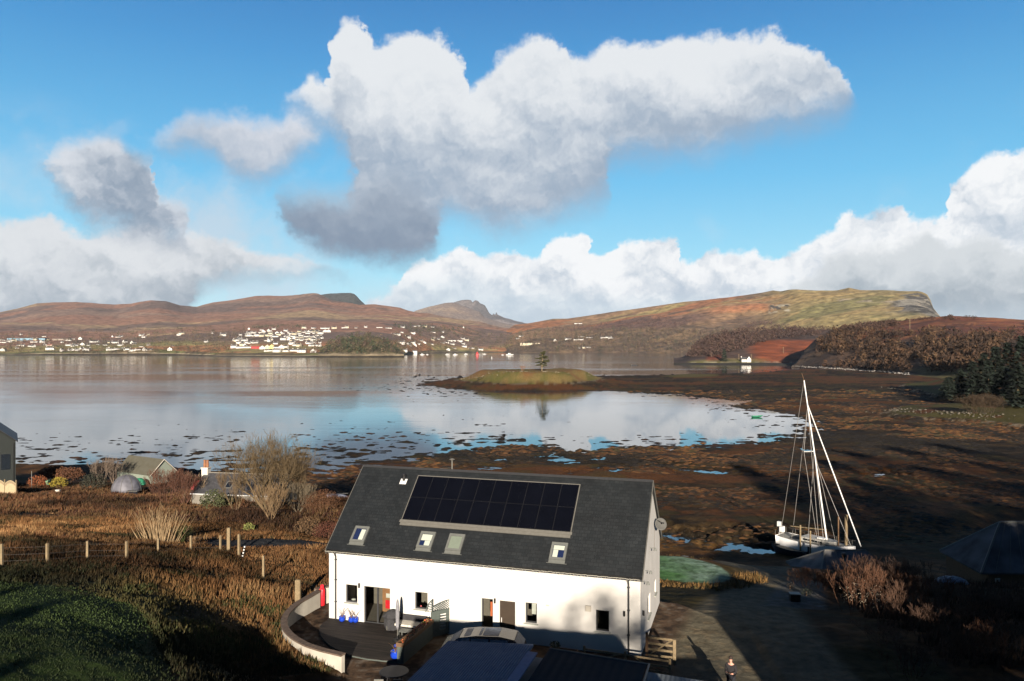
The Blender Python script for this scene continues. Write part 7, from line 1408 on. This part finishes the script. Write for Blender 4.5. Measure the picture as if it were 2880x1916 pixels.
zc(400, [(480, 680, 60, 60), (520, 665, 50, 20), (930, 650, 25, 20), (1070, 685, 70, 45), (1045, 680, 40, 25), (840, 770, 40, 15), (1400, 690, 70, 50), (1460, 690, 50, 20), (1520, 690, 50, 45), (1580, 695, 50, 35), (1640, 690, 50, 30), (1700, 690, 60, 40), (1760, 700, 80, 40), (1790, 660, 50, 30), (1850, 660, 60, 40), (1950, 650, 40, 20), (2010, 670, 50, 25), (2070, 665, 60, 40), (2150, 640, 60, 20), (2200, 635, 50, 25), (2260, 640, 50, 30), (2320, 650, 70, 40), (1870, 740, 90, 45), (1950, 740, 60, 40), (1920, 705, 50, 30), (2000, 700, 60, 25), (2080, 705, 80, 20), (2170, 700, 60, 15), (2260, 705, 90, 15), (2080, 740, 90, 25), (2160, 735, 60, 20), (2270, 745, 80, 30), (1240, 760, 80, 45), (1290, 790, 90, 60), (1350, 760, 80, 60), (1430, 780, 120, 40), (1500, 780, 50, 30), (1210, 845, 60, 45), (1340, 845, 150, 30), (1360, 830, 40, 40), (1590, 860, 60, 60), (1720, 850, 50, 70), (1780, 850, 70, 40), (1840, 850, 60, 60), (1900, 840, 50, 40), (1980, 800, 60, 50), (2210, 790, 80, 40), (2260, 820, 90, 35), (1780, 900, 80, 50), (1900, 895, 60, 30), (1960, 890, 60, 40), (2020, 890, 70, 35), (2110, 905, 90, 50), (1670, 890, 90, 15), (2140, 585, 40, 15), (2270, 585, 40, 10), (1580, 610, 40, 12), (1740, 600, 40, 15), (1410, 600, 20, 8), (1600, 640, 40, 14), (1480, 650, 40, 14), (1900, 620, 40, 14), (2100, 690, 50, 22), (1680, 730, 40, 20)], 'hills')
zc(850, [(20, 585, 50, 15), (150, 580, 50, 12), (300, 590, 90, 25), (420, 590, 70, 25), (560, 580, 60, 18), (590, 580, 40, 15), (710, 585, 30, 12), (840, 572, 30, 20), (1020, 577, 60, 15), (1140, 585, 70, 22), (1330, 575, 80, 30), (1480, 560, 50, 15), (1540, 555, 40, 12), (1625, 565, 55, 28), (1720, 570, 50, 12), (60, 640, 60, 35), (130, 640, 60, 40), (190, 640, 50, 40), (240, 660, 60, 45), (300, 635, 60, 35), (350, 635, 40, 40), (210, 680, 80, 25), (90, 700, 110, 20), (220, 720, 90, 20), (140, 740, 60, 20), (110, 780, 120, 30), (170, 820, 130, 40), (1240, 670, 90, 15), (1310, 640, 50, 10), (1440, 650, 90, 25), (1725, 640, 60, 18), (1860, 640, 30, 12), (2140, 580, 15, 20), (1310, 790, 80, 50), (1460, 790, 90, 50), (1390, 790, 60, 18), (1520, 790, 80, 20), (1620, 785, 40, 35), (1950, 750, 60, 20), (2000, 750, 50, 15), (2070, 755, 90, 25), (2180, 750, 50, 20), (1920, 780, 35, 30), (1860, 785, 40, 20), (1985, 800, 50, 25), (2130, 795, 70, 35), (2150, 835, 50, 45), (2240, 850, 70, 15), (1350, 885, 60, 30)], 'hills')
zc(1300, [(785, 690, 60, 15), (735, 725, 30, 12), (1420, 730, 90, 25), (1545, 740, 100, 30), (1580, 700, 60, 12), (1690, 710, 60, 18), (1910, 710, 120, 22), (1970, 718, 60, 15), (1235, 755, 30, 20), (1560, 850, 20, 12), (1610, 850, 30, 12), (1660, 845, 30, 12), (1690, 845, 20, 12)], 'big_hill')
for px, py, w, k, hl, lb in ((7, 988, 16, 'g', 'hills', 'large white gabled house at the far left edge of the far shore'), (477, 986, 10, 'g', 'hills', 'lone white gabled house by the water, left of the harbour'), (1718, 920, 4, 'y', 'hills', ''), (765, 981, 11, 'y', 'hills', 'yellow gabled house on the harbour front'), (752, 982, 10, 'cg', 'hills', 'tall cream gabled house left of the yellow harbour house'),
                         (139, 973, 12, 'p', 'hills', 'red roofed house among the trees near the left edge of the town'), (880, 992, 14, 'g', 'hills', 'double gabled white house at the right end of the harbour row'), (1147, 952, 16, 'w2', 'hills', 'large white house in the trees above the wooded knoll, on its right'), (1260, 986, 8, 'g', 'hills', 'white gabled house at the foot of the trees, right of the pier'),
                         (1352, 986, 13, 'w2', 'hills', 'white house at the water edge above the red sailing boat'), (1622, 911, 11, 'lo', 'big_hill', 'white farmhouse alone on the open hillside'), (1633, 911, 7, 'lo', 'big_hill', 'smaller white farm building right of the lone farmhouse')):
    if lb: put_house(k, hl, px, py, w, lb, rot=rnd.uniform(-.3, .3))
def long_building(name, label, hill_, px0, px1, py, h, wall, roof, gables=0, cat='building', wins=16, r=2.0, d=10):
    g_ = on_hill(hill_, (px0 + px1) / 2, py); L = (px1 - px0) * g_[1] / F; t = thing(name, label, cat, (g_[0], g_[1] + 4, g_[2] - .3), 0); a, b_ = L / 2, d / 2
    MB().add([(-a, -b_, -4), (a, -b_, -4), (a, b_, -4), (-a, b_, -4), (-a, -b_, h), (a, -b_, h), (a, b_, h), (-a, b_, h), (-a, 0, h + r), (a, 0, h + r)], [(0, 1, 5, 4), (1, 2, 6, 9, 5), (2, 3, 7, 6), (3, 0, 4, 8, 7)]).build('wall', M[wall], t)
    MB().add([(-a - .3, -b_ - .3, h - .05), (a + .3, -b_ - .3, h - .05), (a + .3, 0, h + r + .15), (-a - .3, 0, h + r + .15), (-a - .3, b_ + .3, h - .05), (a + .3, b_ + .3, h - .05)], [(0, 1, 2, 3), (5, 4, 3, 2)]).build('roof', M[roof], t)
    for k in range(gables):
        x = -a + L * (k + .5) / gables; w = L / gables * .36; MB().add([(x - w, -b_ - .6, -1), (x + w, -b_ - .6, -1), (x + w, -b_ - .6, h), (x, -b_ - .6, h + 2.9), (x - w, -b_ - .6, h), (x - w, 0, h), (x + w, 0, h), (x, 0, h + 2.9)], [(0, 1, 2, 3, 4), (4, 3, 7, 5), (3, 2, 6, 7)]).build('gable', M[wall], t)
    mb = MB()
    for fl in range(max(1, int(h // 2.8))):
        for k in range(wins): x = -a + L * (k + .5) / wins; mb.box(x - .5, -b_ - .63, .9 + fl * 2.8, x + .5, -b_ - .601 if gables else -b_ + .01, 2.2 + fl * 2.8)
    mb.build('windows', GLZ, t); return t
long_building('hotel', 'long cream hotel with a row of steep gables above the far shore', 'big_hill', 1463, 1519, 970, 6.0, 'wallc', 'tileg', 8)
long_building('school', 'long flat grey roofed school with pale blue walls at the left of the town', 'hills', 22, 128, 957, 7.0, 'walln', 'tileg', 0, r=.8, d=16)
long_building('school', 'second long pale roofed building right of the blue walled school', 'hills', 148, 197, 957, 5.0, 'walls', 'tileg', 0, r=.8, d=12)
long_building('warehouse', 'red building on the harbour front', 'hills', 706, 731, 981, 6.0, 'wallr', 'redroof', 0, wins=6)
long_building('pier_shed', 'large pale shed on the pier right of the wooded knoll', 'hills', 1150, 1173, 992, 5.0, 'wallw', 'walln', 0, wins=2, r=1.6)
for i in range(3): pass
# white cottage under the red bracken slope
g_ = on_hill('headland', 2095, 1017.5); hc = simple_house('cottage', 'white cottage with a steep gable on the headland shore below red bracken', g_[0] - 5.5, g_[1] - 3, g_[0] + 5.5, g_[1] + 4, g_[2] - .6, 4.0, 7.0, wall='wallw', roofm='tileg'); MB().box(-5.6, -.4, 6.3, -4.6, .4, 8.4).build('chimney', M['wallw'], hc)
MB().add([(1.5, -5.2, -.5), (7.5, -5.2, -.5), (7.5, -5.2, 4.2), (4.5, -5.2, 8.3), (1.5, -5.2, 4.2), (1.5, 0, 4.2), (7.5, 0, 4.2), (4.5, 0, 8.3), (1.5, 0, -.5), (7.5, 0, -.5)], [(0, 1, 2, 3, 4), (0, 4, 5, 8), (1, 9, 6, 2)]).build('gable_wing', M['wallw'], hc)
MB().add([(1.2, -5.5, 4.0), (4.5, -5.5, 8.5), (4.5, .2, 8.5), (1.2, .2, 4.0), (7.8, -5.5, 4.0), (7.8, .2, 4.0)], [(0, 1, 2, 3), (4, 5, 2, 1)]).build('wing_roof', M['tileg'], hc); MB().box(3.4, -5.25, 1.2, 4.2, -5.19, 2.4).box(5.0, -5.25, 1.2, 5.8, -5.19, 2.4).build('windows', GLZ, hc)
# power poles
for hl, px, pyb, h, lb in (('headland', 2113, 1014, 9, 'power pole right of the white headland cottage'), ('headland', 2078, 1012, 8, 'power pole left of the white headland cottage'), ('headland', 2203, 994, 10, 'power pole standing in the red bracken'), ('right_headland', 2559, 926, 12, 'power pole on the crest of the brown headland')):
    g_ = on_hill(hl, px, pyb)
    if g_: mb = MB(); mb.tube([(0, 0, -1), (0, 0, h)], .28, 6); mb.box(-1.0, -.1, h - 1, 1.0, .1, h - .7); tag(mb.build('power_pole', M['wood'], loc=g_), lb, 'power pole', 'power poles on the headlands')
# ================================================================ boats far out
def far_boat(px, py, L, label, kind, col='white', yaw=None):
    x, y, _ = P(px, py, 0); t = thing({'m': 'motor_boat', 's': 'sailing_boat', 'b': 'buoy'}[kind], label, {'m': 'boat', 's': 'boat', 'b': 'buoy'}[kind], (x, y, 0), rnd.uniform(-.5, .5) if yaw is None else yaw)
    if kind == 'b': MB().lathe([(.4 * L, -.2), (.43 * L, .2 * L), (.17 * L, .4 * L), (.17 * L, L), (.07 * L, 1.2 * L)], n=10).build('float', M[col], t); return
    mb = MB(); hull(mb, L, L * .3, L * .13, .4); mb.build('hull', M[col], t); mb = MB(); mb.box(-L * .22, -L * .10, L * .10, L * .12, L * .10, L * (.28 if kind == 'm' else .2)); mb.build('cabin', M['white'], t)
    if kind == 'm': MB().box(-L * .1, -L * .11, L * .19, L * .10, L * .11, L * .24).build('windows', GLZ, t)
    else:
        MB().tube([(.05 * L, 0, 0), (.05 * L, 0, L * 1.35)], .12, 5).build('mast', M['lead'], t)
        if col == 'red': MB().add([(.03 * L, 0, L * .3), (.03 * L, 0, L * 1.25), (-.42 * L, .3, L * .3)], [(0, 1, 2)]).add([(.1 * L, 0, L * 1.1), (.5 * L, 0, L * .2), (.1 * L, .3, L * .25)], [(0, 1, 2)]).build('sail', M['red'], t)
for a in ((1188, 998.5, 14, 'white motor boat moored by the pier end', 'm'), (1202, 998, 8, 'small white boat right of the pier boat', 'm'), (1258, 998.2, 12, 'low pale boat left of the cream sailing boat', 'm'), (1281, 999.2, 15, 'cream motor boat moored left of the white one', 'm'), (1311, 997.6, 13, 'white motor boat moored left of the red sailing boat', 'm'), (1342, 1000, 9, 'red sailing boat with red sails', 's', 'red'), (1363, 997.2, 12, 'white sailing boat with a bare mast below the waterside house', 's'),
          (1414, 999.2, 9, 'dark masted sailing boat left of the white cruiser', 's'), (1434, 999.6, 22, 'large white cruiser moored in the middle of the bay', 'm'), (1383, 1007.5, 3, 'pale mooring buoy below the white sailing boat', 'b'), (1675, 990.6, 34, 'long white vessel moored below the wooded hillside', 'm', 'white', 0.0), (1776, 1028, 1, 'small pale buoy by the dark raft', 'b')): far_boat(*a)
x, y, _ = P(1784, 1028, 0); tag(MB().box(-5, -1.2, -.1, 5, 1.2, .6).box(-3, -.8, .6, 2, .8, 1.1).build('raft', M['fabric'], loc=(x, y, 0)), 'low dark raft on the water right of the island', 'raft')
# ================================================================ stones of the shores
def stones(label, pts, n, r, seed, jit=2.0, col=(.30, .26, .20)):
    rs = np.random.RandomState(seed); P2 = np.array(pts); t = np.sort(rs.uniform(0, len(P2) - 1, n)); i = np.minimum(t.astype(int), len(P2) - 2); f = (t - i)[:, None]; p = P2[i] * (1 - f) + P2[i + 1] * f + rs.normal(0, jit, (n, 2)); z = land(p[:, 0], p[:, 1]); V, Fc, cc = [], [], []
    for k in range(n):
        s = r * rs.uniform(.4, 1.5); b0 = len(V); vs = rs.normal(0, 1, (6, 3)); vs = np.array([(1, 0, 0), (-1, 0, 0), (0, 1, 0), (0, -1, 0), (0, 0, .7), (0, 0, -.5)]) * rs.uniform(.7, 1.3, (6, 1)) * s; V += [tuple(v + (p[k, 0], p[k, 1], max(z[k], 0) + s * .2)) for v in vs]
        for a_, b_ in ((0, 2), (2, 1), (1, 3), (3, 0)): Fc += [(b0 + a_, b0 + b_, b0 + 4), (b0 + b_, b0 + a_, b0 + 5)]
        cc += [np.array(col) * rs.uniform(.5, 1.4)] * 6
    o = new_mesh('stones', np.array(V), Fc, M['leaf'], col=np.array(cc)); tag(o, kind='stuff')
sp_ = lambda L, z: [P(a, b_, z)[:2] for a, b_ in L]
stones('', sp_([(2490, 1158), (2520, 1156), (2560, 1164), (2640, 1172), (2690, 1172), (2760, 1178), (2820, 1184)], 1.2), 150, .42, 1, 3.2, (.10, .088, .068)); stones('', sp_([(2495, 1092), (2540, 1098), (2600, 1112), (2660, 1124), (2700, 1132)], 1.2), 110, .38, 2, 3.2, (.10, .088, .068)); stones('', sp_([(1290, 1066), (1340, 1072), (1400, 1077), (1500, 1078), (1600, 1076), (1680, 1066)], 2.5), 130, .40, 3, 2.5, (.20, .17, .12))
rh = HILLS['right_headland']; stl = []
for px in np.linspace(2256, 2560, 200):
    j = int(np.searchsorted(rh[0], px)); 
    for _ in range(2): k = rnd.randint(18, 33); stl.append((rh[1][k, j] * (px - CX) / F + rnd.uniform(-2, 2), rh[1][k, j], rh[2][k, j]))
V, Fc, cc = [], [], []; r3 = np.random.RandomState(4)
for p in stl:
    s = .8 * r3.uniform(.4, 1.4); b0 = len(V); V += [tuple(v) for v in np.array([(1, 0, 0), (-1, 0, 0), (0, 1, 0), (0, -1, 0), (0, 0, .7), (0, 0, -.5)]) * r3.uniform(.7, 1.3, (6, 1)) * s + np.array(p)]
    for a_, b_ in ((0, 2), (2, 1), (1, 3), (3, 0)): Fc += [(b0 + a_, b0 + b_, b0 + 4), (b0 + b_, b0 + a_, b0 + 5)]
    cc += [np.array((.27, .25, .23)) * r3.uniform(.6, 1.3)] * 6
tag(new_mesh('stones', np.array(V), Fc, M['leaf'], col=np.array(cc)), kind='stuff')
# seaweed heaps all over the flats
rs = np.random.RandomState(77); n = 60000; yy = 95 * (430 / 95) ** rs.uniform(0, 1, n) ** .8; xx = rs.uniform(-.62, .72, n) * yy; zz = land(xx, yy); sdw = poly_sd(xx, yy, FLAT)
k = (zz > .02) & (zz < 1.6) & (sdw > 0) & (fbm(xx, yy, 14, 4, 78) > -.08) & (poly_sd(xx, yy, ISL_T) < -2); xx, yy, zz = xx[k], yy[k], zz[k]; n = len(xx); s_ = (.08 + yy / 330) * rs.uniform(.5, 1.3, n)
B8 = np.array([(1, 0, 0), (.3, .8, 0), (-.7, .6, 0), (-1, -.1, 0), (-.2, -.9, 0), (.7, -.6, 0), (0, 0, .42)]); V = (B8[None] * rs.uniform(.7, 1.3, (n, 7, 1)) * s_[:, None, None] * np.array([1.5, 1, 1])) + np.stack([xx, yy, zz - .03], 1)[:, None]
Fc = (np.arange(n)[:, None, None] * 7 + np.array([(i, (i + 1) % 6, 6) for i in range(6)])[None]).reshape(-1, 3); cp = np.array([(.012, .009, .006), (.020, .015, .010), (.040, .026, .012), (.09, .042, .016), (.14, .066, .022), (.055, .043, .018)])[np.clip(((fbm(xx, yy, 24, 4, 79) * 1.7 + .45) * 6 + rs.uniform(-1.6, 1.6, n)).astype(int), 0, 5)]
tag(new_mesh('seaweed', V.reshape(-1, 3), Fc, M['leaf'], col=np.repeat(cp, 7, 0)), kind='stuff')
# more roofs between the named rows
for k in range(80):
    px = rnd.uniform(648, 905) if k < 52 else rnd.choice([rnd.uniform(10, 420), rnd.uniform(1130, 1310)]); py = rnd.uniform(932, 978) if k < 52 else rnd.uniform(945, 982)
    put_house(rnd.choice(['w', 'w', 'g', 'lo', 's', 'c']), 'hills', px, py, rnd.uniform(6, 10))
# ================================================================ hedge and shrubs in the shade, lower right
SH = []
for k in range(4):
    q = random.Random(60 + k); S = []
    for j in range(15): a = q.uniform(0, 6.28); rr = q.uniform(0, 1.5); grow(S, (math.cos(a) * rr, math.sin(a) * rr, -.2), (math.cos(a) * rr * .22, math.sin(a) * rr * .22, 1.1), 1.25, .035, 3, q, .42, .2, (2, 3), .2, .011, 2)
    o = segs_mesh('branches', S, M['twig'], None, [(.085, .047, .030), (.105, .050, .028), (.085, .056, .040), (.07, .04, .027)][k]); SH.append(o.data); bpy.data.objects.remove(o)
hp = [(2262, 1650, 7.2, 1618, 'lowest brown shrub at the left end of the hedge'), (2300, 1655, 7.5, 1612, 'brown shrub at the left end of the hedge, above the paving'), (2345, 1665, 7.4, 1608, 'grey brown shrub below the grey hut roof'), (2395, 1690, 7.3, 1596, 'tall brown shrub hiding the right half of the hut roof'), (2450, 1700, 7.2, 1582, 'tallest brown shrub in the middle of the hedge'), (2430, 1745, 8.2, 1615, 'shrub with pale glinting leaves in the middle of the hedge'), (2500, 1715, 7.2, 1590, 'reddish shrub on the crest of the hedge, right of the tallest'), (2545, 1735, 7.2, 1592, 'reddish shrub left of the half hidden white car'), (2520, 1780, 8.2, 1650, 'dark shrub in front of the reddish shrubs'), (2600, 1760, 7.6, 1628, 'thin brown shrub in front of the white car'), (2650, 1790, 7.8, 1645, 'thin brown shrub between the white car and the lower thicket'), (2610, 1840, 8.8, 1720, 'dark shrub in the lower thicket, left part'), (2700, 1830, 8, 1720, 'brown shrub of the lower thicket below the barn'), (2760, 1830, 7.8, 1715, 'brown shrub of the lower thicket right of the one below the barn'), (2820, 1820, 7.6, 1700, 'brown shrub near the right edge, below the barn'), (2870, 1830, 7.8, 1690, 'tall brown shrub cut by the right edge'), (2700, 1916, 9.4, 1780, 'shrub at the bottom edge in the lower thicket'), (2790, 1916, 9.2, 1770, 'large shrub at the bottom right, beside the corner one'), (2860, 1916, 9, 1760, 'shrub filling the bottom right corner'), (2560, 1916, 9.8, 1830, 'dark low shrub at the bottom edge, left of the lower thicket'), (2490, 1850, 9.2, 1780, 'dark low shrub beside the shaded drive')]
for i, (px, py, z, top, lb) in enumerate(hp):
    x, y, _ = P(px, py, z); gz_ = hz(x, y) - .1; hh = (CH - (top - HY) * y / F - gz_) * 1.22; sd_ = SH[i % 4]; mx_ = max(v.co.z for v in sd_.vertices); sz = max(.35, hh / mx_); sw = max(sz, .62) * 1.15
    t = thing('hedge_shrub', lb, 'shrub', (x, y, gz_), i * 1.3, 'leafless shrubs of the hedge'); t.scale = (sw, sw, sz); o = bpy.data.objects.new('branches', sd_); C.objects.link(o); o.parent = t
    if 'pale glinting' in lb:
        mb = MB(); leaf_ball(mb, (0, 0, 1.4), 1.5, 420, .045, random.Random(4), .9); mb.build('leaves', plain('pale_leaf', (.34, .28, .20), .5, spec=.6), t)
grass('hedge_bottom', '', 9000, (22, 75), (36, 64), lambda x, y: (x > 24 + (64 - y) * -.15) & (x < y * .75) & (fbm(x, y, 4, 3, 79) > -.2) & (x > 20 + (y - 36) * .2), .45, [(.05, .03, .02), (.07, .04, .025), (.035, .025, .018)], 9, .05, 6)
# ================================================================ trees behind the viewpoint that throw the shade
def shade_tree(x, y, h, r, seed, label, K=1500):
    z = hz(x, y); t = thing('tree', label, 'tree', (x, y, z), 0, 'trees behind the viewpoint'); rs = np.random.RandomState(seed); u = rs.uniform(0, 1, K); a = rs.uniform(0, 6.28, K); rr = r * np.sqrt(np.clip(1 - (2 * u - .8) ** 2, .05, 1)) * np.sqrt(rs.uniform(.0, 1, K)) * (1 + .3 * np.sin(a * 3 + seed))
    c = np.stack([np.cos(a) * rr, np.sin(a) * rr, h * (.18 + .82 * u)], 1); s = .55 * rs.uniform(.5, 1.4, K); d1 = rs.normal(0, 1, (K, 3)); d1 /= np.linalg.norm(d1, axis=1)[:, None]; d2 = rs.normal(0, 1, (K, 3)); d2 /= np.linalg.norm(d2, axis=1)[:, None]
    V = np.stack([c + d1 * s[:, None], c + d2 * s[:, None] * .8, c - d1 * s[:, None]], 1).reshape(-1, 3); new_mesh('crown', V, np.arange(3 * K).reshape(-1, 3), M['leaf'], t, col=np.repeat(np.array([[.05, .06, .025]]) * rs.uniform(.5, 1.4, (K, 1)), 3, 0)); MB().tube([(0, 0, -.5), (0, 0, h * .85)], [.35, .08], 7).build('trunk', M['woodd'], t)
TS = math.tan(SUN_EL)
def caster(xs, ys, zs, yt, r, seed, label, K=1500):
    """a tree at row yt whose top throws its shadow tip on the ground point (xs, ys, zs)"""
    h = zs + (ys - yt) * TS - hz(xs, yt); shade_tree(xs - SUN_DX * (ys - yt) , yt, max(h, 5), r, seed, label, K)
for i, (xs, ys, zs, yt, r) in enumerate([(46, 140, 0, -12, 6), (56, 150, 0, -16, 7), (68, 170, 0, -20, 7), (80, 185, 0, -24, 8), (94, 190, 0, -20, 8), (108, 196, 0, -24, 8), (60, 112, 1, 2, 6), (74, 124, 0, 0, 7), (50, 106, .5, -2, 5), (48, 160, 0, -20, 6), (64, 145, 0, -10, 6), (85, 160, 0, -12, 7), (100, 165, 0, -16, 7), (72, 104, 1, 2, 6), (84, 112, 1, 0, 6), (100, 125, 1, 0, 7), (58, 128, 0, -14, 6), (90, 140, 0, 0, 7), (28, 62, 8.6, -3, 4), (33, 64, 8.8, -2, 4), (38, 64, 8.8, -4, 4), (45, 66, 9, -2, 5), (52, 68, 9, -5, 5), (60, 72, 10, -2, 5), (28, 52, 10.5, 2, 4), (36, 54, 11, 3, 4), (46, 58, 12, 2, 5)]):
    caster(xs, ys, zs, yt, r * (1.35 if ys > 100 else 1.1), 200 + i, 'tree behind the viewpoint, shading the right shore', 2600)
for i, (xs, ys, zs, yt, r) in enumerate([(-25, 40.5, 13, -5, 2.6), (-22, 40, 12.5, -7, 3), (-18.5, 39, 11.5, -7, 3.2), (-15.2, 37, 11, -4, 3), (-12.3, 34, 10.5, -8, 2.2), (-19, 33, 12, -2, 3), (-14.5, 30, 11, -3, 3), (-29, 38, 13, -9, 2)]):
    caster(xs, ys, zs, yt, r, 300 + i, 'tree behind the viewpoint, shading the bank beside the lawn', 1800)
for i, (xs, zs) in enumerate([(1.6, 11.0), (2.6, 11.6), (3.5, 12.2), (4.5, 12.6), (5.4, 12.3), (6.3, 12.4), (7.2, 11.8), (5.0, 11.4), (6.8, 11.2)]):
    caster(xs, 41.6, zs, -78, 1.5, 400 + i, 'slender tree behind the viewpoint, dappling the white wall', 150)

# ================================================================ the air over the bay
hb = MB().box(-9500, -320, -60, 9500, 13500, 640); hz_ = hb.build('haze', None) if False else None
m = bpy.data.materials.new('haze'); m.use_nodes = True; nt = m.node_tree; nt.nodes.clear(); out = nt.nodes.new('ShaderNodeOutputMaterial'); pv = nt.nodes.new('ShaderNodeVolumePrincipled')
pv.inputs['Color'].default_value = (.78, .86, 1, 1); pv.inputs['Density'].default_value = 1.4e-5; pv.inputs['Anisotropy'].default_value = 0.0; nt.links.new(pv.outputs[0], out.inputs['Volume'])
tag(hb.build('haze', m), kind='stuff')
try: m.cycles.homogeneous_volume = True
except Exception: pass
